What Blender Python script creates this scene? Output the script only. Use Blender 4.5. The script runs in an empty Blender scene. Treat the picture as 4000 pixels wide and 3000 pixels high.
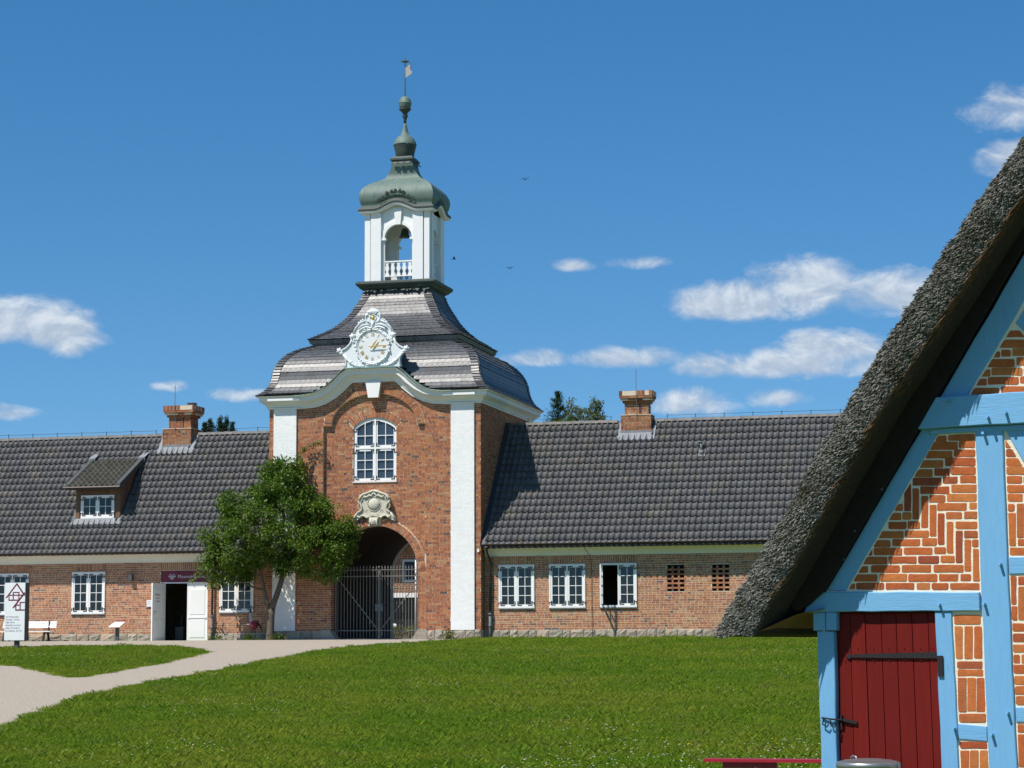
import bpy, bmesh, math, random
import numpy as np
from mathutils import Vector, Matrix
from mathutils.geometry import tessellate_polygon
rng = random.Random(7)
nrg = np.random.RandomState(11)
S = bpy.context.scene
C = S.collection
PI = math.pi

# ------------------------------------------------------------------ camera
CAM = Vector((23.975, -72.803, -0.409))
_y, _p, _r = -0.255582, 0.119734, -0.0038135
FWD = Vector((math.sin(_y) * math.cos(_p), math.cos(_y) * math.cos(_p), math.sin(_p)))
_rt = Vector((math.cos(_y), -math.sin(_y), 0))
_up = _rt.cross(FWD)
RGT = _rt * math.cos(_r) + _up * math.sin(_r)
UPV = -_rt * math.sin(_r) + _up * math.cos(_r)
cam_d = bpy.data.cameras.new('camera')
cam_d.sensor_fit = 'HORIZONTAL'
cam_d.sensor_width = 36.0
cam_d.lens = 36.0 * 8681.56 / 4000.0
cam_d.clip_start = 0.2
cam_d.clip_end = 6000
cam = bpy.data.objects.new('camera', cam_d)
C.objects.link(cam)
cam.matrix_world = Matrix(((RGT.x, UPV.x, -FWD.x, CAM.x), (RGT.y, UPV.y, -FWD.y, CAM.y), (RGT.z, UPV.z, -FWD.z, CAM.z), (0, 0, 0, 1)))
S.camera = cam

def in_frame(p, m=0.0):
    q = Vector(p) - CAM
    d = q.dot(FWD)
    if d < 1: return False
    x = q.dot(RGT) / d * 8681.56 / 2000
    y = q.dot(UPV) / d * 8681.56 / 1500
    return abs(x) < 1 + m and abs(y) < 1 + m

# ------------------------------------------------------------------ light
SUN_DIR = Vector((0.44, 0.60, -1.12)).normalized()       # the way the light travels
sl = bpy.data.lights.new('sun', 'SUN')
sl.energy = 4.5
sl.angle = math.radians(0.53)
sl.color = (1.0, 0.95, 0.87)
sun = bpy.data.objects.new('sun', sl)
C.objects.link(sun)
sun.rotation_euler = SUN_DIR.to_track_quat('-Z', 'Y').to_euler()
sun.location = (0, -20, 60)
SUN_EL = math.asin(-SUN_DIR.z)
SUN_ROT = math.atan2(-SUN_DIR.x, -SUN_DIR.y)

class NT:
    """a short way of writing node trees"""
    def __init__(self, nt): self.nt = nt
    def n(self, typ, props=None, **ins):
        nd = self.nt.nodes.new(typ)
        for k, v in (props or {}).items(): setattr(nd, k, v)
        for k, v in ins.items():
            key = int(k[1:]) if k[0] == 'i' and k[1:].isdigit() else k.replace('_', ' ')
            self.set(nd.inputs[key], v)
        return nd
    def set(self, sock, v):
        if isinstance(v, bpy.types.NodeSocket): self.nt.links.new(v, sock)
        elif isinstance(v, bpy.types.Node): self.nt.links.new(v.outputs[0], sock)
        else: sock.default_value = v
    def math(self, op, a, b=0.0, c=0.0, clamp=False):
        return self.n('ShaderNodeMath', dict(operation=op, use_clamp=clamp), i0=a, i1=b, i2=c).outputs[0]
    def mix(self, f, a, b, typ='MIX'):
        nd = self.nt.nodes.new('ShaderNodeMix'); nd.data_type = 'RGBA'; nd.blend_type = typ
        self.set(nd.inputs[0], f); self.set(nd.inputs[6], a); self.set(nd.inputs[7], b)
        return nd.outputs[2]
    def noise(self, vec, scale, detail=3.0, rough=0.55, dist=0.0):
        return self.n('ShaderNodeTexNoise', None, Vector=vec, Scale=scale, Detail=detail, Roughness=rough, Distortion=dist).outputs[0]
    def ramp(self, fac, stops, interp='LINEAR'):
        nd = self.nt.nodes.new('ShaderNodeValToRGB')
        cr = nd.color_ramp; cr.interpolation = interp
        while len(cr.elements) < len(stops): cr.elements.new(0.5)
        for e, (p, c) in zip(cr.elements, stops):
            e.position = p; e.color = tuple(c) + (1.0,) if len(c) == 3 else c
        self.set(nd.inputs[0], fac)
        return nd.outputs[0]
    def smooth(self, x, a, b):
        nd = self.nt.nodes.new('ShaderNodeMapRange'); nd.interpolation_type = 'SMOOTHSTEP'
        self.set(nd.inputs[0], x); nd.inputs[1].default_value = a; nd.inputs[2].default_value = b
        return nd.outputs[0]

W = bpy.data.worlds.new('World'); S.world = W; W.use_nodes = True
wt = NT(W.node_tree); W.node_tree.nodes.clear()
gen = wt.n('ShaderNodeTexCoord').outputs['Generated']
sp = wt.n('ShaderNodeSeparateXYZ', None, i0=gen)
X_, Y_, Z_ = sp.outputs[0], sp.outputs[1], sp.outputs[2]
sky = wt.n('ShaderNodeTexSky', dict(sky_type='NISHITA', sun_disc=False, sun_elevation=SUN_EL, sun_rotation=SUN_ROT % (2 * PI), altitude=0.0, air_density=1.0, dust_density=0.0, ozone_density=4.6))
# the clear, polarised-looking blue of the photograph: the sky is read a little higher up than it is seen
z2 = wt.math('ADD', wt.math('MULTIPLY', wt.math('MAXIMUM', Z_, 0.0), 1.0), 0.07)
wt.set(sky.inputs[0], wt.n('ShaderNodeVectorMath', dict(operation='NORMALIZE'), i0=wt.n('ShaderNodeCombineXYZ', None, i0=X_, i1=Y_, i2=z2).outputs[0]).outputs[0])
hs = wt.n('ShaderNodeHueSaturation', None, Hue=0.497, Saturation=1.28, Value=1.0, Color=sky.outputs[0]).outputs[0]
# fair-weather clouds: az / el in degrees
DEG = 180.0 / PI
az = wt.math('MULTIPLY', wt.math('ARCTAN2', X_, Y_), DEG)
el = wt.math('MULTIPLY', wt.math('ARCSINE', Z_), DEG)
wv = wt.n('ShaderNodeCombineXYZ', None, i0=az, i1=wt.math('MULTIPLY', el, 1.7), i2=0.0).outputs[0]
n1 = wt.noise(wv, 0.62, 7.0, 0.6, 0.5)
n2 = wt.noise(wv, 2.3, 5.0, 0.6)
wv2 = wt.n('ShaderNodeVectorMath', dict(operation='ADD'), i0=wv, i1=(-0.16, 0.34, 0.0)).outputs[0]
n1b = wt.noise(wv2, 0.62, 7.0, 0.6, 0.5)
CL = [(-27.7, 8.35, 2.6, 0.72, 1.1), (-26.2, 8.0, 1.15, 0.72, 1.3), (-8.4, 8.85, 2.3, 0.62, 1.2), (-7.0, 9.2, 1.5, 0.95, 1.4),
      (-4.9, 8.95, 2.3, 0.75, 1.15), (-7.4, 7.25, 2.9, 0.50, 1.2), (-6.4, 7.55, 1.6, 0.62, 1.25), (-11.7, 7.5, 1.3, 0.32, 0.8),
      (-14.0, 7.5, 0.8, 0.25, 0.6), (-13.05, 9.9, 0.5, 0.18, 0.6), (-11.3, 9.95, 0.75, 0.2, 0.55), (-10.0, 6.3, 1.1, 0.4, 0.8),
      (-1.3, 13.5, 1.6, 0.62, 0.8), (-1.4, 12.2, 1.2, 0.5, 0.95), (-27.7, 6.0, 0.9, 0.24, 0.7), (-21.6, 6.55, 0.9, 0.18, 0.5),
      (-7.8, 6.4, 0.7, 0.25, 0.6), (-23.5, 6.75, 0.4, 0.15, 0.5), (4.5, 9.5, 3.0, 0.9, 1.0), (9.0, 13.0, 3.5, 1.0, 1.0), (-36.0, 9.0, 3.5, 1.0, 1.0), (-44.0, 12.5, 3.0, 0.9, 1.0)]
fld = None; lift = None
for a, e, w, h, s in CL:
    dx = wt.math('MULTIPLY', wt.math('SUBTRACT', az, a), 1.0 / w)
    dy = wt.math('MULTIPLY', wt.math('SUBTRACT', el, e), 1.0 / h)
    lo = wt.math('LESS_THAN', dy, 0.0)
    dys = wt.math('MULTIPLY', dy, wt.math('ADD', 1.0, wt.math('MULTIPLY', lo, 0.35)))
    d2 = wt.math('ADD', wt.math('MULTIPLY', dx, dx), wt.math('MULTIPLY', dys, dys))
    f = wt.math('MULTIPLY', wt.math('SUBTRACT', 1.0, d2), s)
    f = wt.math('MAXIMUM', f, -1.5)
    lf = wt.math('MULTIPLY', dy, wt.math('MAXIMUM', f, 0.0))
    fld = f if fld is None else wt.math('MAXIMUM', fld, f)
    lift = lf if lift is None else wt.math('MAXIMUM', lift, lf)
# beyond the picture the same broken cumulus goes on
far = wt.math('MULTIPLY', wt.smooth(wt.math('ABSOLUTE', wt.math('ADD', az, 14.6)), 24.0, 32.0), wt.smooth(el, 3.0, 6.0))
nf = wt.noise(wt.n('ShaderNodeVectorMath', dict(operation='MULTIPLY'), i0=wv, i1=(0.16, 0.3, 1.0)).outputs[0], 0.9, 4.0)
fld = wt.math('MAXIMUM', fld, wt.math('SUBTRACT', wt.math('MULTIPLY', wt.math('SUBTRACT', nf, 0.55), 5.0), wt.math('MULTIPLY', wt.math('SUBTRACT', 1.0, far), 4.0)))
dens = wt.math('ADD', fld, wt.math('MULTIPLY', wt.math('SUBTRACT', n1, 0.5), 3.4))
dens = wt.math('ADD', dens, wt.math('MULTIPLY', wt.math('SUBTRACT', n2, 0.5), 0.5))
alpha = wt.math('MULTIPLY', wt.smooth(dens, -0.35, 1.15), 0.88)
lit = wt.math('ADD', wt.math('MULTIPLY', wt.math('SUBTRACT', n1, n1b), 3.2), wt.math('ADD', wt.math('MULTIPLY', lift, 0.55), wt.math('MULTIPLY', dens, 0.16)))
ccol = wt.mix(wt.smooth(lit, -0.2, 0.95), (3.9, 4.6, 5.6, 1), (6.3, 6.8, 7.3, 1))
skyc = wt.mix(alpha, hs, ccol)
bg = wt.n('ShaderNodeBackground', None, Color=skyc, Strength=0.092)
wo = wt.n('ShaderNodeOutputWorld', None, i0=bg.outputs[0])

S.view_settings.view_transform = 'Standard'
S.view_settings.look = 'None'
S.view_settings.gamma = 1.0
S.view_settings.use_curve_mapping = False
S.view_settings.exposure = 0.40
S.cycles.max_bounces = 6

# ------------------------------------------------------------------ helpers
WL = {}                                     # world position of each parent's origin
def link(name, mesh, mat=None, parent=None, loc=(0, 0, 0), rot=None, kind=None, label=None):
    o = bpy.data.objects.new(name, mesh)
    C.objects.link(o)
    if mat is not None and mesh is not None and not mesh.materials: mesh.materials.append(mat)
    L = Vector(loc)
    if parent is not None:
        o.parent = parent
        L = L - WL[parent.name]
    o.location = L
    if rot is not None: o.rotation_euler = rot
    WL[o.name] = Vector(loc)
    if kind: o['kind'] = kind
    if label: o['label'] = label
    return o
def thing(name, label, cat, loc=(0, 0, 0), rotz=0.0, group=None, local=False):
    o = bpy.data.objects.new(name, None)
    C.objects.link(o); o.location = loc; o.rotation_euler = (0, 0, rotz); o.empty_display_size = 0.2
    o['label'] = label; o['category'] = cat
    if group: o['group'] = group
    WL[o.name] = Vector((0, 0, 0)) if local else Vector(loc)
    return o
def tag(o, label, cat, group=None):
    o['label'] = label; o['category'] = cat
    if group: o['group'] = group
    return o
def np_mesh(name, V, F, smooth=False):
    """V (n,3); F (m,k) with one k"""
    V = np.asarray(V, dtype=np.float32); F = np.asarray(F, dtype=np.int32)
    me = bpy.data.meshes.new(name)
    me.vertices.add(len(V)); me.vertices.foreach_set('co', V.ravel())
    k = F.shape[1]
    me.loops.add(F.size); me.loops.foreach_set('vertex_index', F.ravel())
    me.polygons.add(len(F)); me.polygons.foreach_set('loop_start', np.arange(len(F), dtype=np.int32) * k)
    me.polygons.foreach_set('use_smooth', np.full(len(F), bool(smooth)))
    me.update(calc_edges=True)
    return me

class MB:
    def __init__(self): self.v = []; self.f = []
    def add(self, vs, fs):
        b = len(self.v); self.v += [tuple(p) for p in vs]; self.f += [tuple(b + i for i in q) for q in fs]
        return self
    def box(self, x0, x1, y0, y1, z0, z1):
        return self.add([(x0, y0, z0), (x1, y0, z0), (x1, y1, z0), (x0, y1, z0), (x0, y0, z1), (x1, y0, z1), (x1, y1, z1), (x0, y1, z1)],
                        [(0, 3, 2, 1), (4, 5, 6, 7), (0, 1, 5, 4), (1, 2, 6, 5), (2, 3, 7, 6), (3, 0, 4, 7)])
    def hexa(self, p):          # 8 points, bottom ring then top ring
        return self.add(p, [(0, 3, 2, 1), (4, 5, 6, 7), (0, 1, 5, 4), (1, 2, 6, 5), (2, 3, 7, 6), (3, 0, 4, 7)])
    def prism(self, poly, y0, y1, holes=(), caps=True, f=lambda x, y, z: (x, y, z)):
        """a polygon in x,z (front view), pushed from y0 to y1"""
        rings = [list(poly)] + [list(h) for h in holes]
        flat = [p for r in rings for p in r]
        tris = tessellate_polygon([[Vector((p[0], p[1], 0)) for p in r] for r in rings])
        n = len(flat)
        vs = [f(p[0], y0, p[1]) for p in flat] + [f(p[0], y1, p[1]) for p in flat]
        fs = []
        if caps:
            for t in tris:
                a, b, c = [flat[i] for i in t]
                s = (b[0] - a[0]) * (c[1] - a[1]) - (b[1] - a[1]) * (c[0] - a[0])
                t = tuple(t) if s > 0 else (t[0], t[2], t[1])
                fs.append(t); fs.append((t[0] + n, t[2] + n, t[1] + n))
        b = 0
        for r in rings:
            m = len(r)
            for i in range(m):
                j = (i + 1) % m
                fs.append((b + i, b + j, b + j + n, b + i + n))
            b += m
        return self.add(vs, fs)
    def tube(self, pts, rad, n=8, caps=True):
        pts = [Vector(p) for p in pts]
        rs = rad if isinstance(rad, (list, tuple)) else [rad] * len(pts)
        vs = []; fs = []
        for i, p in enumerate(pts):
            a = pts[max(0, i - 1)]; b = pts[min(len(pts) - 1, i + 1)]
            t = (b - a).normalized()
            u = t.orthogonal().normalized() if i == 0 else (u - t * u.dot(t)).normalized()
            w = t.cross(u)
            for k in range(n):
                c = 2 * PI * k / n
                vs.append(p + (u * math.cos(c) + w * math.sin(c)) * rs[i])
        for i in range(len(pts) - 1):
            for k in range(n):
                fs.append((i * n + k, i * n + (k + 1) % n, (i + 1) * n + (k + 1) % n, (i + 1) * n + k))
        if caps:
            fs.append(tuple(range(n))[::-1]); fs.append(tuple((len(pts) - 1) * n + k for k in range(n)))
        return self.add(vs, fs)
    def lathe(self, prof, c=(0, 0, 0), n=16):
        vs = []; fs = []
        for r, z in prof:
            for k in range(n):
                a = 2 * PI * k / n
                vs.append((c[0] + r * math.cos(a), c[1] + r * math.sin(a), c[2] + z))
        m = len(prof)
        for i in range(m - 1):
            for k in range(n):
                fs.append((i * n + k, i * n + (k + 1) % n, (i + 1) * n + (k + 1) % n, (i + 1) * n + k))
        fs.append(tuple(range(n))[::-1]); fs.append(tuple((m - 1) * n + k for k in range(n)))
        return self.add(vs, fs)
    def ball(self, c, r, sx=1, sy=1, sz=1, n=8, m=6):
        prof = [(max(1e-4, math.sin(PI * i / m)), -math.cos(PI * i / m)) for i in range(m + 1)]
        vs = []; fs = []
        for a, z in prof:
            for k in range(n):
                t = 2 * PI * k / n
                vs.append((c[0] + r * sx * a * math.cos(t), c[1] + r * sy * a * math.sin(t), c[2] + r * sz * z))
        for i in range(m):
            for k in range(n):
                fs.append((i * n + k, i * n + (k + 1) % n, (i + 1) * n + (k + 1) % n, (i + 1) * n + k))
        return self.add(vs, fs)
    def mesh(self, name, smooth=False):
        me = bpy.data.meshes.new(name); me.from_pydata(self.v, [], self.f); me.update()
        if smooth: me.polygons.foreach_set('use_smooth', [True] * len(me.polygons))
        return me
    def build(self, name, mat, parent=None, loc=(0, 0, 0), kind=None, label=None, smooth=False, rot=None):
        """vertices are given in the parent's space offset: loc is where this part's own origin lies"""
        if loc != (0, 0, 0) and rot is None:
            self.v = [(x - loc[0], y - loc[1], z - loc[2]) for x, y, z in self.v]
        return link(name, self.mesh(name, smooth), mat, parent, loc, rot, kind, label)

def grid_wall(x0, x1, z0, z1, holes, y0, y1):
    """a wall slab with rectangular openings, built without inner faces"""
    m = MB()
    xs = sorted(set([x0, x1] + [h[0] for h in holes] + [h[1] for h in holes]))
    zs = sorted(set([z0, z1] + [h[2] for h in holes] + [h[3] for h in holes]))
    xs = [x for x in xs if x0 <= x <= x1]; zs = [z for z in zs if z0 <= z <= z1]
    def solid(i, j):
        if i < 0 or j < 0 or i >= len(xs) - 1 or j >= len(zs) - 1: return False
        cx, cz = (xs[i] + xs[i + 1]) / 2, (zs[j] + zs[j + 1]) / 2
        return not any(h[0] < cx < h[1] and h[2] < cz < h[3] for h in holes)
    for i in range(len(xs) - 1):
        for j in range(len(zs) - 1):
            if not solid(i, j): continue
            a, b, c, d = xs[i], xs[i + 1], zs[j], zs[j + 1]
            m.add([(a, y0, c), (b, y0, c), (b, y0, d), (a, y0, d)], [(0, 1, 2, 3)])
            m.add([(a, y1, c), (b, y1, c), (b, y1, d), (a, y1, d)], [(3, 2, 1, 0)])
            if not solid(i - 1, j): m.add([(a, y0, c), (a, y0, d), (a, y1, d), (a, y1, c)], [(0, 1, 2, 3)])
            if not solid(i + 1, j): m.add([(b, y0, c), (b, y0, d), (b, y1, d), (b, y1, c)], [(3, 2, 1, 0)])
            if not solid(i, j - 1): m.add([(a, y0, c), (b, y0, c), (b, y1, c), (a, y1, c)], [(3, 2, 1, 0)])
            if not solid(i, j + 1): m.add([(a, y0, d), (b, y0, d), (b, y1, d), (a, y1, d)], [(0, 1, 2, 3)])
    return m

# ------------------------------------------------------------------ materials
def material(name, col, rough=0.8, var=0.18, scale=6.0, bump=0.0, bscale=40.0, spec=0.3, metal=0.0, rnd=0.0, col2=None, c2scale=2.0, c2lo=0.5, c2hi=0.65, stretch=None, bdist=0.02):
    m = bpy.data.materials.new(name); m.use_nodes = True
    t = NT(m.node_tree); m.node_tree.nodes.clear()
    pos = t.n('ShaderNodeNewGeometry').outputs['Position']
    if stretch: pos = t.n('ShaderNodeVectorMath', dict(operation='MULTIPLY'), i0=pos, i1=stretch).outputs[0]
    c = tuple(col) + (1.0,)
    nz = t.noise(pos, scale, 4.0)
    dark = tuple(x * (1 - var) for x in col) + (1.0,); lite = tuple(min(1, x * (1 + var)) for x in col) + (1.0,)
    out = t.mix(nz, dark, lite)
    if col2 is not None:
        out = t.mix(t.smooth(t.noise(pos, c2scale, 5.0, 0.65), c2lo, c2hi), out, tuple(col2) + (1.0,))
    if rnd:
        r = t.math('FRACT', t.math('ADD', t.n('ShaderNodeObjectInfo').outputs['Random'], t.n('ShaderNodeNewGeometry').outputs['Random Per Island']))
        v = t.math('ADD', 1 - rnd, t.math('MULTIPLY', r, 2 * rnd))
        out = t.mix(1.0, out, t.n('ShaderNodeCombineColor', None, i0=v, i1=v, i2=v).outputs[0], 'MULTIPLY')
    b = t.n('ShaderNodeBsdfPrincipled', None, Base_Color=out, Roughness=rough, Metallic=metal)
    b.inputs['Specular IOR Level'].default_value = spec
    if bump:
        bn = t.n('ShaderNodeBump', None, Strength=bump, Distance=bdist, Height=t.noise(pos, bscale, 5.0, 0.6))
        t.set(b.inputs['Normal'], bn.outputs[0])
    t.n('ShaderNodeOutputMaterial', None, i0=b.outputs[0])
    return m
def brick_material(name, stops, rough=0.9, var=0.25, wear=None, bump=0.5):
    m = bpy.data.materials.new(name); m.use_nodes = True
    t = NT(m.node_tree); m.node_tree.nodes.clear()
    geo = t.n('ShaderNodeNewGeometry'); pos = geo.outputs['Position']
    r = t.math('FRACT', t.math('ADD', t.n('ShaderNodeObjectInfo').outputs['Random'], geo.outputs['Random Per Island']))
    c = t.ramp(r, stops)
    v = t.math('ADD', 1 - var, t.math('MULTIPLY', t.noise(pos, 14.0, 5.0, 0.65), 2 * var))
    c = t.mix(1.0, c, t.n('ShaderNodeCombineColor', None, i0=v, i1=v, i2=v).outputs[0], 'MULTIPLY')
    big = t.noise(pos, 0.7, 4.0, 0.6)
    if wear: c = t.mix(t.math('MULTIPLY', t.smooth(big, 0.48, 0.72), 0.45), c, tuple(wear) + (1.0,))
    b = t.n('ShaderNodeBsdfPrincipled', None, Base_Color=c, Roughness=rough)
    b.inputs['Specular IOR Level'].default_value = 0.15
    if bump:
        bn = t.n('ShaderNodeBump', None, Strength=bump, Distance=0.006, Height=t.noise(pos, 60.0, 5.0, 0.65))
        t.set(b.inputs['Normal'], bn.outputs[0])
    t.n('ShaderNodeOutputMaterial', None, i0=b.outputs[0])
    return m
BR = [(0.0, (0.33, 0.125, 0.06)), (0.18, (0.42, 0.17, 0.075)), (0.34, (0.28, 0.095, 0.05)), (0.5, (0.47, 0.21, 0.10)), (0.64, (0.36, 0.13, 0.07)), (0.78, (0.25, 0.10, 0.065)), (0.90, (0.44, 0.25, 0.13)), (0.965, (0.19, 0.09, 0.065)), (1.0, (0.10, 0.085, 0.08))]
BRW = [(p, tuple(min(1, c * k) for c, k in zip(col, (1.03, 1.12, 1.2)))) for p, col in BR]
m_brick = brick_material('brick_red', BR)
m_brick_w = brick_material('brick_wing', BRW, wear=(0.45, 0.27, 0.17))
m_brick_c = brick_material('brick_chimney', [(p, tuple(x * 0.8 for x in c)) for p, c in BR], wear=(0.38, 0.28, 0.16))
m_brick_h = brick_material('brick_orange', [(0.0, (0.40, 0.10, 0.034)), (0.3, (0.46, 0.135, 0.04)), (0.55, (0.34, 0.075, 0.03)), (0.8, (0.48, 0.165, 0.05)), (1.0, (0.27, 0.065, 0.034))], var=0.38, bump=0.8)
m_mortar = material('mortar', (0.62, 0.53, 0.40), 0.95, 0.2, 9, 0.3, 80, 0.1, bdist=.003)
m_mortar_h = material('mortar_cream', (0.74, 0.68, 0.56), 0.95, 0.12, 12, 0.6, 60, 0.1, bdist=0.01)
m_whitebrick = material('white_painted_brick', (0.80, 0.80, 0.78), 0.7, 0.05, 5, 0.3, 40, 0.2, rnd=0.03, bdist=.004)
m_white = material('white_paint', (0.80, 0.80, 0.78), 0.45, 0.04, 5, 0.05, 30, 0.4)
m_plaster = material('cornice_paint', (0.78, 0.775, 0.74), 0.7, 0.06, 2.5, 0.15, 30, 0.3, col2=(0.60, 0.58, 0.50), c2scale=1.1, c2lo=0.58, c2hi=0.85)
m_soffit = material('soffit_paint', (0.74, 0.73, 0.66), 0.7, 0.06, 2.0, 0.1, 30, 0.2)
m_glass = material('window_glass', (0.012, 0.014, 0.016), 0.04, 0.3, 1.5, 0.05, 3.0, 0.5)
m_glass_t = material('glass_sky_curtain', (0.035, 0.05, 0.075), 0.06, 0.3, 1.2, 0.04, 3.0, 0.6)  # bluish base colour stands in for reflected sky over curtains
m_iron = material('black_iron', (0.010, 0.010, 0.012), 0.75, 0.3, 20, 0.3, 60, 0.4)
m_gateiron = material('galvanised_gate', (0.20, 0.195, 0.17), 0.5, 0.3, 14, 0.2, 60, 0.4, metal=0.3)
m_tile = material('roof_tile', (0.078, 0.077, 0.080), 0.6, 0.22, 3.0, 0.25, 90, 0.35, rnd=0.16, col2=(0.125, 0.108, 0.085), c2scale=1.6, c2lo=0.5, c2hi=0.75)
m_tile_dk = material('roof_underlay', (0.02, 0.02, 0.02), 0.9, 0.1)
m_ridge = material('ridge_tile', (0.145, 0.14, 0.132), 0.6, 0.2, 4, 0.3, 60, 0.3, rnd=0.12)
m_slate = material('slate', (0.078, 0.081, 0.088), 0.42, 0.25, 5.0, 0.12, 30, 0.5, rnd=0.13, col2=(0.055, 0.05, 0.042), c2scale=2.2, c2lo=0.56, c2hi=0.72, bdist=0.012)
m_lead = material('lead_sheet', (0.21, 0.225, 0.245), 0.6, 0.3, 5, 0.3, 14, 0.3)
m_copper = material('patina_copper', (0.115, 0.165, 0.142), 0.6, 0.3, 3.2, 0.2, 30, 0.4, col2=(0.05, 0.075, 0.068), c2scale=1.5, c2lo=0.52, c2hi=0.8, stretch=(3.0, 3.0, 0.7))
m_copper_dk = material('weathered_copper', (0.045, 0.062, 0.055), 0.6, 0.35, 4, 0.3, 30, 0.4, col2=(0.11, 0.17, 0.145), c2scale=3.0, c2lo=0.55, c2hi=0.75)
m_gutter = material('brown_gutter', (0.042, 0.026, 0.021), 0.4, 0.2, 4, 0, 1, 0.4)
m_castiron = material('grey_cast_pipe', (0.13, 0.145, 0.14), 0.6, 0.25, 8, 0.2, 40, 0.3)
m_stone = material('granite_block', (0.36, 0.32, 0.26), 0.9, 0.35, 9, 0.9, 28, 0.2, rnd=0.2, col2=(0.42, 0.31, 0.23), c2scale=3.0, bdist=0.05)
m_sand = material('carved_sandstone', (0.56, 0.53, 0.43), 0.85, 0.15, 8, 0.4, 40, 0.2, col2=(0.30, 0.28, 0.22), c2scale=4.0, c2lo=0.6, c2hi=0.8)
m_clock = material('clock_board_paint', (0.70, 0.735, 0.75), 0.5, 0.06, 6, 0.08, 30, 0.4)
m_gold = material('gilding', (0.72, 0.47, 0.10), 0.35, 0.15, 10, 0, 1, 0.5, metal=0.6)
m_maroon = material('maroon_enamel', (0.155, 0.012, 0.03), 0.4, 0.08, 4, 0, 1, 0.4)
m_signwhite = material('sign_white', (0.78, 0.79, 0.80), 0.35, 0.03, 3, 0, 1, 0.4)
m_text = material('sign_lettering_grey', (0.20, 0.19, 0.24), 0.6, 0.1, 5)
m_textw = material('sign_lettering_white', (0.72, 0.66, 0.68), 0.6, 0.05, 5)
m_post = material('grey_steel_post', (0.07, 0.075, 0.08), 0.5, 0.15, 6, 0, 1, 0.4)
m_wood = material('larch_boards', (0.19, 0.105, 0.065), 0.75, 0.3, 5, 0.4, 40, 0.3, stretch=(8, 8, 1), rnd=0.15)
m_blue = material('blue_painted_post', (0.155, 0.365, 0.60), 0.6, 0.12, 3.0, 0.5, 6, 0.2, bdist=0.006, col2=(0.11, 0.27, 0.46), c2scale=3.0, c2lo=0.6, c2hi=0.8, stretch=(16, 16, 1.3))
m_blueh = material('blue_painted_beam', (0.155, 0.365, 0.60), 0.6, 0.12, 3.0, 0.5, 6, 0.2, bdist=0.006, col2=(0.11, 0.27, 0.46), c2scale=3.0, c2lo=0.6, c2hi=0.8, stretch=(1.3, 1.3, 16))
m_reddoor = material('oxblood_door', (0.135, 0.0085, 0.006), 0.6, 0.22, 2.0, 0.2, 40, 0.15, stretch=(14, 14, 1.2), rnd=0.08)
m_redbench = material('red_bench_paint', (0.32, 0.012, 0.03), 0.4, 0.15, 8, 0.1, 30, 0.4, col2=(0.55, 0.36, 0.30), c2scale=22, c2lo=0.68, c2hi=0.74)
m_darkwood = material('dark_barge_timber', (0.018, 0.013, 0.010), 0.8, 0.3, 8, 0.4, 30, 0.2)
m_thatch = material('thatch_core', (0.045, 0.042, 0.036), 1.0, 0.4, 30, 0.8, 60, 0.05)
m_reed = material('reed_ends', (0.16, 0.155, 0.135), 0.85, 0.3, 12, 0, 1, 0.15, rnd=0.55, col2=(0.075, 0.07, 0.05), c2scale=2.4, c2lo=0.5, c2hi=0.68)
m_reed_u = material('brown_reed', (0.12, 0.072, 0.038), 0.85, 0.35, 9, 0, 1, 0.15, rnd=0.4)
m_zinc = material('zinc_bin', (0.30, 0.31, 0.32), 0.38, 0.15, 9, 0.1, 30, 0.5, metal=0.75)
m_dark = material('dark_interior', (0.03, 0.028, 0.026), 0.95, 0.2)
m_bark = material('tree_bark', (0.13, 0.105, 0.08), 0.95, 0.35, 14, 0.9, 30, 0.1, bdist=0.03)
m_copperroof = material('roof_edge_copper', (0.22, 0.33, 0.28), 0.6, 0.3, 4, 0, 1, 0.4, col2=(0.07, 0.08, 0.075), c2scale=3)

def leaf_material(name, col, var=0.35, trans=0.35, rough=0.5):
    m = bpy.data.materials.new(name); m.use_nodes = True
    t = NT(m.node_tree); m.node_tree.nodes.clear()
    geo = t.n('ShaderNodeNewGeometry')
    r = t.math('FRACT', t.math('ADD', t.n('ShaderNodeObjectInfo').outputs['Random'], geo.outputs['Random Per Island']))
    a = (col[0] * (1 - var), col[1] * (1 - var), col[2] * (1 - var), 1); b_ = (min(1, col[0] * (1 + var) * 1.15), min(1, col[1] * (1 + var)), col[2], 1)
    c = t.mix(r, a, b_)
    c = t.mix(t.smooth(t.noise(geo.outputs['Position'], 0.9, 3.0), 0.35, 0.7), c, t.mix(0.4, c, (col[0] * 1.6, col[1] * 1.25, col[2] * 0.8, 1)))
    b = t.n('ShaderNodeBsdfPrincipled', None, Base_Color=c, Roughness=rough); b.inputs['Specular IOR Level'].default_value = 0.35
    tr = t.n('ShaderNodeBsdfTranslucent', None, Color=t.mix(1.0, c, (1.5, 1.7, 0.6, 1), 'MULTIPLY'))
    mx = t.n('ShaderNodeMixShader', None, i0=trans, i1=b.outputs[0], i2=tr.outputs[0])
    t.n('ShaderNodeOutputMaterial', None, i0=mx.outputs[0])
    return m
m_leaf = leaf_material('fruit_tree_leaf', (0.062, 0.125, 0.012), 0.35, 0.25)
m_spruce = leaf_material('spruce_needles', (0.035, 0.062, 0.016), 0.4, 0.1, 0.7)
m_birch = leaf_material('birch_leaf', (0.085, 0.115, 0.060), 0.35, 0.25)
m_pine = leaf_material('pine_needles', (0.020, 0.040, 0.016), 0.4, 0.1, 0.7)
m_bush = leaf_material('broadleaf', (0.055, 0.095, 0.014), 0.4, 0.3)
m_hedge = leaf_material('hedge_leaf', (0.10, 0.13, 0.02), 0.4, 0.3)

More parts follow.
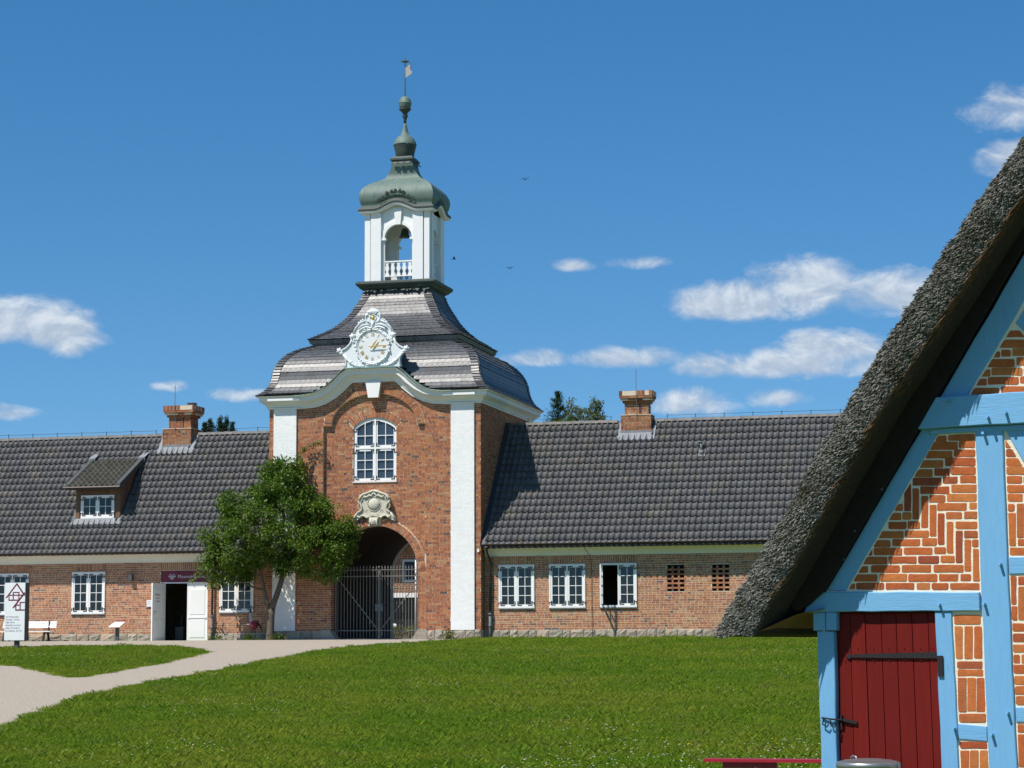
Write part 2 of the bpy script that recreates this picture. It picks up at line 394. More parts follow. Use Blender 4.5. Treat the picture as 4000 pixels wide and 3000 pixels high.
# ------------------------------------------------------------------ bricks
def box_mesh(name, w, d, h):
    return MB().box(-w / 2, w / 2, 0, d, -h / 2, h / 2).mesh(name)
COURSE, SL, HL, BH, JT = 0.0768, 0.249, 0.119, 0.0655, 0.0125
def lay_bricks(z0, z1, spans, r, course=COURSE, phase=0):
    """English bond: spans(za, zb) gives the free x intervals of a course; returns (x0, x1, z0, z1, full)"""
    out = []
    n = int(round((z1 - z0) / course))
    for k in range(n):
        za = z0 + k * course; zb = za + course - JT + r.uniform(-.002, .002)
        head = (k + phase) % 2
        L = HL if head else SL
        for xa, xb in spans(za, zb):
            x = xa - (r.random() * 0.6 + 0.05) * L if r.random() < 0.5 else xa
            first = True
            while x < xb:
                l = L * r.uniform(0.96, 1.04)
                if (not head) and r.random() < 0.05: l = HL
                a, b = max(x, xa), min(x + l, xb)
                if b - a > 0.035: out.append((a, b, za, zb))
                x += l + JT
    return out
_brk_cache = {}
def emit_bricks(bricks, parent, mat, frame, depth=0.05, n_parts=300, extra=None, proud=0.001, name='brick', rank=True):
    """bricks in the plane of `frame` (origin, u, inward normal); those that show largest become parts, the rest one mesh"""
    O, U, Nn = frame
    U = Vector(U); Nn = Vector(Nn); O = Vector(O)
    rz = math.atan2(U.y, U.x)
    cand = []
    for i, (a, b, c, d) in enumerate(bricks):
        p = O + U * ((a + b) / 2) + Vector((0, 0, (c + d) / 2))
        if b - a > 0.1 and in_frame(p): cand.append(((p - CAM).length, i))
    cand.sort()
    chosen = set(i for _, i in cand[:n_parts]) if rank else set()
    V = []; F = []
    for i, (a, b, c, d) in enumerate(bricks):
        off = -rng.uniform(0, 0.0022) - proud
        if i in chosen:
            key = (round((b - a) / 0.012), depth)
            w = key[0] * 0.012
            if key not in _brk_cache: _brk_cache[key] = box_mesh('brick', w, depth, BH)
            me = _brk_cache[key]
            if me.materials and me.materials[0] is not mat:
                key = key + (mat.name,)
                if key not in _brk_cache: _brk_cache[key] = box_mesh('brick', w, depth, BH)
                me = _brk_cache[key]
            p = O + U * ((a + b) / 2) + Nn * off + Vector((0, 0, (c + d) / 2))
            link(name, me, mat, parent, p, (0, 0, rz))
        else:
            base = len(V)
            t = [rng.uniform(-.002, .002) for _ in range(4)]
            for dd in (off, depth):
                for (u, z, s) in ((a, c, 0), (b, c, 1), (b, d, 2), (a, d, 3)):
                    p = O + U * (u + t[s]) + Nn * dd
                    V.append((p.x, p.y, p.z + z + t[3 - s]))
            F += [(base, base + 1, base + 2, base + 3), (base, base + 4, base + 5, base + 1), (base + 1, base + 5, base + 6, base + 2), (base + 2, base + 6, base + 7, base + 3), (base + 3, base + 7, base + 4, base)]
    for q in (extra or []):             # free quads: 4 plane points
        base = len(V)
        off = -rng.uniform(0, 0.0022) - proud
        for dd in (off, depth):
            for u, z in q:
                p = O + U * u + Nn * dd
                V.append((p.x, p.y, p.z + z))
        F += [(base, base + 1, base + 2, base + 3), (base, base + 4, base + 5, base + 1), (base + 1, base + 5, base + 6, base + 2), (base + 2, base + 6, base + 7, base + 3), (base + 3, base + 7, base + 4, base)]
    if V:
        V = np.array(V, dtype=np.float32) - np.array(WL[parent.name], dtype=np.float32)
        o = link('brickwork', np_mesh('brickwork', V, F), mat, None, (0, 0, 0), None, 'stuff')
        o.parent = parent
        WL[o.name] = WL[parent.name].copy()
def soldiers(x0, x1, z0, z1, r):
    """upright bricks of a flat arch"""
    q = []; n = max(1, int(round((x1 - x0) / 0.077))); w = (x1 - x0) / n
    for i in range(n):
        a, b = x0 + i * w + 0.006, x0 + (i + 1) * w - 0.006
        zs = [z0 + .004, z1 - .004]
        if r.random() < 0.45:
            m = z0 + (z1 - z0) * r.choice((0.36, 0.64)); zs = [z0 + .004, m - .006, m + .006, z1 - .004]
        for k in range(0, len(zs), 2): q.append([(a, zs[k]), (b, zs[k]), (b, zs[k + 1]), (a, zs[k + 1])])
    return q
def voussoirs(cx, cz, a, b, t, a0, a1, n, r, skip=lambda x, z: False):
    q = []
    for i in range(n):
        s, e = a0 + (a1 - a0) * (i + .07) / n, a0 + (a1 - a0) * (i + .93) / n
        cuts = [0.02, 0.98]
        if r.random() < 0.5: m = r.choice((0.35, 0.65)); cuts = [0.02, m - .025, m + .025, 0.98]
        for k in range(0, len(cuts), 2):
            P = []
            for ang, f in ((s, cuts[k]), (e, cuts[k]), (e, cuts[k + 1]), (s, cuts[k + 1])):
                P.append((cx + (a + t * f) * math.cos(ang), cz + (b + t * f) * math.sin(ang)))
            if P[0][0] > P[1][0]: P = [P[1], P[0], P[3], P[2]]
            if not any(skip(*p) for p in P): q.append(P)
    return q
def sub_spans(xa, xb, cuts):
    sp = [(xa, xb)]
    for a, b in cuts:
        nw = []
        for s, e in sp:
            if b <= s or a >= e: nw.append((s, e)); continue
            if a > s: nw.append((s, a))
            if b < e: nw.append((b, e))
        sp = nw
    return [(s, e) for s, e in sp if e - s > 0.04]
def plinth(parent, x0, x1, z0, z1, y, r, wmin=0.26, wmax=0.5):
    x = x0
    while x < x1 - 0.05:
        w = min(r.uniform(wmin, wmax), x1 - x)
        if x1 - x - w < 0.15: w = x1 - x
        m = MB(); n = 4
        vs = []; fs = []
        h = r.uniform(-.015, .02)
        for j in range(n + 1):
            for i in range(n + 1):
                e = (0 < i < n) and (0 < j < n)
                jx = r.uniform(-.012, .012) if 0 < i < n else 0
                vs.append((x + .008 + (w - .016) * i / n + jx, y - (r.uniform(.02, .06) if e else r.uniform(.0, .015)), z0 + (z1 + h - z0 - .006) * j / n))
        for j in range(n):
            for i in range(n): fs.append((j * (n + 1) + i, j * (n + 1) + i + 1, (j + 1) * (n + 1) + i + 1, (j + 1) * (n + 1) + i))
        m.add(vs, fs)
        a, b, c, d = vs[0], vs[n], vs[-1], vs[-n - 1]
        bk = [(p[0], y + .08, p[2]) for p in (a, b, c, d)]
        top = [vs[n * (n + 1) + i] for i in range(n + 1)]
        m.add([c, d, bk[3], bk[2]], [(0, 1, 2, 3)]); m.add([b, c, bk[2], bk[1]], [(0, 1, 2, 3)]); m.add([d, a, bk[0], bk[3]], [(0, 1, 2, 3)])
        m.build('plinth_stone', m_stone, parent, (x + w / 2, y, z0))
        x += w

# ------------------------------------------------------------------ lettering
def lettering(body, size, loc, rot, mat, parent, name='lettering', ext=0.002, align='LEFT', spacing=1.0, sx=1.0, line=1.0):
    cu = bpy.data.curves.new(name, 'FONT'); cu.body = body; cu.size = size; cu.extrude = ext; cu.align_x = align
    cu.space_line = line; cu.space_character = spacing
    cu.resolution_u = 2
    tmp = bpy.data.objects.new('tmp_text', cu); C.objects.link(tmp)
    dg = bpy.context.evaluated_depsgraph_get()
    me = bpy.data.meshes.new_from_object(tmp.evaluated_get(dg))
    bpy.data.objects.remove(tmp); me.name = name
    me.materials.clear()
    o = link(name, me, mat, parent, loc, rot)
    o.scale = (sx, 1, 1)
    return o

# ================================================================== GROUND
GZ0, GY1, GY2, GZ1 = 0.0, -1.5, -44.0, -2.06
def gz(y):
    t = min(1.0, max(0.0, (GY1 - y) / (GY1 - GY2)))
    return GZ1 * t
m_soil = material('lawn_soil', (0.12, 0.165, 0.022), 1.0, 0.35, 0.8, 0.4, 20, 0.05, col2=(0.10, 0.11, 0.035), c2scale=3)
gm = MB()
xs = [-3000, -300, -60, 60, 300, 3000]; ys = [-3000, -300, GY2, GY1, 0.0, 12.0, 300, 3000]
for y in ys:
    for x in xs: gm.v.append((x, y, gz(y)))
for j in range(len(ys) - 1):
    for i in range(len(xs) - 1):
        k = j * len(xs) + i; gm.f.append((k, k + 1, k + 1 + len(xs), k + len(xs)))
gm.build('ground', m_soil, kind='structure')

m_gravel = bpy.data.materials.new('pale_gravel'); m_gravel.use_nodes = True
t = NT(m_gravel.node_tree); m_gravel.node_tree.nodes.clear()
pos = t.n('ShaderNodeNewGeometry').outputs['Position']
g1 = t.noise(pos, 26.0, 6.0, 0.75); g2 = t.noise(pos, 0.55, 4.0, 0.6); g3 = t.n('ShaderNodeTexVoronoi', None, Vector=pos, Scale=22.0).outputs[0]
gc = t.ramp(g1, [(0.25, (0.17, 0.145, 0.115)), (0.5, (0.34, 0.295, 0.24)), (0.75, (0.50, 0.445, 0.37))])
gc = t.mix(t.math('MULTIPLY', t.smooth(g2, 0.42, 0.7), 0.35), gc, (0.36, 0.30, 0.24, 1))
gb = t.n('ShaderNodeBsdfPrincipled', None, Base_Color=gc, Roughness=0.95); gb.inputs['Specular IOR Level'].default_value = 0.15
t.set(gb.inputs['Normal'], t.n('ShaderNodeBump', None, Strength=0.7, Distance=0.02, Height=g3).outputs[0])
t.n('ShaderNodeOutputMaterial', None, i0=gb.outputs[0])

def wob(poly, amp, step, seed):
    r = random.Random(seed); out = []
    n = len(poly)
    for i in range(n):
        a, b = poly[i], poly[(i + 1) % n]
        L = math.hypot(b[0] - a[0], b[1] - a[1]); k = max(1, int(L / step)) if L < 40 else 1
        for j in range(k):
            f = j / k
            out.append((a[0] + (b[0] - a[0]) * f + (r.uniform(-amp, amp) if k > 1 else 0), a[1] + (b[1] - a[1]) * f + (r.uniform(-amp, amp) if k > 1 else 0)))
    return out
LAWN_EDGE = [(7.8, -47.5), (6.6, -41), (5.68, -37.67), (4.89, -35.49), (4.24, -33.24), (3.45, -30.2), (2.95, -28.39), (2.85, -27.0), (2.6, -25.2), (2.47, -23.29), (2.35, -20.86), (2.07, -16.98), (1.6, -12.99), (1.38, -8.99), (1.45, -6.82), (1.95, -5.15), (2.7, -4.2), (3.4, -2.2), (3.9, -1.5)]
PATH = [(-30, -1.5), (-30, -60), (6.0, -60)] + LAWN_EDGE
ISLAND = [(-30, -9.0), (-14, -7.0), (-10.7, -6.36), (-9.25, -5.53), (-7.4, -5.3), (-5.62, -5.38), (-4.13, -6.34), (-2.9, -8.0), (-1.93, -10.01), (-1.27, -12.83), (-0.75, -16.5), (-0.35, -20.4), (-0.11, -22.2), (-0.6, -22.3), (-2.32, -20.02), (-4.2, -17.59), (-5.28, -16.71), (-9, -14.8), (-14, -14.0), (-30, -14.0)]
def inside(p, poly):
    x, y = p; r = False; n = len(poly)
    for i in range(n):
        x1, y1 = poly[i]; x2, y2 = poly[(i + 1) % n]
        if (y1 > y) != (y2 > y) and x < (x2 - x1) * (y - y1) / (y2 - y1) + x1: r = not r
    return r
path_w = wob(PATH, 0.10, 0.5, 3); isl_w = wob(ISLAND, 0.10, 0.5, 4)
def sheet(name, poly, holes, dz, mat):
    rings = [poly] + holes
    flat = [p for r in rings for p in r]
    tr = tessellate_polygon([[Vector((p[0], p[1], 0)) for p in r] for r in rings])
    m = MB(); fs = []
    for a, b, c in tr:
        A, B, D = flat[a], flat[b], flat[c]
        fs.append((a, b, c) if (B[0] - A[0]) * (D[1] - A[1]) - (B[1] - A[1]) * (D[0] - A[0]) > 0 else (a, c, b))
    m.add([(p[0], p[1], gz(p[1]) + dz) for p in flat], fs)
    return m.build(name, mat, kind='structure')
# the ramp is one plane down to GY2; cut the path there so its sheet follows the ground
up_w = [p for p in path_w]
def clip_y(poly, y0, y1):
    def cl(P, f):
        o = []
        for i in range(len(P)):
            a, b = P[i], P[(i + 1) % len(P)]
            fa, fb = f(a), f(b)
            if fa >= 0: o.append(a)
            if (fa >= 0) != (fb >= 0):
                s = fa / (fa - fb); o.append((a[0] + (b[0] - a[0]) * s, a[1] + (b[1] - a[1]) * s))
        return o
    return cl(cl(poly, lambda p: p[1] - y0), lambda p: y1 - p[1])
sheet('gravel_path', clip_y(path_w, GY2, GY1), [isl_w], 0.006, m_gravel)
sheet('gravel_path', clip_y(path_w, -60, GY2), [], 0.006, m_gravel)
sheet('gravel_forecourt', [(-30, GY1), (3.9, GY1), (3.9, -0.9), (3.5, 0.0), (1.4, 0.3), (1.4, 7.5), (-1.4, 7.5), (-1.4, 0.3), (-3.9, 0.0), (-30, 0.36)], [], 0.006, m_gravel)
sheet('courtyard_paving', [(-24, 7.5), (24, 7.5), (24, 19.0), (-24, 19.0)], [], 0.006, m_gravel)

# ================================================================== GATE TOWER
TW, TD, TY = 3.84, 7.1, 3.55
tower = thing('gate_tower', 'tall brick gate tower with white pilasters, slate bell roof and green copper belfry', 'tower', (0, 0, 0))
RW = 1.85          # half width of the recess
GC, GR, GS = 0.035, 1.575, 2.33   # gate arch centre, radius, springing
def arc(cx, cz, a, b, t0, t1, n):
    return [(cx + a * math.cos(t0 + (t1 - t0) * i / n), cz + b * math.sin(t0 + (t1 - t0) * i / n)) for i in range(n + 1)]
# the curved cornice line of the front: wall height z(x), half
CB = [(3.84, 8.03), (2.62, 8.025), (2.17, 8.05), (1.78, 8.15), (1.39, 8.35), (1.06, 8.61), (0.87, 8.80), (0.76, 8.88)]
CFRONT = [(-x, z) for x, z in CB] + [(x, z) for x, z in CB[::-1]]
def cz_at(x):
    x = abs(x)
    for (a, za), (b, zb) in zip(CB, CB[1:]):
        if b <= x <= a: return zb + (za - zb) * (x - b) / (a - b)
    return CB[-1][1]
def ctop_at(x):
    T = [(4.2, 8.46), (2.55, 8.46), (2.12, 8.52), (1.72, 8.70), (1.40, 8.95), (1.17, 9.18), (0.99, 9.35), (0, 9.35)]
    x = abs(x)
    for (a, za), (b, zb) in zip(T, T[1:]):
        if b <= x <= a: return zb + (za - zb) * (x - b) / (a - b)
    return T[-1][1]
m = MB()
# outer skin of the front: ground, jambs, recess with its blind arch, curved top
TWM = TW - 0.014
poly = [(-TWM, -0.3), (GC - GR, -0.3), (GC - GR, 2.45), (-RW, 2.45), (-RW, 7.4), (-1.55, 7.4)]
poly += [(x, z) for x, z in arc(0, 7.4, 1.55, 1.08, PI, 0, 24)][1:-1]
poly += [(1.55, 7.4), (RW, 7.4), (RW, 2.45), (GC + GR, 2.45), (GC + GR, -0.3), (TWM, -0.3)] + [(max(-TWM, min(TWM, x)), z + 0.1) for x, z in CFRONT[::-1]]
m.prism(poly, 0.017, 0.14)
back = [(-TWM, -0.3), (GC - GR, -0.3)] + arc(GC, GS, GR, GR, PI, 0, 24) + [(GC + GR, -0.3), (TWM, -0.3), (TWM, 8.2), (1.3, 8.4), (0.8, 8.9), (-0.8, 8.9), (-1.3, 8.4), (-TWM, 8.2)]
win = [(-0.78, 5.44), (0.78, 5.44)] + arc(0, 6.55, 1.12, 1.12, math.asin(0.81 / 1.12), PI - math.asin(0.81 / 1.12), 12)
# window head: segment arch
wa = math.acos(0.78 / 1.11)
win = [(-0.78, 5.44), (0.78, 5.44)] + arc(0, 6.55, 1.11, 1.11, wa, PI - wa, 12)
m.prism(back, 0.147, 0.55, [win[::-1]])
# side walls, back wall, vaulted passage
m.box(TW - 0.4, TW - 0.012, 0.551, TD - 0.4, -0.3, 8.2); m.box(-TW + 0.012, -TW + 0.4, 0.551, TD - 0.4, -0.3, 8.2)
m.prism([(-TWM, -0.3), (GC - GR, -0.3)] + arc(GC, GS, GR, GR, PI, 0, 24) + [(GC + GR, -0.3), (TWM, -0.3), (TWM, 8.2), (-TWM, 8.2)], TD - 0.4, TD)
wall = m.build('wall', m_mortar, tower)
m = MB()
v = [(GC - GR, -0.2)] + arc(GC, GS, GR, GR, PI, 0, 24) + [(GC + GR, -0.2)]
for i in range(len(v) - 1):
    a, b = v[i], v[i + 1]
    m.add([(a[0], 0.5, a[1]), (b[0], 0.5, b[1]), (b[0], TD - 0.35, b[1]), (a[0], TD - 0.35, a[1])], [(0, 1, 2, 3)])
m_vault = material('passage_brick_shaded', (0.055, 0.033, 0.026), 0.95, 0.3, 3)  # brick colour darkened to carry the deep shade of the passage
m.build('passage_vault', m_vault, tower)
MB().box(-TW + 0.4, TW - 0.4, 0.56, TD - 0.41, 5.0, 5.1).build('tower_floor', m_dark, tower)

r = random.Random(21)
WA0 = wa
def out_ring(z):      # half width kept free by the blind arch ring
    if z < 7.4 or z > 7.4 + 1.34: return None
    return 1.83 * math.sqrt(max(0, 1 - ((z - 7.4) / 1.34) ** 2))
def spans_front(za, zb):
    zc = (za + zb) / 2; cuts = [(-3.66, -2.82), (2.79, 3.62)]
    if zc < 2.45: cuts.append((GC - GR, GC + GR))
    elif zc < 7.4: cuts.append((-RW, RW))
    else:
        w = out_ring(zc)
        if w: cuts.append((-w, w))
    if zc < 2.9: cuts.append((GC - 1.86, GC + 1.86)) if zc > 2.45 else None
    xa, xb = -TW, TW
    if zc > 8.06:
        lim = 0
        for i in range(400):
            x = 3.0 * i / 400
            if cz_at(x) + 0.05 > zc: lim = x
        xa, xb = -lim, lim
    return sub_spans(xa, xb, cuts)
bk = lay_bricks(0.32, 8.90, spans_front, r)
ex = voussoirs(0, 7.4, 1.55, 1.08, 0.27, PI - 0.0, 0.0, 62, r, lambda x, z: z > cz_at(x) + 0.06)
emit_bricks(bk, tower, m_brick, ((0, 0.012, 0), (1, 0, 0), (0, 1, 0)), n_parts=190, extra=ex, depth=0.045)
def spans_rec(za, zb):
    zc = (za + zb) / 2; cuts = []
    if zc < GS + 1.86:
        d = zc - GS; cuts.append((GC - math.sqrt(max(0, 1.86 ** 2 - d * d)), GC + math.sqrt(max(0, 1.86 ** 2 - d * d))))
    if 5.44 < zc < 7.35: cuts.append((-0.78, 0.78))
    if zc > 7.3:
        d = zc - 6.55
        w = math.sqrt(max(0, 1.39 ** 2 - d * d)) if d < 1.39 else 0
        w = min(w, 0.78 + (zc - 7.33) * 0.95 + 0.02)
        if w > 0: cuts.append((-w, w))
    w = RW if zc < 7.4 else 1.55 * math.sqrt(max(0, 1 - ((zc - 7.4) / 1.08) ** 2))
    return sub_spans(-w, w, cuts)
bk = lay_bricks(2.45 + 0.018, 8.46, spans_rec, r, phase=1)
ex = voussoirs(0, 6.55, 1.115, 1.115, 0.27, PI - WA0, WA0, 23, r)
emit_bricks(bk, tower, m_brick, ((0, 0.142, 0), (1, 0, 0), (0, 1, 0)), n_parts=110, extra=ex, depth=0.045)
# the gate arch: a ring standing out of the recess
m = MB(); ring = arc(GC, GS, GR, GR, PI, 0, 28) + arc(GC, GS, GR + 0.275, GR + 0.275, 0, PI, 28)
m.prism(ring, 0.013, 0.15)
m.build('gate_arch_mortar', m_mortar, tower)
emit_bricks([], tower, m_brick, ((0, 0.008, 0), (1, 0, 0), (0, 1, 0)), extra=voussoirs(GC, GS, GR, GR, 0.27, PI, 0, 66, r, lambda x, z: abs(x - GC) < 0.2), depth=0.1)
# inner edges of the gate jambs and arch: brick reveals
rev = []
for k in range(int((GS - 0.32) / COURSE)):
    z = 0.32 + k * COURSE
    rev.append((0.02, 0.145 if k % 2 else 0.275, z, z + COURSE - JT))
    rev.append((0.16 if k % 2 else 0.29, 0.5, z, z + COURSE - JT))
emit_bricks(rev, tower, m_brick, ((GC - GR, 0, 0), (0, 1, 0), (-1, 0, 0)), depth=0.03, rank=False)
emit_bricks(rev, tower, m_brick, ((GC + GR, 0.5, 0), (0, -1, 0), (1, 0, 0)), depth=0.03, rank=False)
# right and left flank
sp_r = lambda za, zb: [(0.02, TD - 0.02)]
emit_bricks(lay_bricks(0.32, 8.1, sp_r, r), tower, m_brick, ((TW - 0.004, 0, 0), (0, 1, 0), (-1, 0, 0)), n_parts=0, depth=0.04)
emit_bricks(lay_bricks(0.32, 8.1, sp_r, r), tower, m_brick, ((-TW + 0.004, TD, 0), (0, -1, 0), (1, 0, 0)), n_parts=0, depth=0.04)
# white pilasters
for xa, xb in ((-3.66, -2.82), (2.79, 3.62)):
    p = MB().box(xa, xb, -0.05, 0.012, 0.32, 8.06).build('pilaster', m_whitebrick, tower, ((xa + xb) / 2, 0, 0.32))
    spn = lambda za, zb: [(xa + .002, xb - .002)]
    emit_bricks(lay_bricks(0.32, 8.05, spn, r), p, m_whitebrick, ((0, -0.0515, 0), (1, 0, 0), (0, 1, 0)), n_parts=0, depth=0.05, proud=0.0)
plinth(tower, 1.93, 3.84, 0.0, 0.32, -0.03, r); plinth(tower, -3.84, -1.85, 0.0, 0.32, -0.03, r)
for s in (-1, 1):      # wheel guards of dressed granite
    x0 = GC + s * GR
    m = MB().hexa([(x0 - s * 0.26, -0.08, -0.05), (x0 + s * 0.34, -0.08, -0.05), (x0 + s * 0.34, 0.5, -0.05), (x0 - s * 0.26, 0.5, -0.05),
                   (x0 + s * 0.02, -0.05, 0.36), (x0 + s * 0.34, -0.05, 0.34), (x0 + s * 0.34, 0.5, 0.34), (x0 + s * 0.02, 0.5, 0.36)])
    m.build('wheel_guard', m_stone, tower, (x0, 0, 0))
# ---- cornice
PROF = [(0.0, 0.0), (0.05, 0.0), (0.05, 0.055), (0.085, 0.075), (0.10, 0.12), (0.15, 0.175), (0.21, 0.215), (0.25, 0.235), (0.25, 0.26), (0.28, 0.26), (0.28, 0.375), (0.315, 0.39), (0.36, 0.415), (0.375, 0.44), (0.0, 0.44)]
def sweep(path, prof, m, plan_ends=True):
    """front cornice: path in x,z at y=0; the profile stands out to -y and up along the path's normal"""
    n = len(path); rows = []
    for i, (x, z) in enumerate(path):
        t0 = Vector((path[i][0] - path[i - 1][0], path[i][1] - path[i - 1][1])) if i else None
        t1 = Vector((path[i + 1][0] - path[i][0], path[i + 1][1] - path[i][1])) if i < n - 1 else None
        ts = [t.normalized() for t in (t0, t1) if t is not None]
        nn = [Vector((-t.y, t.x)) for t in ts]
        a = sum(nn, Vector((0, 0))); a = a.normalized(); k = 1 / max(0.5, a.dot(nn[0]))
        row = []
        for o, u in prof:
            px, pz = x + a.x * u * k, z + a.y * u * k
            if i == 0: px = x - o
            if i == n - 1: px = x + o
            row.append((px, -o, pz))
        rows.append(row)
    b = len(m.v); k = len(prof)
    for rw in rows: m.v += rw
    for i in range(n - 1):
        for j in range(k - 1):
            m.f.append((b + i * k + j, b + (i + 1) * k + j, b + (i + 1) * k + j + 1, b + i * k + j + 1))
m = MB()
sweep(CFRONT, PROF, m)
k = len(PROF)
def run(pts):     # straight level runs round the other sides: (x, y, out dirs)
    b = len(m.v)
    for (x, y, ox, oy) in pts:
        for o, u in PROF: m.v.append((x + ox * o, y + oy * o, CFRONT[0][1] + u))
    for i in range(len(pts) - 1):
        for j in range(k - 1): m.f.append((b + i * k + j, b + (i + 1) * k + j, b + (i + 1) * k + j + 1, b + i * k + j + 1))
run([(TW, 0, 1, -1), (TW, TD, 1, 1), (-TW, TD, -1, 1), (-TW, 0, -1, -1)])
m.build('cornice', m_plaster, tower)
for xa, xb in ((-3.80, -2.60), (2.58, 3.72)):
    MB().box(xa, xb, -0.325, -0.27, 8.30, 8.405).build('cornice_block', m_white, tower, ((xa + xb) / 2, -0.3, 8.35))
    MB().box(xa + 0.1, xb - 0.06, -0.105, -0.04, 8.028, 8.07).build('cornice_block', m_white, tower, ((xa + xb) / 2, -0.08, 8.05))
# copper sheet over the curved part
m = MB(); CT = []
for i in range(61):
    x = -2.9 + 5.8 * i / 60; CT.append((x, ctop_at(x) + 0.012))
for i in range(60):
    a, b = CT[i], CT[i + 1]
    m.add([(a[0], -0.395, a[1]), (b[0], -0.395, b[1]), (b[0], 0.45, b[1]), (a[0], 0.45, a[1]), (a[0], -0.395, a[1] - 0.03), (b[0], -0.395, b[1] - 0.03)], [(0, 1, 2, 3), (4, 5, 1, 0)])
m.build('cornice_capping', m_copperroof, tower)
# keystone of the blind arch
MB().prism([(-0.17, 8.33), (0.205, 8.33), (0.285, 8.885), (-0.265, 8.885)], -0.13, 0.05).build('keystone', m_white, tower, (0.02, 0, 8.6))
# ---- slate roofs
LOW = [(4.22, 8.47), (4.02, 8.63), (3.88, 8.82), (3.79, 9.08), (3.72, 9.47), (3.58, 9.77), (3.33, 10.05), (2.95, 10.27), (2.62, 10.40)]
UPR = [(2.82, 10.60), (2.45, 10.83), (2.09, 11.09), (1.74, 11.48), (1.53, 11.84), (1.34, 12.2), (1.23, 12.55)]
def curve(P, n=80):
    P = [Vector(p) for p in P]; out = []
    Q = [P[0] * 2 - P[1]] + P + [P[-1] * 2 - P[-2]]
    for i in range(1, len(Q) - 2):
        for k in range(n // (len(P) - 1)):
            s = k / (n // (len(P) - 1)); a, b, c, d = Q[i - 1], Q[i], Q[i + 1], Q[i + 2]
            out.append(0.5 * ((2 * b) + (c - a) * s + (2 * a - 5 * b + 4 * c - d) * s * s + (3 * b - a - 3 * c + d) * s ** 3))
    out.append(P[-1]); return out
def side_pt(s, h, u, off, z):
    """s: side 0 front 1 right 2 back 3 left; u along the side; off outward"""
    hx, hy = h, h - 0.29
    if s == 0: return (u, TY - hy - off, z)
    if s == 2: return (-u, TY + hy + off, z)
    if s == 1: return (hx + off, TY + u, z)
    return (-hx - off, TY - u, z)
slate_parts = []; SV = []; SF = []
def add_slate(s, p0, p1, tn, ua, ub, uc, ud, lift, cut, vis):
    """p0 lower (h,z), p1 upper; tn outward normal (h,z); ua..ub lower edge, ud..uc upper edge"""
    P = []
    for (h, z), u, o, dz in ((p0, ua, lift, cut), (p0, ub, lift * 1.05, 0), (p1, uc, 0.004, 0), (p1, ud, 0.004, 0)):
        P.append(Vector(side_pt(s, h, u, tn[0] * o, z + tn[1] * o + dz)))
    th = Vector(side_pt(s, p0[0], ua, tn[0] * 0.0, p0[1])) - Vector(side_pt(s, p0[0], ua, tn[0] * 0.012, p0[1] + tn[1] * 0.012))
    Q = P + [q + th for q in P]
    F = [(0, 1, 2, 3), (4, 5, 1, 0), (5, 6, 2, 1), (7, 4, 0, 3), (6, 7, 3, 2), (7, 6, 5, 4)]
    if vis and len(slate_parts) < 300:
        c = sum(P, Vector()) / 4
        me = bpy.data.meshes.new('slate'); me.from_pydata([q - c for q in Q], [], F)
        slate_parts.append((me, c))
    else:
        b = len(SV); SV.extend(tuple(q) for q in Q); SF.extend(tuple(b + i for i in f) for f in F)
r = random.Random(5)
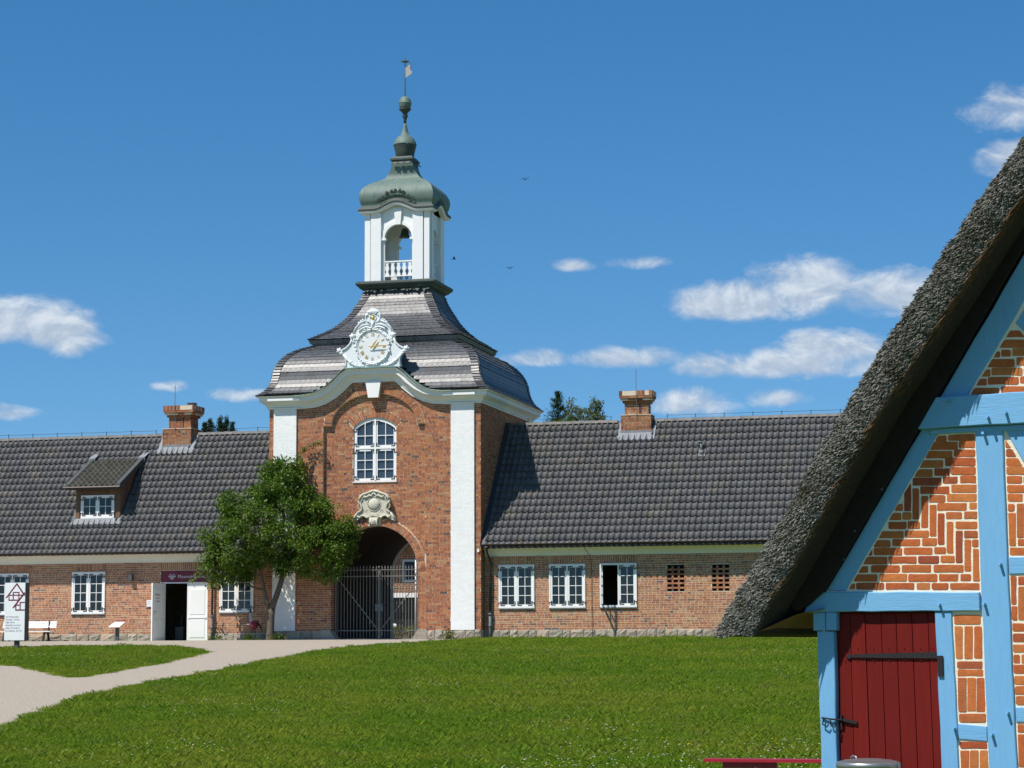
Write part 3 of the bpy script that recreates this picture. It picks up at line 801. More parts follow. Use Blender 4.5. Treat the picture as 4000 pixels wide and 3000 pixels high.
for prof, pitch, low in ((LOW, 0.148, True), (UPR, 0.138, False)):
    cv = curve(prof, 160)
    acc = [0.0]
    for a, b in zip(cv, cv[1:]): acc.append(acc[-1] + (b - a).length)
    def at(L):
        L = min(max(L, 0), acc[-1] - 1e-4)
        i = max(j for j in range(len(acc)) if acc[j] <= L); i = min(i, len(cv) - 2)
        f_ = (L - acc[i]) / (acc[i + 1] - acc[i]); return cv[i].lerp(cv[i + 1], f_), (cv[i + 1] - cv[i]).normalized()
    nc = int(acc[-1] / pitch) + 1
    # core under the slates
    m = MB()
    for s in range(4):
        for j in range(0, len(cv) - 1, 4):
            a, b = cv[j], cv[min(j + 4, len(cv) - 1)]
            for q in range(24):
                f0, f1 = -1 + 2 * q / 24, -1 + 2 * (q + 1) / 24
                ha, hb = (a.x, b.x) if s in (0, 2) else (a.x - .29, b.x - .29)
                if low and s == 0 and (a.y + b.y) / 2 < ctop_at((f0 + f1) / 2 * ha) + 0.06: continue
                m.add([side_pt(s, a.x, f0 * (ha - .03), -0.03, a.y), side_pt(s, a.x, f1 * (ha - .03), -0.03, a.y), side_pt(s, b.x, f1 * (hb - .03), -0.03, b.y), side_pt(s, b.x, f0 * (hb - .03), -0.03, b.y)], [(0, 1, 2, 3)])
    m.build('roof_boarding', m_tile_dk, tower)
    for ci in range(nc):
        L0 = ci * pitch
        p0, t0 = at(L0); p1, _ = at(min(L0 + pitch + 0.05, acc[-1]))
        tn = (t0.y, -t0.x)
        tiltc = r.uniform(0.010, 0.026)
        for s in range(4):
            w0 = (p0.x if s in (0, 2) else p0.x - .29); w1 = (p1.x if s in (0, 2) else p1.x - .29)
            sw = 0.19 if s in (0, 1) else 0.4
            u = -w0 + r.uniform(0, sw)
            edges = [-w0]
            while u < w0 - 0.05: edges.append(u); u += sw * r.uniform(0.9, 1.1)
            edges.append(w0)
            for a, b in zip(edges, edges[1:]):
                if low and s == 0 and p0.y < ctop_at((a + b) / 2) + 0.03: continue
                k = w1 / w0 if abs(w0) > .01 else 1
                vis = s == 0 and r.random() < 0.42
                uc, ud = b - .002, a + .002
                uc = max(-w1, min(w1, uc)); ud = max(-w1, min(w1, ud))
                add_slate(s, p0, p1, tn, a + .001, b - .001, uc, ud, tiltc + r.uniform(-.0012, .0012), r.uniform(0.008, 0.022), vis and b - a > 0.1)
    # hip borders: a strip of slates laid along each hip
    hp = 0.105; nh = int(acc[-1] / hp)
    for i in range(nh):
        a, ta = at(i * hp); b, _ = at(i * hp + hp + 0.03)
        tn = (ta.y, -ta.x)
        for s in range(4):
            for e in (-1, 1):
                wa_, wb_ = (a.x, b.x) if s in (0, 2) else (a.x - .29, b.x - .29)
                if low and s == 0 and a.y < ctop_at(3.9): pass
                wd = 0.27
                u0, u1 = e * wa_, e * (wa_ - wd); v0, v1 = e * wb_, e * (wb_ - wd)
                if e > 0: u0, u1, v0, v1 = u1, u0, v1, v0
                add_slate(s, a, b, tn, u0, u1, v1, v0, 0.045 + r.uniform(-.004, .004), r.uniform(-.02, .02), False)
for me, c in slate_parts: link('slate', me, m_slate, tower, c)
link('slating', np_mesh('slating', SV, SF), m_slate, tower, (0, 0, 0), None, 'stuff')
# lead-grey fascia between the two roofs
def square_loft(prof, m, cyc=TY, dn=0.29):
    b = len(m.v); n = len(prof)
    for h, z in prof:
        hx, hy = h, h - dn
        m.v += [(-hx, cyc - hy, z), (hx, cyc - hy, z), (hx, cyc + hy, z), (-hx, cyc + hy, z)]
    for i in range(n - 1):
        for q in range(4):
            m.f.append((b + i * 4 + q, b + i * 4 + (q + 1) % 4, b + (i + 1) * 4 + (q + 1) % 4, b + (i + 1) * 4 + q))
    m.f.append((b + (n - 1) * 4, b + (n - 1) * 4 + 1, b + (n - 1) * 4 + 2, b + (n - 1) * 4 + 3))
m = MB(); square_loft([(2.5, 10.36), (2.66, 10.37), (2.68, 10.43), (2.74, 10.46), (2.80, 10.585), (2.3, 10.60)], m)
m_fascia = material('grey_fascia', (0.13, 0.15, 0.15), 0.55, 0.25, 4, 0.1, 20, 0.4, col2=(0.05, 0.05, 0.045), c2scale=3)
m.build('roof_fascia', m_fascia, tower)

# ---- window of the tower
def L_iron(parent, x, z, sx, sz, y, s=0.13, hook=True):
    m = MB()
    m.box(min(0, sx * s), max(0, sx * s), -0.008, 0.0, -0.015, 0.015).box(-0.015, 0.015, -0.009, 0.001, min(0, sz * s), max(0, sz * s))
    if hook:
        m.box(min(-sx * .075, -sx * .02), max(-sx * .075, -sx * .02), -0.012, 0.0, sz * .09 - .011, sz * .09 + .011)
        m.box(-sx * .075 - .01, -sx * .075 + .01, -0.012, 0.0, min(sz * .03, sz * .1) - .02, max(sz * .03, sz * .1) + .005)
    m.build('corner_iron', m_iron, parent, None) if False else link('corner_iron', m.mesh('corner_iron'), m_iron, parent, (x, y, z))
pane_cache = {}
def pane(parent, x0, x1, z0, z1, y, mat, rot=None, at=None):
    key = (round(x1 - x0, 3), round(z1 - z0, 3), mat.name)
    if key not in pane_cache: pane_cache[key] = MB().box(-(x1 - x0) / 2, (x1 - x0) / 2, 0, 0.006, -(z1 - z0) / 2, (z1 - z0) / 2).mesh('pane')
    a = Vector((rng.uniform(-.012, .012), 0, rng.uniform(-.012, .012)))
    link('pane', pane_cache[key], mat, parent, at or ((x0 + x1) / 2, y, (z0 + z1) / 2), rot or (a.x, 0, a.z))
win = None
m = MB(); y0, y1 = 0.19, 0.27
wax = lambda x: 6.55 + math.sqrt(max(0, 1.10 ** 2 - x * x))
outer = [(-0.775, 5.445), (0.775, 5.445)] + arc(0, 6.55, 1.10, 1.10, math.acos(0.775 / 1.10), PI - math.acos(0.775 / 1.10), 14)
def arched(x0, x1, z0, drop):
    n = 8; return [(x0, z0), (x1, z0)] + [(x1 + (x0 - x1) * i / n, wax(x1 + (x0 - x1) * i / n) - drop) for i in range(n + 1)]
holes = []
cols = [(-0.665, -0.385), (-0.36, -0.085), (0.085, 0.36), (0.385, 0.665)]
lowrows = [(5.555, 5.85), (5.875, 6.17), (6.195, 6.50)]
for a, b in cols:
    for c, d in lowrows: holes.append([(a, c), (b, c), (b, d), (a, d)])
    holes.append([(a, 6.70), (b, 6.70), (b, 7.02), (a, 7.02)])
    holes.append(arched(a, b, 7.045, 0.115))
m.prism(outer, y0, y1, [h[::-1] for h in holes])
m.box(-0.03, 0.03, y0 - 0.02, y0 + 0.01, 5.49, 7.6).box(-0.72, 0.72, y0 - 0.018, y0 + 0.01, 6.57, 6.63)
tw = m.build('window', m_white, tower, (0, 0.2, 6.5), label='tall arched white casement window')
for a, b in cols:
    for c, d in lowrows + [(6.70, 7.02)]: pane(tw, a - .005, b + .005, c - .005, d + .005, 0.235, m_glass_t)
    q = arched(a - .005, b + .005, 7.04, 0.11)
    MB().prism(q, 0.235, 0.241).build('pane', m_glass_t, tw, ((a + b) / 2, 0.238, 7.2))
for x, sx in ((-0.70, 1), (-0.05, -1), (0.05, 1), (0.70, -1)):
    outer_ = abs(x) > 0.5
    for z, sz in ((5.52, 1), (6.535, -1), (6.665, 1)): L_iron(tw, x, z, sx, sz, y0 - 0.003, 0.12, outer_)
    L_iron(tw, x, (7.53 if not outer_ else 7.28), sx, -1, y0 - 0.003, 0.12, outer_)
MB().box(-0.80, 0.80, 0.10, 0.25, 5.405, 5.44).build('window_sill', m_white, tower, (0, 0.2, 5.42))

# ---- belfry
BHX, BY0, BY1, BZ0, BZ1 = 1.22, 2.60, 4.50, 12.86, 15.36
bel = MB()
AO, AS, AR = 0.05, 14.42, 0.52           # arch offset, springing, radius
def arch_wall(w, xc, half):
    p = [(-half, BZ0), (xc - AR, BZ0)] + arc(xc, AS, AR, AR, PI, 0, 16) + [(xc + AR, BZ0), (half, BZ0), (half, BZ1 + 0.02)]
    p += [(xc + 0.9 * math.cos(PI * i / 12), BZ1 + 0.02 + 0.26 * math.sin(PI * i / 12)) for i in range(13)] if w else []
    p += [(-half, BZ1 + 0.02)]
    return p
bel.prism(arch_wall(1, 0.03, BHX - 0.09), BY0 + 0.08, BY0 + 0.22)
bel.prism(arch_wall(1, 0.03, BHX - 0.09), BY1 - 0.22, BY1 - 0.08)
hy = (BY1 - BY0) / 2; AR_ = 0.40
side = [(-hy + 0.23, BZ0), (-AR_, BZ0)] + arc(0, AS, AR_, AR_, PI, 0, 16) + [(AR_, BZ0), (hy - 0.23, BZ0), (hy - 0.23, BZ1 + 0.02), (-hy + 0.23, BZ1 + 0.02)]
for x0, x1 in ((BHX - 0.22, BHX - 0.08), (-BHX + 0.08, -BHX + 0.22)):
    bel.prism(side, x0, x1, f=lambda x, y, z: (y, (BY0 + BY1) / 2 + x, z))
bel.box(-BHX + 0.2, BHX - 0.2, BY0 + 0.2, BY1 - 0.2, BZ0 - 0.04, BZ0 + 0.02).box(-BHX + 0.2, BHX - 0.2, BY0 + 0.2, BY1 - 0.2, BZ1 - 0.1, BZ1 - 0.04)
m_bel = material('belfry_paint', (0.77, 0.775, 0.77), 0.5, 0.06, 4, 0.1, 30, 0.4, col2=(0.42, 0.44, 0.36), c2scale=2.0, c2lo=0.64, c2hi=0.85, stretch=(1, 1, 0.6))
belf = bel.build('belfry', m_bel, tower, (0, TY, BZ0))
for sx in (-1, 1):
    for (yy, d) in ((BY0, 1), (BY1, -1)):
        a, b = sx * BHX, sx * (BHX - 0.20)
        MB().box(min(a, b), max(a, b), min(yy, yy + d * .2), max(yy, yy + d * .2), BZ0, BZ1).build('corner_post', m_bel, belf, (sx * BHX, yy, BZ0))
        a, b = sx * (BHX - 0.235), sx * (BHX - 0.62)
        MB().box(min(a, b), max(a, b), min(yy - d * .03, yy + d * .09), max(yy - d * .03, yy + d * .09), BZ0, BZ1).build('belfry_pilaster', m_bel, belf, (sx * 0.8, yy, BZ0))
        yb = yy + d * 0.24
        MB().box(min(sx * (BHX + .02), sx * (BHX - .1)), max(sx * (BHX + .02), sx * (BHX - .1)), min(yb, yb + d * .28), max(yb, yb + d * .28), BZ0, BZ1).build('belfry_pilaster', m_bel, belf, (sx * BHX, yb, BZ0))
for yy, d in ((BY0, -1), (BY1, 1)):
    ys_ = yy - d * 0.08
    MB().prism([(-0.06, 14.92), (0.13, 14.92), (0.18, 15.5), (-0.12, 15.5)], ys_ - 0.09, ys_ + 0.05).build('arch_keystone', m_bel, belf, (0.03, ys_, 15.2))
    for x in (0.03 - AR - 0.06, 0.03 + AR + 0.06):
        MB().box(x - 0.13, x + 0.13, ys_ - 0.08, ys_ + 0.1, 14.36, 14.44).build('impost', m_bel, belf, (x, ys_, 14.4))
    m = MB().prism(arc(0.03, AS, AR - 0.0, AR, PI, 0, 18) + arc(0.03, AS, AR + .12, AR + .12, 0, PI, 18), ys_ - 0.035, ys_ + 0.02)
    m.build('arch_moulding', m_bel, belf, (0, ys_, AS))
    MB().box(-0.5, 0.56, ys_ - 0.0, ys_ + 0.07, 13.56, 13.61).box(-0.5, 0.56, ys_, ys_ + 0.07, 13.03, 13.075).build('balustrade_rail', m_bel, belf, (0, ys_, 13.3))
vase = [(0.05, 0), (0.078, 0.04), (0.05, 0.10), (0.035, 0.14), (0.07, 0.22), (0.078, 0.28), (0.05, 0.36), (0.04, 0.40), (0.07, 0.44), (0.06, 0.485)]
bme = MB().prism(vase + [(-x, z) for x, z in vase[::-1]], -0.016, 0.016).mesh('baluster')
for yy in (BY0 + 0.115, BY1 - 0.115):
    for i in range(5): link('baluster', bme, m_bel, belf, (-0.40 + i * 0.215, yy, 13.075))
for xx in (BHX - 0.15, -BHX + 0.15):
    for i in range(4): link('baluster', bme, m_bel, belf, (xx, TY - 0.3 + i * 0.2, 13.075), (0, 0, PI / 2))
    MB().box(xx - .03, xx + .03, TY - .42, TY + .42, 13.56, 13.61).box(xx - .03, xx + .03, TY - .42, TY + .42, 13.03, 13.075).build('balustrade_rail', m_bel, belf, (xx, TY, 13.3))
    for ya in (TY - AR_ - 0.05, TY + AR_ + 0.05):
        MB().box(xx - .02 if xx < 0 else xx - .02, xx + .13 if xx > 0 else xx + .02, ya - .1, ya + .1, 14.36, 14.44).build('impost', m_bel, belf, (xx, ya, 14.4))
# a bell inside
MB().lathe([(0.02, 0.0), (0.10, -0.02), (0.13, -0.12), (0.16, -0.26), (0.22, -0.34), (0.20, -0.34)], (0, TY, 14.95), 14).build('bell', m_copper_dk, belf, (0, TY, 14.9), smooth=True)
m = MB(); square_loft([(1.15, 12.48), (1.36, 12.60), (1.40, 12.66), (1.46, 12.70), (1.49, 12.76), (1.48, 12.82), (1.42, 12.86), (1.1, 12.88)], m)
m.build('belfry_base', m_copper_dk, tower, (0, TY, 12.6))
# torn lead leaves under the base
r = random.Random(9)
leafp = [(-0.05, 0), (-0.07, -0.05), (-0.035, -0.06), (-0.03, -0.11), (0.0, -0.085), (0.02, -0.13), (0.04, -0.07), (0.075, -0.06), (0.05, 0)]
lme = MB().prism(leafp, -0.006, 0.006).mesh('lead_leaf')
for i in range(19):
    x = -1.2 + 2.4 * i / 18
    if r.random() < 0.22: continue
    o = link('lead_leaf', lme, m_copper_dk, tower, (x, TY - (1.27 - 0.29) - 0.07, 12.57), (r.uniform(-.5, -.2), r.uniform(-.3, .3), r.uniform(-.2, .2)))
    o.scale = (r.uniform(.8, 1.5), 1, r.uniform(.7, 1.5))
# ---- copper dome with eyebrow eaves
DP = [(1.20, 15.34), (1.375, 15.36), (1.41, 15.43), (1.43, 15.49), (1.42, 15.53), (1.37, 15.57), (1.335, 15.62), (1.335, 15.70), (1.36, 15.735), (1.385, 15.85), (1.405, 15.98), (1.38, 16.13), (1.30, 16.30), (1.16, 16.45), (0.98, 16.57), (0.78, 16.68), (0.62, 16.80), (0.50, 16.97), (0.42, 17.15), (0.385, 17.34)]
DWT = [1, 1, 1, 1, 1, 1, 1, .95, .8, .45, .15, 0, 0, 0, 0, 0, 0, 0, 0, 0]
bump_ = lambda u: 0.27 * (0.5 + 0.5 * math.cos(PI * min(1, abs(u) / 0.80))) ** 0.8
m = MB(); mu = MB(); mr = MB(); NU = 28
def dome_pt(s, h, f, z, w):
    dn = 0.29 if h > 0.6 else 0.29 * max(0, (h - 0.385)) / 0.215
    hx, hy = h, h - dn
    if s in (0, 2):
        u = f * hx; zz = z + w * bump_(u / 1.0)
        return (u, TY - hy, zz) if s == 0 else (-u, TY + hy, zz)
    u = f * hy; zz = z + w * bump_(u / 0.85)
    return (hx, TY + u, zz) if s == 1 else (-hx, TY - u, zz)
for s in range(4):
    b = len(m.v)
    for j, (h, z) in enumerate(DP):
        for i in range(NU + 1): m.v.append(dome_pt(s, h, -1 + 2 * i / NU, z, DWT[j]))
    for j in range(6, len(DP) - 1):
        for i in range(NU):
            q = b + j * (NU + 1) + i; m.f.append((q, q + 1, q + NU + 2, q + NU + 1))
    b3 = len(mr.v); mr.v += m.v[b:b + 8 * (NU + 1)]
    for j in range(2, 6):
        for i in range(NU):
            q = b3 + j * (NU + 1) + i; mr.f.append((q, q + 1, q + NU + 2, q + NU + 1))
    b2 = len(mu.v); mu.v += m.v[b:b + 3 * (NU + 1)]
    for j in range(2):
        for i in range(NU):
            q = b2 + j * (NU + 1) + i; mu.f.append((q, q + 1, q + NU + 2, q + NU + 1))
dome = m.build('dome', m_copper, tower, (0, TY, 15.4), smooth=False)
dome.data.polygons.foreach_set('use_smooth', [True] * len(dome.data.polygons))
mr.build('dome_rim', m_copper_dk, tower, (0, TY, 15.4), smooth=True)
mu.build('dome_eaves', m_bel, tower, (0, TY, 15.36))
for i in range(9):     # lead leaves over the eyebrow
    x = -0.62 + i * 0.155
    o = link('lead_leaf', lme, m_copper_dk, dome, (x, TY - 1.06 - 0.06, 15.64 + bump_(x) + (0.16 if 2 <= i <= 6 else 0.06)), (PI + 0.25, r.uniform(-.3, .3), 0)); o.scale = (1.15, 1, 1.25)
for i in range(3):
    o = link('lead_leaf', lme, m_copper, dome, (-0.24 + i * 0.24, TY - 0.46, 17.34), (-0.55, 0, 0)); o.scale = (1.9, 1, 1.0)
    o = link('lead_leaf', lme, m_copper_dk, dome, (0.46, TY - 0.24 + i * 0.24, 17.34), (-0.55, 0, PI / 2)); o.scale = (1.9, 1, 1.0)
m = MB(); square_loft([(0.385, 17.30), (0.39, 17.40), (0.44, 17.42), (0.44, 17.48), (0.40, 17.50), (0.37, 17.56), (0.30, 17.58)], m, dn=0.0)
m.build('finial_base', m_copper_dk, tower, (0, TY, 17.3))
fin = MB().lathe([(0.30, 17.56), (0.325, 17.60), (0.36, 17.78), (0.415, 18.00), (0.425, 18.03)], (0, TY, 0), 20).build('finial_urn', m_copper_dk, tower, (0, TY, 17.6), smooth=True)
MB().lathe([(0.43, 18.03), (0.425, 18.06), (0.40, 18.16), (0.34, 18.27), (0.25, 18.36), (0.20, 18.39), (0.17, 18.40), (0.115, 18.56), (0.07, 18.74), (0.05, 18.86)], (0, TY, 0), 20).build('finial_cap', m_copper, tower, (0, TY, 18.1), smooth=True)
MB().lathe([(0.05, 18.86), (0.055, 19.0), (0.08, 19.08), (0.115, 19.14), (0.08, 19.2), (0.10, 19.26), (0.20, 19.36), (0.24, 19.40), (0.17, 19.38)], (0, TY, 0), 14).build('finial_neck', m_copper_dk, tower, (0, TY, 18.9), smooth=True)
MB().lathe([(0.10, 19.34), (0.17, 19.40), (0.22, 19.50), (0.235, 19.60), (0.238, 19.62), (0.225, 19.66), (0.20, 19.76), (0.13, 19.85), (0.02, 19.885)], (0, TY, 0), 20).build('finial_ball', m_copper, tower, (0, TY, 19.6), smooth=True)
MB().lathe([(0.22, 19.60), (0.246, 19.61), (0.246, 19.63), (0.22, 19.64)], (0, TY, 0), 20).build('ball_band', m_copperroof, tower, (0, TY, 19.62))
vane = MB().tube([(0, TY, 19.87), (0, TY, 21.32)], [0.022, 0.012], 8).build('vane_rod', m_copper_dk, tower, (0, TY, 19.9))
MB().lathe([(0.01, 21.16), (0.13, 21.18), (0.15, 21.20), (0.13, 21.215), (0.01, 21.24)], (0, TY, 0), 14).build('vane_disc', m_copper, tower, (0, TY, 21.2))
m_vane = material('vane_sheet', (0.36, 0.33, 0.29), 0.5, 0.3, 10, 0, 1, 0.4, metal=0.2)
MB().prism([(0.0, 20.57), (0.28, 20.69), (0.33, 20.76), (0.26, 20.82), (0.22, 20.90), (0.24, 21.06), (0.13, 21.02), (0.0, 20.98)], -0.006, 0.006, f=lambda x, y, z: (x * 0.94, TY + y - x * .3, z)).build('vane_flag', m_vane, tower, (0.1, TY, 20.8))
MB().tube([(0.235, TY - .075, 20.9), (0.235, TY - .075, 21.12)], 0.012, 6).build('vane_spike', m_copper_dk, tower, (0.235, TY, 21))

# ---- clock on the cornice
ck = MB()
CX, CZ = 0.045, 10.08
half = [(0.0, 9.365), (1.03, 9.365), (0.99, 9.55), (1.0, 9.70), (1.12, 9.86), (1.27, 9.90), (1.27, 10.02), (1.12, 10.03), (0.92, 10.12), (0.80, 10.26), (0.78, 10.42), (0.72, 10.62), (0.60, 10.82), (0.44, 10.97), (0.30, 11.04), (0.27, 11.12), (0.28, 11.22), (0.21, 11.33), (0.09, 11.42), (0.0, 11.44)]
outl = [(CX + x, z) for x, z in half[1:]] + [(CX - x, z) for x, z in half[::-1][1:-1]]
ck.prism(outl, -0.26, -0.12)
clock = ck.build('clock_board', m_clock, tower, (CX, -0.2, 9.37))
MB().lathe([(0.0, 0), (0.535, 0), (0.535, 0.02), (0.0, 0.021)], (0, 0, 0), 40).build('dial', m_clock, clock, (CX, -0.262, CZ), rot=(PI / 2, 0, 0))
orn = MB(); r = random.Random(31)
def orn_tube(pts, rad, y=-0.28, n=6): orn.tube([(CX + x, y, z) for x, z in pts], rad, n)
ringp = [(0.60 * math.cos(a), 10.08 + 0.60 * math.sin(a)) for a in [2 * PI * i / 40 for i in range(41)]]
orn_tube(ringp, [0.035 + 0.012 * (i % 2) for i in range(41)], -0.285)
orn_tube([(0.545 * math.cos(a), 10.08 + 0.545 * math.sin(a)) for a in [2 * PI * i / 40 for i in range(41)]], 0.018, -0.285)
for i in range(46):
    a = 2 * PI * i / 46 + r.uniform(-.05, .05); rr = 0.60 + r.uniform(-.03, .07)
    orn.ball((CX + rr * math.cos(a), -0.30 - r.uniform(0, .03), 10.08 + rr * math.sin(a)), r.uniform(.022, .042), 1, 0.8, 1, 6, 4)
for s in (-1, 1):
    orn_tube([(s * x, z) for x, z in ((0.76, 10.36), (0.82, 10.22), (0.94, 10.09), (1.10, 10.0), (1.22, 9.96))], 0.032)
    orn_tube([(s * x, z) for x, z in ((1.2, 9.92), (1.06, 9.80), (0.97, 9.66), (0.97, 9.5), (1.0, 9.40))], 0.02)
    orn_tube([(s * x, z) for x, z in ((1.06, 9.86), (0.95, 9.68), (0.80, 9.53), (0.6, 9.43), (0.4, 9.40))], [0.02, 0.03, 0.025, 0.035, 0.02])
    orn_tube([(s * x, z) for x, z in ((0.72, 10.56), (0.62, 10.76), (0.46, 10.92), (0.28, 11.0))], 0.028)
    orn_tube([(s * x, z) for x, z in ((0.50, 10.62), (0.40, 10.72), (0.22, 10.78), (0.07, 10.74), (0.05, 10.68))], 0.03, -0.30)
    orn_tube([(s * x, z) for x, z in ((0.52, 10.72), (0.38, 10.84), (0.2, 10.87), (0.1, 10.82))], 0.026, -0.29)
    orn_tube([(s * x, z) for x, z in ((0.10, 10.92), (0.22, 10.98), (0.27, 11.1), (0.24, 11.2), (0.17, 11.2))], 0.026, -0.28)
    for (x, z, q) in ((1.22, 9.99, .075), (1.14, 9.9, .055), (0.74, 10.47, .085), (0.80, 9.56, .055), (0.72, 9.5, .045), (0.62, 9.46, .05), (0.44, 9.42, .05), (0.34, 9.42, .04), (0.68, 10.35, .04), (0.70, 10.28, .035), (0.42, 10.98, .04), (0.5, 10.92, .04), (0.36, 11.03, .035)):
        orn.ball((CX + s * x, -0.29, z), q, 1, 0.6, 1, 7, 5)
        for k in range(5):
            a = 2 * PI * k / 5 + z; orn.ball((CX + s * x + q * math.cos(a), -0.285, z + q * math.sin(a)), q * 0.45, 1, 0.7, 1, 6, 4)
for i in range(-3, 4):   # shell of the crest
    orn_tube([(i * 0.018, 11.17), (i * 0.05, 11.3), (i * 0.062, 11.40 - abs(i) * 0.03)], [0.012, 0.028, 0.034])
orn_tube([(0.11 * math.cos(a), 11.09 + 0.11 * math.sin(a)) for a in [2 * PI * i / 14 for i in range(15)]], 0.02, -0.275)
orn_tube([(0, 10.98), (0, 10.84), (0, 10.72)], [0.07, 0.045, 0.02])
orn.build('clock_ornament', m_clock, clock, (CX, -0.28, CZ), smooth=True)
MB().ball((CX, -0.29, 11.09), 0.07, 1, 0.6, 1, 12, 8).build('gilt_boss', m_gold, clock, (CX, -0.29, 11.09), smooth=True)
NUM = ['XII', 'I', 'II', 'III', 'IIII', 'V', 'VI', 'VII', 'VIII', 'IX', 'X', 'XI']
for i, s in enumerate(NUM):
    a = PI / 2 - 2 * PI * i / 12
    me = MB(); w = 0.0; items = []
    for ch in s:
        wd = {'I': 0.030, 'V': 0.066, 'X': 0.066}[ch]; items.append((ch, w, wd)); w += wd
    for ch, x, wd in items:
        x0 = x - w / 2; h = 0.062
        if ch == 'I': me.box(x0 + .006, x0 + .023, -0.006, 0, -h, h)
        elif ch == 'V':
            me.hexa([(x0 + .026, -.006, -h), (x0 + .042, -.006, -h), (x0 + .042, 0, -h), (x0 + .026, 0, -h), (x0, -.006, h), (x0 + .018, -.006, h), (x0 + .018, 0, h), (x0, 0, h)])
            me.hexa([(x0 + .03, -.0065, -h), (x0 + .038, -.0065, -h), (x0 + .038, -.0005, -h), (x0 + .03, -.0005, -h), (x0 + .054, -.0065, h), (x0 + .063, -.0065, h), (x0 + .063, -.0005, h), (x0 + .054, -.0005, h)])
        else:
            me.hexa([(x0 + .044, -.006, -h), (x0 + .062, -.006, -h), (x0 + .062, 0, -h), (x0 + .044, 0, -h), (x0, -.006, h), (x0 + .018, -.006, h), (x0 + .018, 0, h), (x0, 0, h)])
            me.hexa([(x0 + .004, -.0065, -h), (x0 + .012, -.0065, -h), (x0 + .012, -.0005, -h), (x0 + .004, -.0005, -h), (x0 + .05, -.0065, h), (x0 + .058, -.0065, h), (x0 + .058, -.0005, h), (x0 + .05, -.0005, h)])
    link('numeral', me.mesh('numeral'), m_gold, clock, (CX + 0.425 * math.cos(a), -0.284, CZ + 0.425 * math.sin(a)), (0, PI / 2 - a, 0))
def hand(L, wd, ang, y, tail):
    m = MB().prism([(-wd * .4, -tail), (wd * .4, -tail), (wd * .5, 0), (wd, L * .35), (wd * .45, L * .8), (0, L), (-wd * .45, L * .8), (-wd, L * .35), (-wd * .5, 0)], -0.006, 0.006)
    link('clock_hand', m.mesh('clock_hand'), m_gold, clock, (CX, y, CZ), (0, ang, 0))
hand(0.33, 0.035, math.radians(37), -0.335, 0.10); hand(0.50, 0.026, math.radians(88), -0.36, 0.14)
MB().ball((CX, -0.35, CZ), 0.035, 1, 1, 1, 8, 6).build('hand_hub', m_gold, clock, (CX, -0.35, CZ))

# ---- sandstone cartouche over the gate
ca = MB()
KX = 0.045
hf = [(0.0, 4.22), (0.16, 4.17), (0.34, 4.24), (0.52, 4.14), (0.76, 4.05), (0.74, 4.18), (0.62, 4.36), (0.50, 4.42), (0.46, 4.52), (0.52, 4.62), (0.55, 4.74), (0.52, 4.88), (0.42, 5.0), (0.26, 5.05), (0.16, 5.09), (0.10, 5.14), (0.0, 5.15)]
ca.prism([(KX + x, z) for x, z in hf[:]] + [(KX - x, z) for x, z in hf[::-1][1:-1]], -0.06, 0.15)
cart = ca.build('cartouche', m_sand, tower, (KX, 0, 4.5))
o2 = MB()
def ct(pts, rad, y=-0.09):
    for s in (-1, 1): o2.tube([(KX + s * x, y, z) for x, z in pts], rad, 7)
ct([(0.0, 5.10), (0.12, 5.07), (0.22, 5.03), (0.40, 4.98), (0.50, 4.88), (0.53, 4.76)], [0.05, 0.04, 0.035, 0.04, 0.04, 0.035])
ct([(0.53, 4.76), (0.56, 4.70), (0.50, 4.68), (0.46, 4.60), (0.43, 4.5), (0.46, 4.42), (0.54, 4.38), (0.60, 4.34)], 0.032)
ct([(0.60, 4.34), (0.70, 4.2), (0.74, 4.1)], [0.03, 0.035, 0.02])
ct([(0.60, 4.24), (0.52, 4.18), (0.44, 4.25), (0.34, 4.24), (0.26, 4.17), (0.16, 4.22), (0.0, 4.26)], [0.025, 0.035, 0.025, 0.035, 0.03, 0.035, 0.045])
ct([(0.36, 4.9), (0.26, 4.88), (0.16, 4.95), (0.08, 4.92), (0.06, 4.98), (0.0, 5.03)], [0.05, 0.03, 0.045, 0.03, 0.03, 0.035], -0.085)
for s in (-1, 1):
    for k in range(12):
        a = k / 11; x = 0.5 + 0.08 * math.sin(a * PI * 2); z = 4.45 + a * 0.5
        o2.ball((KX + s * x, -0.085, z), 0.026, 1, .8, 1, 6, 4)
    for k in range(6): o2.ball((KX + s * (0.62 + k * 0.022), -0.075, 4.32 - k * 0.038), 0.022, 1, .8, 1, 6, 4)
    for k in range(4): o2.ball((KX + s * (0.24 + k * 0.05), -0.08, 4.93 - k * 0.02), 0.024, 1, .8, 1, 6, 4)
for i in range(7): o2.ball((KX + (i - 3) * 0.05, -0.10, 4.30 - abs(i - 3) * 0.008), 0.034, 1, .8, 1, 6, 4)
o2.build('cartouche_scrolls', m_sand, cart, (KX, -0.09, 4.6), smooth=True)
MB().lathe([(0.0, 0.08), (0.08, 0.075), (0.15, 0.055), (0.20, 0.025), (0.205, 0.0), (0.225, 0.0), (0.235, 0.02), (0.25, 0.02), (0.255, 0.0)][::-1], (0, 0, 0), 28).build('medallion', m_sand, cart, (KX, -0.06, 4.64), rot=(PI / 2, 0, 0), smooth=True)
m_digit = material('carved_digits', (0.22, 0.20, 0.15), 0.9, 0.2, 8)
lettering('17', 0.13, (KX - 0.30, -0.0625, 4.36), (PI / 2, 0, 0), m_digit, cart, 'carved_year', 0.002, 'CENTER')
lettering('70', 0.13, (KX + 0.27, -0.0625, 4.36), (PI / 2, 0, 0), m_digit, cart, 'carved_year', 0.002, 'CENTER')
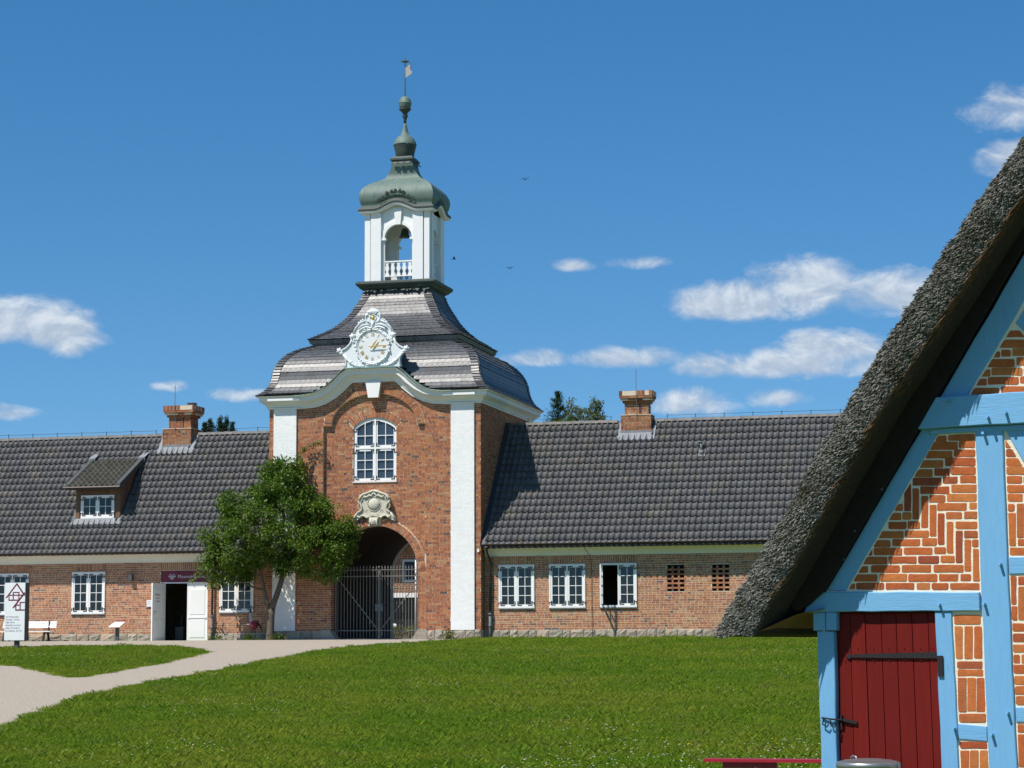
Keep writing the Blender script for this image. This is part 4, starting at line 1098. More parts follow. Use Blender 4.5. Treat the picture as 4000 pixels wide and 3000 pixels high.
ks = MB().prism([(KX - 0.13, 3.89), (KX + 0.13, 3.89), (KX + 0.17, 4.20), (KX - 0.17, 4.20)], -0.12, 0.15)
kst = ks.build('arch_keystone', m_sand, tower, (KX, 0, 4.05))
o3 = MB().ball((KX, -0.12, 4.03), 0.11, 1, .55, 1.15, 10, 8).ball((KX, -0.19, 4.02), 0.025, 1, 1, 1.6, 6, 5)
for s in (-1, 1):
    o3.ball((KX + s * .045, -0.175, 4.07), 0.02, 1, .7, .7, 6, 4)
    for k in range(4): o3.tube([(KX + s * (.03 + k * .03), -0.14, 4.15), (KX + s * (.07 + k * .02), -0.15, 4.10 - k * .05), (KX + s * (.06 + k * .018), -0.14, 3.98 - k * .02)], 0.017, 6)
    o3.tube([(KX, -0.185, 3.985), (KX + s * .04, -0.18, 3.97), (KX + s * .075, -0.16, 3.93)], 0.014, 6)
o3.tube([(KX - .035, -0.178, 3.95), (KX + .035, -0.178, 3.95)], 0.009, 6)
o3.build('carved_mask', m_sand, kst, (KX, -0.15, 4.05), smooth=True)

# ================================================================== IRON GATE
gate = thing('iron_gate', 'two-leaf iron bar gate with spear tips closing the archway', 'gate', (GC, 0.35, 0.0))
for s in (-1, 1):
    xa, xb = (GC - 1.5, GC + 0.045) if s < 0 else (GC + 0.105, GC + 1.53)
    m = MB()
    for z, h in ((2.40, .028), (2.18, .028), (0.32, .028), (0.035, .028)): m.box(xa, xb, 0.335, 0.365, z - h / 2, z + h / 2)
    hx = xa if s < 0 else xb
    m.box(hx - .025, hx + .025, 0.325, 0.375, 0.0, 2.42)
    sx = xb if s < 0 else xa
    m.box(sx - .014, sx + .014, 0.33, 0.37, 0.0, 2.42)
    A = Vector((hx - s * .02, 0.37, 2.16 - (.12 if s > 0 else 0))); B = Vector((sx + s * .03, 0.37, 0.36)); d = (B - A).normalized(); n_ = Vector((-d.z, 0, d.x)) * 0.016
    m.hexa([A - n_, B - n_, B - n_ + Vector((0, .012, 0)), A - n_ + Vector((0, .012, 0)), A + n_, B + n_, B + n_ + Vector((0, .012, 0)), A + n_ + Vector((0, .012, 0))])
    leaf_ = m.build('gate_leaf', m_gateiron, gate, ((xa + xb) / 2, 0.35, 0.0))
    bm_ = MB().box(-.0085, .0085, -.0085, .0085, 0.0, 2.44)
    bm_.hexa([(-.009, -.006, 2.44), (.009, -.006, 2.44), (.009, .006, 2.44), (-.009, .006, 2.44), (-.026, -.007, 2.475), (.026, -.007, 2.475), (.026, .007, 2.475), (-.026, .007, 2.475)])
    bm_.hexa([(-.018, -.006, 2.475), (.018, -.006, 2.475), (.018, .006, 2.475), (-.018, .006, 2.475), (-.002, -.002, 2.55), (.002, -.002, 2.55), (.002, .002, 2.55), (-.002, .002, 2.55)])
    bar = bm_.mesh('bar')
    nb = 13
    for i in range(nb):
        x = xa + (xb - xa) * (i + 0.65) / (nb + 0.3)
        link('bar', bar, m_gateiron, leaf_, (x, 0.35, 0.0))
m = MB()
for z in (2.30, 2.05, 1.60, 1.17, 0.74, 0.30, 0.08): m.box(GC + 0.025, GC + 0.125, 0.32, 0.345, z - .022, z + .022)
m.tube([(GC + 0.075, 0.325, 0.03), (GC + 0.075, 0.325, 2.5)], 0.012, 6).ball((GC + .075, .325, 2.49), .04, 1, 1, 1, 8, 6)
m.build('meeting_stile', m_gateiron, gate, (GC + 0.07, 0.33, 1.2))
MB().box(GC - 0.06, GC + 0.215, 0.30, 0.375, 0.98, 1.22).box(GC - .07, GC + .225, .29, .38, 1.215, 1.235).build('lock_box', m_castiron, gate, (GC + .07, 0.33, 1.1))
MB().tube([(GC + .2, .30, 1.17), (GC + .3, .28, 1.19)], 0.012, 6).build('gate_handle', m_iron, gate, (GC + .25, .3, 1.18))
pole = thing('white_pole', 'slim white pole standing at the right edge of the gateway', 'pole', (GC + 1.355, 0.47, 0.0))
MB().tube([(GC + 1.355, 0.47, 0.0), (GC + 1.355, 0.47, 3.4)], 0.032, 10).build('shaft', m_signwhite, pole, (GC + 1.355, 0.47, 0.0), smooth=True)
MB().lathe([(0.03, 0.0), (0.06, 0.0), (0.06, 0.05), (0.034, 0.06)], (GC + 1.355, 0.47, 0.0), 10).build('foot_plate', m_post, pole, (GC + 1.355, 0.47, 0.0))

# ================================================================== WINGS
WY = 0.38
def casement_window(parent, x0, x1, z0, z1, y, rows, open_left=None, label=None, mat=m_glass, dormer=False, keepz=None):
    """outer frame, two casements with two columns of panes each"""
    f = 0.055; mid = (x0 + x1) / 2; d = 0.075
    m = MB()
    m.box(x0, x0 + f, y, y + d, z0, z1).box(x1 - f, x1, y, y + d, z0, z1)
    m.box(x0 + f, x1 - f, y, y + d, z1 - f, z1).box(x0 + f, x1 - f, y - .012, y + d, z0, z0 + f * 1.15)
    m.box(mid - .022, mid + .022, y + .004, y + d, z0 + f, z1 - f)
    sashes = [(x0 + f, mid - .022), (mid + .022, x1 - f)]
    s = 0.058; g = 0.021; inner = []
    for k, (a, b) in enumerate(sashes):
        if open_left and k == 0: continue
        ys, ye = y + .010, y + .055
        za, zb = z0 + f * 1.15, z1 - f
        m.box(a + .002, a + s, ys, ye, za, zb).box(b - s, b - .002, ys, ye, za, zb).box(a + s, b - s, ys, ye, za, za + s).box(a + s, b - s, ys, ye, zb - s, zb)
        c = (a + b) / 2
        m.box(c - g / 2, c + g / 2, ys + .008, ye - .006, za + s, zb - s)
        ph = (zb - za - 2 * s - (rows - 1) * g) / rows
        for i in range(rows - 1):
            zz = za + s + (i + 1) * ph + i * g
            m.box(a + s, c - g / 2, ys + .008, ye - .006, zz, zz + g).box(c + g / 2, b - s, ys + .008, ye - .006, zz, zz + g)
        for i in range(rows):
            zz = za + s + i * (ph + g)
            for (p, q) in ((a + s, c - g / 2), (c + g / 2, b - s)): inner.append((p - .004, q + .004, zz - .004, zz + ph + .004, y + .035))
    w = m.build('window', m_white, parent, (mid, y, z0), label=label)
    for (p, q, c, e, yy) in inner: pane(w, p, q, c, e, yy, mat)
    if not dormer: MB().box(x0 - .01, x1 + .01, y - .02, y + .10, z0 - .03, z0 - .002).build('window_sill', m_lead, w, (mid, y, z0 - .02))
    for k, (a, b) in enumerate(sashes):
        if open_left and k == 0: continue
        hs, ms = (a, b) if k == 0 else (b, a); sg = 1 if k == 0 else -1
        for z, sz in ((z0 + f * 1.15 + .03, 1), (z1 - f - .03, -1)):
            L_iron(w, hs + sg * .03, z, sg, sz, y + .006, .14, True)
            L_iron(w, ms - sg * .03, z, -sg, sz, y + .006, .14, False)
    if open_left:
        a, b = sashes[0]; L = b - a; za, zb = z0 + f * 1.15, z1 - f
        m = MB(); ang = math.radians(open_left)
        m.box(0.002, s, 0, .045, za, zb).box(L - s, L, 0, .045, za, zb).box(s, L - s, 0, .045, za, za + s).box(s, L - s, 0, .045, zb - s, zb)
        c = L / 2; m.box(c - g / 2, c + g / 2, .008, .039, za + s, zb - s)
        ph = (zb - za - 2 * s - (rows - 1) * g) / rows
        for i in range(rows - 1):
            zz = za + s + (i + 1) * ph + i * g
            m.box(s, c - g / 2, .008, .039, zz, zz + g).box(c + g / 2, L - s, .008, .039, zz, zz + g)
        m.v = [(p[0], p[1], p[2] - z0) for p in m.v]
        link('open_casement', m.mesh('open_casement'), m_white, w, (a, y, z0), (0, 0, -ang), label='open casement swung outwards')
        clear = m_glass_clear
        for i in range(rows):
            zz = za + s + i * (ph + g)
            for (p, q) in ((s, c - g / 2), (c + g / 2, L - s)):
                u = (p + q) / 2
                pane(w, p - .004, q + .004, zz - .004, zz + ph + .004, 0, clear, (0, 0, -ang), (a + u * math.cos(ang) + .022 * math.sin(ang), y - u * math.sin(ang) + .022 * math.cos(ang), zz + ph / 2))
    return w
m_glass_clear = bpy.data.materials.new('clear_glass'); m_glass_clear.use_nodes = True
t = NT(m_glass_clear.node_tree); m_glass_clear.node_tree.nodes.clear()
gl = t.n('ShaderNodeBsdfGlossy', None, Roughness=0.02); tp = t.n('ShaderNodeBsdfTransparent')
t.n('ShaderNodeOutputMaterial', None, i0=t.n('ShaderNodeMixShader', None, i0=0.12, i1=tp.outputs[0], i2=gl.outputs[0]).outputs[0])

SLOPE = 1.285; SA = math.atan(SLOPE); RY, RZ = 3.45, 7.62
def roof_z(y): return 3.19 + SLOPE * y
def tile_geo():
    P = []; F = []; TWd, TL = 0.235, 0.37; nx = 9
    prof = []
    for i in range(nx):
        x = TWd * i / (nx - 1)
        if x < 0.09: z = 0.055 * math.sin(PI * x / 0.09) ** 0.6 if 0 < x < .09 else 0
        else: z = -0.010 * math.sin(PI * (x - .09) / (TWd - .09))
        prof.append((x, z))
    for yy, lift in ((0.0, 0.042), (TL, 0.0)):
        for x, z in prof: P.append((x, yy, z + lift))
    for x, z in prof: P.append((x, 0.004, z + 0.012))
    for i in range(nx - 1):
        F.append((i, i + 1, nx + i + 1, nx + i)); F.append((2 * nx + i, 2 * nx + i + 1, i + 1, i))
    return np.array(P), np.array(F)
TP, TF = tile_geo()
def emit_tiles(parent, tiles, slope, n_parts, mat):
    """tiles: list of (x, y, z) lower-left corners"""
    me = np_mesh('roof_tile', TP, TF, True); me.materials.append(mat)
    cand = sorted((((Vector(t_) - CAM).length, i) for i, t_ in enumerate(tiles) if in_frame((t_[0] + .1, t_[1] + .1, t_[2] + .1))))
    ch = set(i for _, i in cand[:n_parts])
    ca_, sa_ = math.cos(slope), math.sin(slope)
    R = np.array([[1, 0, 0], [0, ca_, -sa_], [0, sa_, ca_]])
    base = TP @ R.T; V = []; F = []; k = 0
    for i, t_ in enumerate(tiles):
        j = (rng.uniform(-.004, .004), 0, rng.uniform(-.004, .004))
        if i in ch: link('roof_tile', me, mat, parent, (t_[0] + j[0], t_[1], t_[2] + j[2]), (slope + rng.uniform(-.008, .008), 0, 0))
        else:
            V.append(base + np.array([t_[0] + j[0], t_[1], t_[2] + j[2]]) - np.array(WL[parent.name])); F.append(TF + k * len(TP)); k += 1
    if V:
        o = link('roof_tiling', np_mesh('roof_tiling', np.concatenate(V), np.concatenate(F), True), mat, None, (0, 0, 0), None, 'stuff'); o.parent = parent
        WL[o.name] = WL[parent.name].copy()
TPX, TPS = 0.2085, 0.3175
def cove_fascia(x0, x1, z0):
    pr = [(WY + 0.01, z0), (WY - 0.03, z0), (WY - 0.035, z0 + 0.06), (WY - .05, z0 + .065), (WY - .09, z0 + .13), (WY - .16, z0 + .20), (WY - .27, z0 + .255), (WY - .42, z0 + .275), (WY - .42, z0 + .31), (WY + .01, z0 + .31)]
    m = MB(); n = len(pr)
    m.v = [(x0, y, z) for y, z in pr] + [(x1, y, z) for y, z in pr]
    m.f = [(i, (i + 1) % n, n + (i + 1) % n, n + i) for i in range(n)] + [tuple(range(n))[::-1], tuple(range(n, 2 * n))]
    return m
def gutter(parent, x0, x1, z, y):
    m = MB(); n = 8; R_ = 0.062
    for k, xx in enumerate((x0, x1)):
        for i in range(n + 1):
            a = PI + PI * i / n; m.v.append((xx, y + R_ * math.cos(a), z + R_ * math.sin(a)))
        for i in range(n + 1):
            a = PI + PI * (n - i) / n; m.v.append((xx, y + (R_ - .008) * math.cos(a), z + (R_ - .008) * math.sin(a) + .003))
    N = 2 * (n + 1)
    for i in range(N): m.f.append((i, (i + 1) % N, N + (i + 1) % N, N + i))
    m.f.append(tuple(range(n + 1))); m.f.append(tuple(N + i for i in range(n + 1))[::-1])
    x = x0 + 0.4
    m.tube([(x0, y - R_, z + .002), (x1, y - R_, z + .002)], 0.009, 6)
    while x < x1:
        m.box(x - .012, x + .012, y - R_ - .004, y - R_ + .004, z - .05, z + .012); m.box(x - .012, x + .012, y - R_, y + R_, z - R_ - .012, z - R_ + .002); x += 0.78
    return m.build('gutter', m_gutter, parent, ((x0 + x1) / 2, y, z))
def downpipe(parent, x, z, y, zsplit=0.9):
    m = MB().lathe([(0.045, -.12), (0.075, -.04), (0.085, 0.02)], (x, y - .02, z - .06), 10)
    m.tube([(x, y - .02, z - .16), (x, y + .02, z - .24), (x, WY - .10, z - .46), (x, WY - .09, z - .60), (x, WY - .09, zsplit)], 0.038, 10)
    for zz in (zsplit + .05, 1.9, z - .62): m.lathe([(0.038, -.02), (0.05, -.02), (0.05, .02), (0.038, .02)], (x, WY - .09, zz), 10)
    p = m.build('downpipe', m_gutter, parent, (x, WY - .09, 1.5), smooth=True)
    m = MB().tube([(x, WY - .09, zsplit + .02), (x, WY - .09, -.15)], 0.05, 10).lathe([(0.05, -.03), (0.068, -.03), (0.068, .04), (0.05, .04)], (x, WY - .09, zsplit - .02), 10)
    m.lathe([(0.05, -.06), (0.062, -.05), (0.062, .05), (0.05, .06)], (x, WY - .09, 0.45), 10)
    m.ball((x, WY - .14, 0.45), 0.035, 1, .5, 1, 8, 6)
    m.build('cast_iron_foot', m_castiron, p, (x, WY - .09, .4), smooth=True)
def ridge(parent, x0, x1, gaps):
    me = MB(); n = 6
    for k, (xx, rr) in enumerate(((0.0, 0.125), (0.36, 0.105))):
        for i in range(n + 1):
            a = PI * i / n; me.v.append((xx, -rr * math.cos(a), rr * 0.95 * math.sin(a)))
    for i in range(n): me.f.append((i, n + 1 + i, n + 2 + i, i + 1))
    me.f.append(tuple(range(n + 1)))
    ms = me.mesh('ridge_tile', True); ms.materials.append(m_ridge)
    x = x0
    while x < x1 - 0.05:
        if not any(a < x + .17 < b for a, b in gaps): link('ridge_tile', ms, m_ridge, parent, (x, RY, RZ - 0.055 + rng.uniform(-.004, .004)), (0, rng.uniform(-.006, .006), 0))
        x += 0.335
def conductor(parent, x0, x1, gaps):
    m = MB(); x = x0 + 0.3; last = None
    z = RZ + 0.17
    while x < x1:
        if not any(a - .05 < x < b + .05 for a, b in gaps):
            m.tube([(x, RY, RZ + .04), (x, RY, z + .03)], 0.012, 6)
            if last is not None and x - last < 1.2: m.tube([(last, RY, z), ((x + last) / 2, RY, z - .012), (x, RY, z)], 0.006, 5)
            last = x
        x += 1.005
    m.build('lightning_conductor', m_iron, parent, ((x0 + x1) / 2, RY, z))
def chimney(parent, x0, x1, y0, depth, sx0, sx1, zb, zs, zc, zt, ov, seed, pot=None):
    r = random.Random(seed); y1 = y0 + depth; ins = sx0 - x0
    ya, yb = y0 + ins * .9, y1 - ins * .9
    m = MB().box(x0 + .017, x1 - .017, y0 + .017, y1 - .017, roof_z(y0) - .9, zs - .004).box(sx0 + .017, sx1 - .017, ya + .017, yb - .017, zs - .01, zc + .02)
    c = m.build('chimney', m_mortar, parent, ((x0 + x1) / 2, y0, zb))
    fr = [((0, y0 + .012, 0), (1, 0, 0), (0, 1, 0), x0, x1, zb - .2, zs), ((x1 - .012, 0, 0), (0, 1, 0), (-1, 0, 0), y0, y1, zb - .2, zs), ((x0 + .012, 0, 0), (0, -1, 0), (1, 0, 0), -y1, -y0, zb - .2, zs),
          ((0, ya + .012, 0), (1, 0, 0), (0, 1, 0), sx0, sx1, zs + .01, zc), ((sx1 - .012, 0, 0), (0, 1, 0), (-1, 0, 0), ya, yb, zs + .01, zc), ((sx0 + .012, 0, 0), (0, -1, 0), (1, 0, 0), -yb, -ya, zs + .01, zc)]
    for O, U, N_, a, b, za, zb_ in fr:
        k = int(round((zb_ - za) / COURSE)); co = (zb_ - za) / k
        emit_bricks(lay_bricks(za, zb_, lambda p, q: [(a, b)], r, co), c, m_brick_c, (O, U, N_), n_parts=120, depth=0.05, proud=0.001)
    MB().box(x0 - .004, x1 + .004, y0 - .004, y1 + .004, zs - .012, zs + .012).build('chimney_ledge', m_mortar, c, ((x0 + x1) / 2, y0, zs))
    # corbelled head: oversailing courses, then a course of headers
    zz = zc; hh = (zt - .17 - zc) / 3
    for k, o_ in enumerate((.06, .12, .16)):
        bk = lay_bricks(zz, zz + hh, lambda p, q: [(sx0 - o_, sx1 + o_)], r, hh)
        MB().box(sx0 - o_ + .008, sx1 + o_ - .008, ya - o_ + .008, yb + o_ - .008, zz, zz + hh + .006).build('corbel_course', m_mortar if k == 1 else m_brick_c, c, ((x0 + x1) / 2, y0, zz))
        emit_bricks(bk, c, m_brick_c, ((0, ya - o_ + .01, 0), (1, 0, 0), (0, 1, 0)), n_parts=0, depth=.04)
        emit_bricks(lay_bricks(zz, zz + hh, lambda p, q: [(ya - o_, yb + o_)], r, hh), c, m_brick_c, ((sx1 + o_ - .01, 0, 0), (0, 1, 0), (-1, 0, 0)), n_parts=0, depth=.04)
        zz += hh
    o_ = ov
    MB().box(sx0 - o_ + .008, sx1 + o_ - .008, ya - o_ + .008, yb + o_ - .008, zz, zt - .006).build('chimney_cap', m_mortar, c, ((x0 + x1) / 2, y0, zz))
    n_ = int((sx1 - sx0 + 2 * o_) / .125); w = (sx1 - sx0 + 2 * o_) / n_
    emit_bricks([], c, m_brick_c, ((0, ya - o_ + .01, 0), (1, 0, 0), (0, 1, 0)), extra=[[(sx0 - o_ + i * w + .006, zz + .004), (sx0 - o_ + (i + 1) * w - .006, zz + .004), (sx0 - o_ + (i + 1) * w - .006, zt), (sx0 - o_ + i * w + .006, zt)] for i in range(n_)], depth=.06)
    n_ = int((yb - ya + 2 * o_) / .125); w = (yb - ya + 2 * o_) / n_
    emit_bricks([], c, m_brick_c, ((sx1 + o_ - .01, 0, 0), (0, 1, 0), (-1, 0, 0)), extra=[[(ya - o_ + i * w + .006, zz + .004), (ya - o_ + (i + 1) * w - .006, zz + .004), (ya - o_ + (i + 1) * w - .006, zt), (ya - o_ + i * w + .006, zt)] for i in range(n_)], depth=.06)
    # lead flashing
    m = MB(); nn = 24
    yb_ = y0 - 0.21
    for j, (yy, up) in enumerate(((yb_, .055), (yb_ + .05, .06), (y0 - .03, .062))):
        for i in range(nn + 1):
            x = x0 - .14 + (x1 - x0 + .28) * i / nn
            m.v.append((x, yy + (rng.uniform(-.015, .015) if j == 0 else 0), roof_z(yy) + up + (.022 * math.sin(2 * PI * x / TPX) if j < 2 else .01)))
    for j in range(2):
        for i in range(nn): q = j * (nn + 1) + i; m.f.append((q, q + 1, q + nn + 2, q + nn + 1))
    m.box(x0 - .012, x1 + .012, y0 - .014, y0 - .004, roof_z(y0) - .05, roof_z(y0) + .12)
    for xx in (x0 - .14, x1 + .008):
        m.add([(xx, y0 - .2, roof_z(y0 - .2) + .075), (xx + .132, y0 - .2, roof_z(y0 - .2) + .075), (xx + .132, 3.35, roof_z(3.35) + .075), (xx, 3.35, roof_z(3.35) + .075)], [(0, 1, 2, 3)])
    m.build('lead_flashing', m_lead, c, ((x0 + x1) / 2, y0, zb))
    xr = (sx0 + sx1) / 2 + (0.03 if not pot else -.12)
    MB().tube([(xr, y0 - .03, zs - .12), (xr, ya - ov - .03, zt + .0), (xr, ya - ov - .03, zt + .75)], 0.011, 6).build('lightning_rod', m_ridge, c, (xr, y0, zs))
    if pot: MB().box(pot - .12, pot + .12, ya + .2, ya + .5, zt - .02, zt + .13).box(pot - .14, pot + .14, ya + .18, ya + .52, zt + .10, zt + .13).build('flue_cover', m_post, c, (pot, ya + .3, zt))
    MB().box(sx1 - .33, sx1 - .30, ya - .004, ya + .01, zs + .05, zc - .02).build('slit_shade', m_dark, c, (sx1 - .31, ya, zs))  # dark strip painting the shade of a recessed slit in the shaft
    return c
def wing_shell(root, x0, x1, holes, z_f):
    """walls, floor, roof boarding"""
    m = grid_wall(x0, x1, -0.3, z_f + 0.1, holes, WY + 0.012, WY + 0.36)
    m.box(x0, x1, 6.5, 6.86, -0.3, 2.9)
    m.build('wall', m_mortar, root)
    a, b = x0, x1
    m = MB()
    for xx, d in ((x0, .3), (x1 - .3, .3)):
        if abs(xx) < 5 and abs(xx + d) < 5: continue
        m.add([(xx, WY + .36, -.3), (xx, 6.5, -.3), (xx, 6.5, 2.9), (xx, RY, RZ - .15), (xx, WY + .36, 3.5), (xx + d, WY + .36, -.3), (xx + d, 6.5, -.3), (xx + d, 6.5, 2.9), (xx + d, RY, RZ - .15), (xx + d, WY + .36, 3.5)],
              [(0, 4, 3, 2, 1), (5, 6, 7, 8, 9), (0, 1, 6, 5), (1, 2, 7, 6), (2, 3, 8, 7), (3, 4, 9, 8), (4, 0, 5, 9)])
    m.build('gable_wall', m_brick_w, root)
    MB().box(x0 + .02, x1 - .02, WY + .37, 6.49, -.12, -.06).box(x0 + .02, x1 - .02, WY + .37, 6.49, 2.75, 2.82).build('inner_floor', m_dark, root)
    m = MB(); ye, yb = -0.08, 7.0
    m.add([(x0, ye, roof_z(ye) - .03), (x1, ye, roof_z(ye) - .03), (x1, RY, RZ - .06), (x0, RY, RZ - .06), (x0, yb, roof_z(ye) - .03), (x1, yb, roof_z(ye) - .03)], [(0, 1, 2, 3), (3, 2, 5, 4)])
    m.build('roof_boarding', m_tile_dk, root)
def wing_tiles(root, x0, x1, skip=lambda x, y: False, n=300):
    tiles = []; k = 0
    while True:
        s = 0.0 + k * TPS
        y = -0.115 + s * math.cos(SA); z = roof_z(y) - .008
        if y > RY - .10: break
        i = 0
        while x0 + (i + 1) * TPX <= x1 + 0.02:
            x = x0 + i * TPX
            if not skip(x + .1, y + .1): tiles.append((x, y, z))
            i += 1
        k += 1
    emit_tiles(root, tiles, SA, n, m_tile)
    # the far slope, seen only from elsewhere
    V = []; F = []; q = 0
    R = np.array([[-1, 0, 0], [0, -math.cos(SA), math.sin(SA)], [0, math.sin(SA), math.cos(SA)]])
    base = TP @ R.T
    kk = 0
    while True:
        y = -0.115 + kk * TPS * math.cos(SA)
        if y > RY - .10: break
        i = 0
        while x0 + (i + 1) * TPX <= x1 + .02:
            V.append(base + np.array([x0 + (i + 1) * TPX, 2 * RY - y, roof_z(y) - .008]) - np.array(WL[root.name])); F.append(TF + q * len(TP)); q += 1; i += 1
        kk += 1
    o = link('roof_tiling', np_mesh('roof_tiling', np.concatenate(V), np.concatenate(F), True), m_tile, None, (0, 0, 0), None, 'stuff'); o.parent = root

# ---------------------------------------------------------------- right wing
XR1 = 24.0
rw = thing('brick_wing', 'long low brick wing right of the gate tower, one window standing open', 'building', (14.0, WY, 0.0))
WR = [(4.36, 5.61, 1.045, 2.505), (6.125, 7.375, 1.045, 2.505), (7.885, 9.14, 1.05, 2.51)]
more_r = [(14.2 + 2.6 * i, 15.45 + 2.6 * i, 1.05, 2.51) for i in range(3)]
GRL = [(10.165, 10.745, 1.552, 2.44), (11.675, 12.255, 1.552, 2.43)]
wing_shell(rw, TW + .02, XR1, WR + more_r + GRL, 2.81)
r = random.Random(77)
def spans_r(za, zb):
    zc = (za + zb) / 2
    cuts = [(a, b) for a, b, c, d in WR + more_r + GRL if c < zc < d]
    if zc > 2.51: cuts += [(a - .02, b + .02) for a, b, c, d in WR + more_r]
    return sub_spans(TW + .03, XR1, cuts)
ex = []
for a, b, c, d in WR + more_r: ex += soldiers(a - .02, b + .02, d + .012, 2.80, r)
emit_bricks(lay_bricks(0.315, 2.82, spans_r, r), rw, m_brick_w, ((0, WY + .012, 0), (1, 0, 0), (0, 1, 0)), n_parts=300, extra=ex)
plinth(rw, TW + .05, XR1, -0.02, 0.31, WY - .01, r)
for i, (a, b, c, d) in enumerate(WR + more_r):
    casement_window(rw, a, b, c, d, WY - .03, 4, open_left=84 if i == 2 else None, label='window with its left casement standing open' if i == 2 else None)
hb = box_mesh('brick', 0.062, 0.12, 0.078); sb = box_mesh('brick', 0.21, 0.12, 0.062)
for a, b, c, d in GRL:
    gp = MB().box(a, b, WY + .20, WY + .22, c, d).build('air_brick_grille', m_dark, rw, ((a + b) / 2, WY + .2, c))
    for k in range(6):
        z = c + k * 0.1515
        for x in (a + .185, a + .395): link('brick', hb, m_brick_w, gp, (x, WY + .01, z + .045))
        if k < 5:
            x = a - .02; off = (k % 2) * .1
            for j in range(3 + (k % 2)):
                xa = max(a - .02, a - .02 + j * .212 - off); xb = min(b + .02, a - .02 + j * .212 - off + .204)
                if xb - xa > .03: MB().box(xa, xb, WY + .004, WY + .125, z + .090, z + .150).build('brick', m_brick_w, gp, ((xa + xb) / 2, WY, z + .12))
cove_fascia(TW + .06, XR1, 2.805).build('eaves_cornice', m_soffit, rw, (14, WY, 2.9))
gutter(rw, TW + .03, XR1, 3.185, -0.135)
downpipe(rw, 4.08, 3.16, -0.135, 0.86)
gapR = [(8.02, 9.22)]
def skip_r(x, y): return 8.08 < x < 9.17 and 3.0 < y
wing_tiles(rw, TW + .12, XR1, skip_r)
ridge(rw, TW + .02, XR1, gapR); conductor(rw, TW + .5, XR1, gapR)
m = MB()
for i in range(20):       # soaker along the tower
    pass
m.add([(TW + .002, -.12, roof_z(-.12) + .07), (TW + .16, -.12, roof_z(-.12) + .07), (TW + .16, RY, roof_z(RY) + .07), (TW + .002, RY, roof_z(RY) + .07), (TW + .003, -.12, roof_z(-.12) + .2), (TW + .003, RY, roof_z(RY) + .2)], [(0, 1, 2, 3), (0, 3, 5, 4)])
m_flash = material('dark_flashing', (0.05, 0.055, 0.06), 0.5, 0.2, 4)
m.build('wall_flashing', m_flash, rw, (TW, 1.5, 5))
chimney(rw, 8.08, 9.17, 3.06, 0.66, 8.2, 9.06, 7.2, 7.79, 8.22, 8.635, 0.17, 4)
m = MB().ball((11.05, 2.40, roof_z(2.40) + .07), 0.085, 1, 1, 1.1, 10, 8).tube([(11.05, 2.42, roof_z(2.4) + .08), (11.01, 2.44, roof_z(2.4) + .42)], 0.042, 8)
m.lathe([(0.07, 0), (0.075, .03), (0.02, .05)], (11.01, 2.44, roof_z(2.4) + .42), 8)
m.add([(10.93, 2.30, roof_z(2.30) + .06), (11.17, 2.30, roof_z(2.30) + .06), (11.17, 2.52, roof_z(2.52) + .06), (10.93, 2.52, roof_z(2.52) + .06)], [(0, 1, 2, 3)])
m.build('vent_pipe', m_castiron, rw, (11.05, 2.4, 6.3), smooth=True)
for (x, y) in ((6.98, 2.55), (9.78, 2.62)):
    MB().tube([(x, y, roof_z(y) + .03), (x + .01, y - .07, roof_z(y) + .06), (x + .02, y - .1, roof_z(y) - .02), (x + .06, y - .08, roof_z(y) + .04)], 0.014, 6).build('roof_hook', m_gutter, rw, (x, y, roof_z(y)))
m_rust = material('rusty_wire', (0.09, 0.045, 0.03), 0.7, 0.3, 10)
pts = [(7.30, y, roof_z(y) + .055) for y in (3.3, 2.4, 1.5, .6, -.1)] + [(7.42, -.17, 3.1), (7.55, WY - .06, 2.78), (7.60, WY - .02, 2.5), (7.60, WY - .02, 0.9), (7.62, WY - .05, 0.3), (7.62, WY - .05, -.1)]
MB().tube(pts, 0.009, 6).build('conductor_wire', m_rust, rw, (7.4, 0, 3))

# ---------------------------------------------------------------- left wing
XL0 = -24.0
lw = thing('brick_wing', 'long low brick wing left of the gate tower with shop door and dormer', 'building', (-14.0, WY, 0.0))
WLn = [(-14.41, -13.13, 0.97, 2.445), (-11.435, -10.15, 0.975, 2.46), (-5.785, -4.51, 0.985, 2.44)]
more_l = [(-17.6 - 2.6 * i, -16.3 - 2.6 * i, 0.97, 2.45) for i in range(3)]
DOOR = (-8.02, -6.24, -0.3, 2.47)
wing_shell(lw, XL0, -TW - .02, WLn + more_l + [DOOR], 2.77)
r = random.Random(99)
def spans_l(za, zb):
    zc = (za + zb) / 2
    cuts = [(a, b) for a, b, c, d in WLn + more_l + [DOOR] if c < zc < d]
    if zc > 2.465: cuts += [(a - .02, b + .02) for a, b, c, d in WLn + more_l + [DOOR]]
    return sub_spans(XL0, -TW - .03, cuts)
ex = []
for a, b, c, d in WLn + more_l + [DOOR]: ex += soldiers(a - .02, b + .02, d + .012, 2.76, r)
emit_bricks(lay_bricks(0.265, 2.78, spans_l, r), lw, m_brick_w, ((0, WY + .012, 0), (1, 0, 0), (0, 1, 0)), n_parts=300, extra=ex)
plinth(lw, XL0, DOOR[0] - .02, -0.06, 0.26, WY - .01, r, 0.3, 0.75); plinth(lw, DOOR[1] + .02, -TW - .05, -0.06, 0.26, WY - .01, r, 0.3, 0.75)
for i, (a, b, c, d) in enumerate(WLn + more_l): casement_window(lw, a, b, c, d, WY - .03, 4)
cove_fascia(XL0, -TW - .06, 2.765).build('eaves_cornice', m_soffit, lw, (-14, WY, 2.9))
gutter(lw, XL0, -TW - .03, 3.13, -0.135)
downpipe(lw, -6.02, 3.10, -0.135, 0.86)
DX0, DX1 = -11.85, -9.72
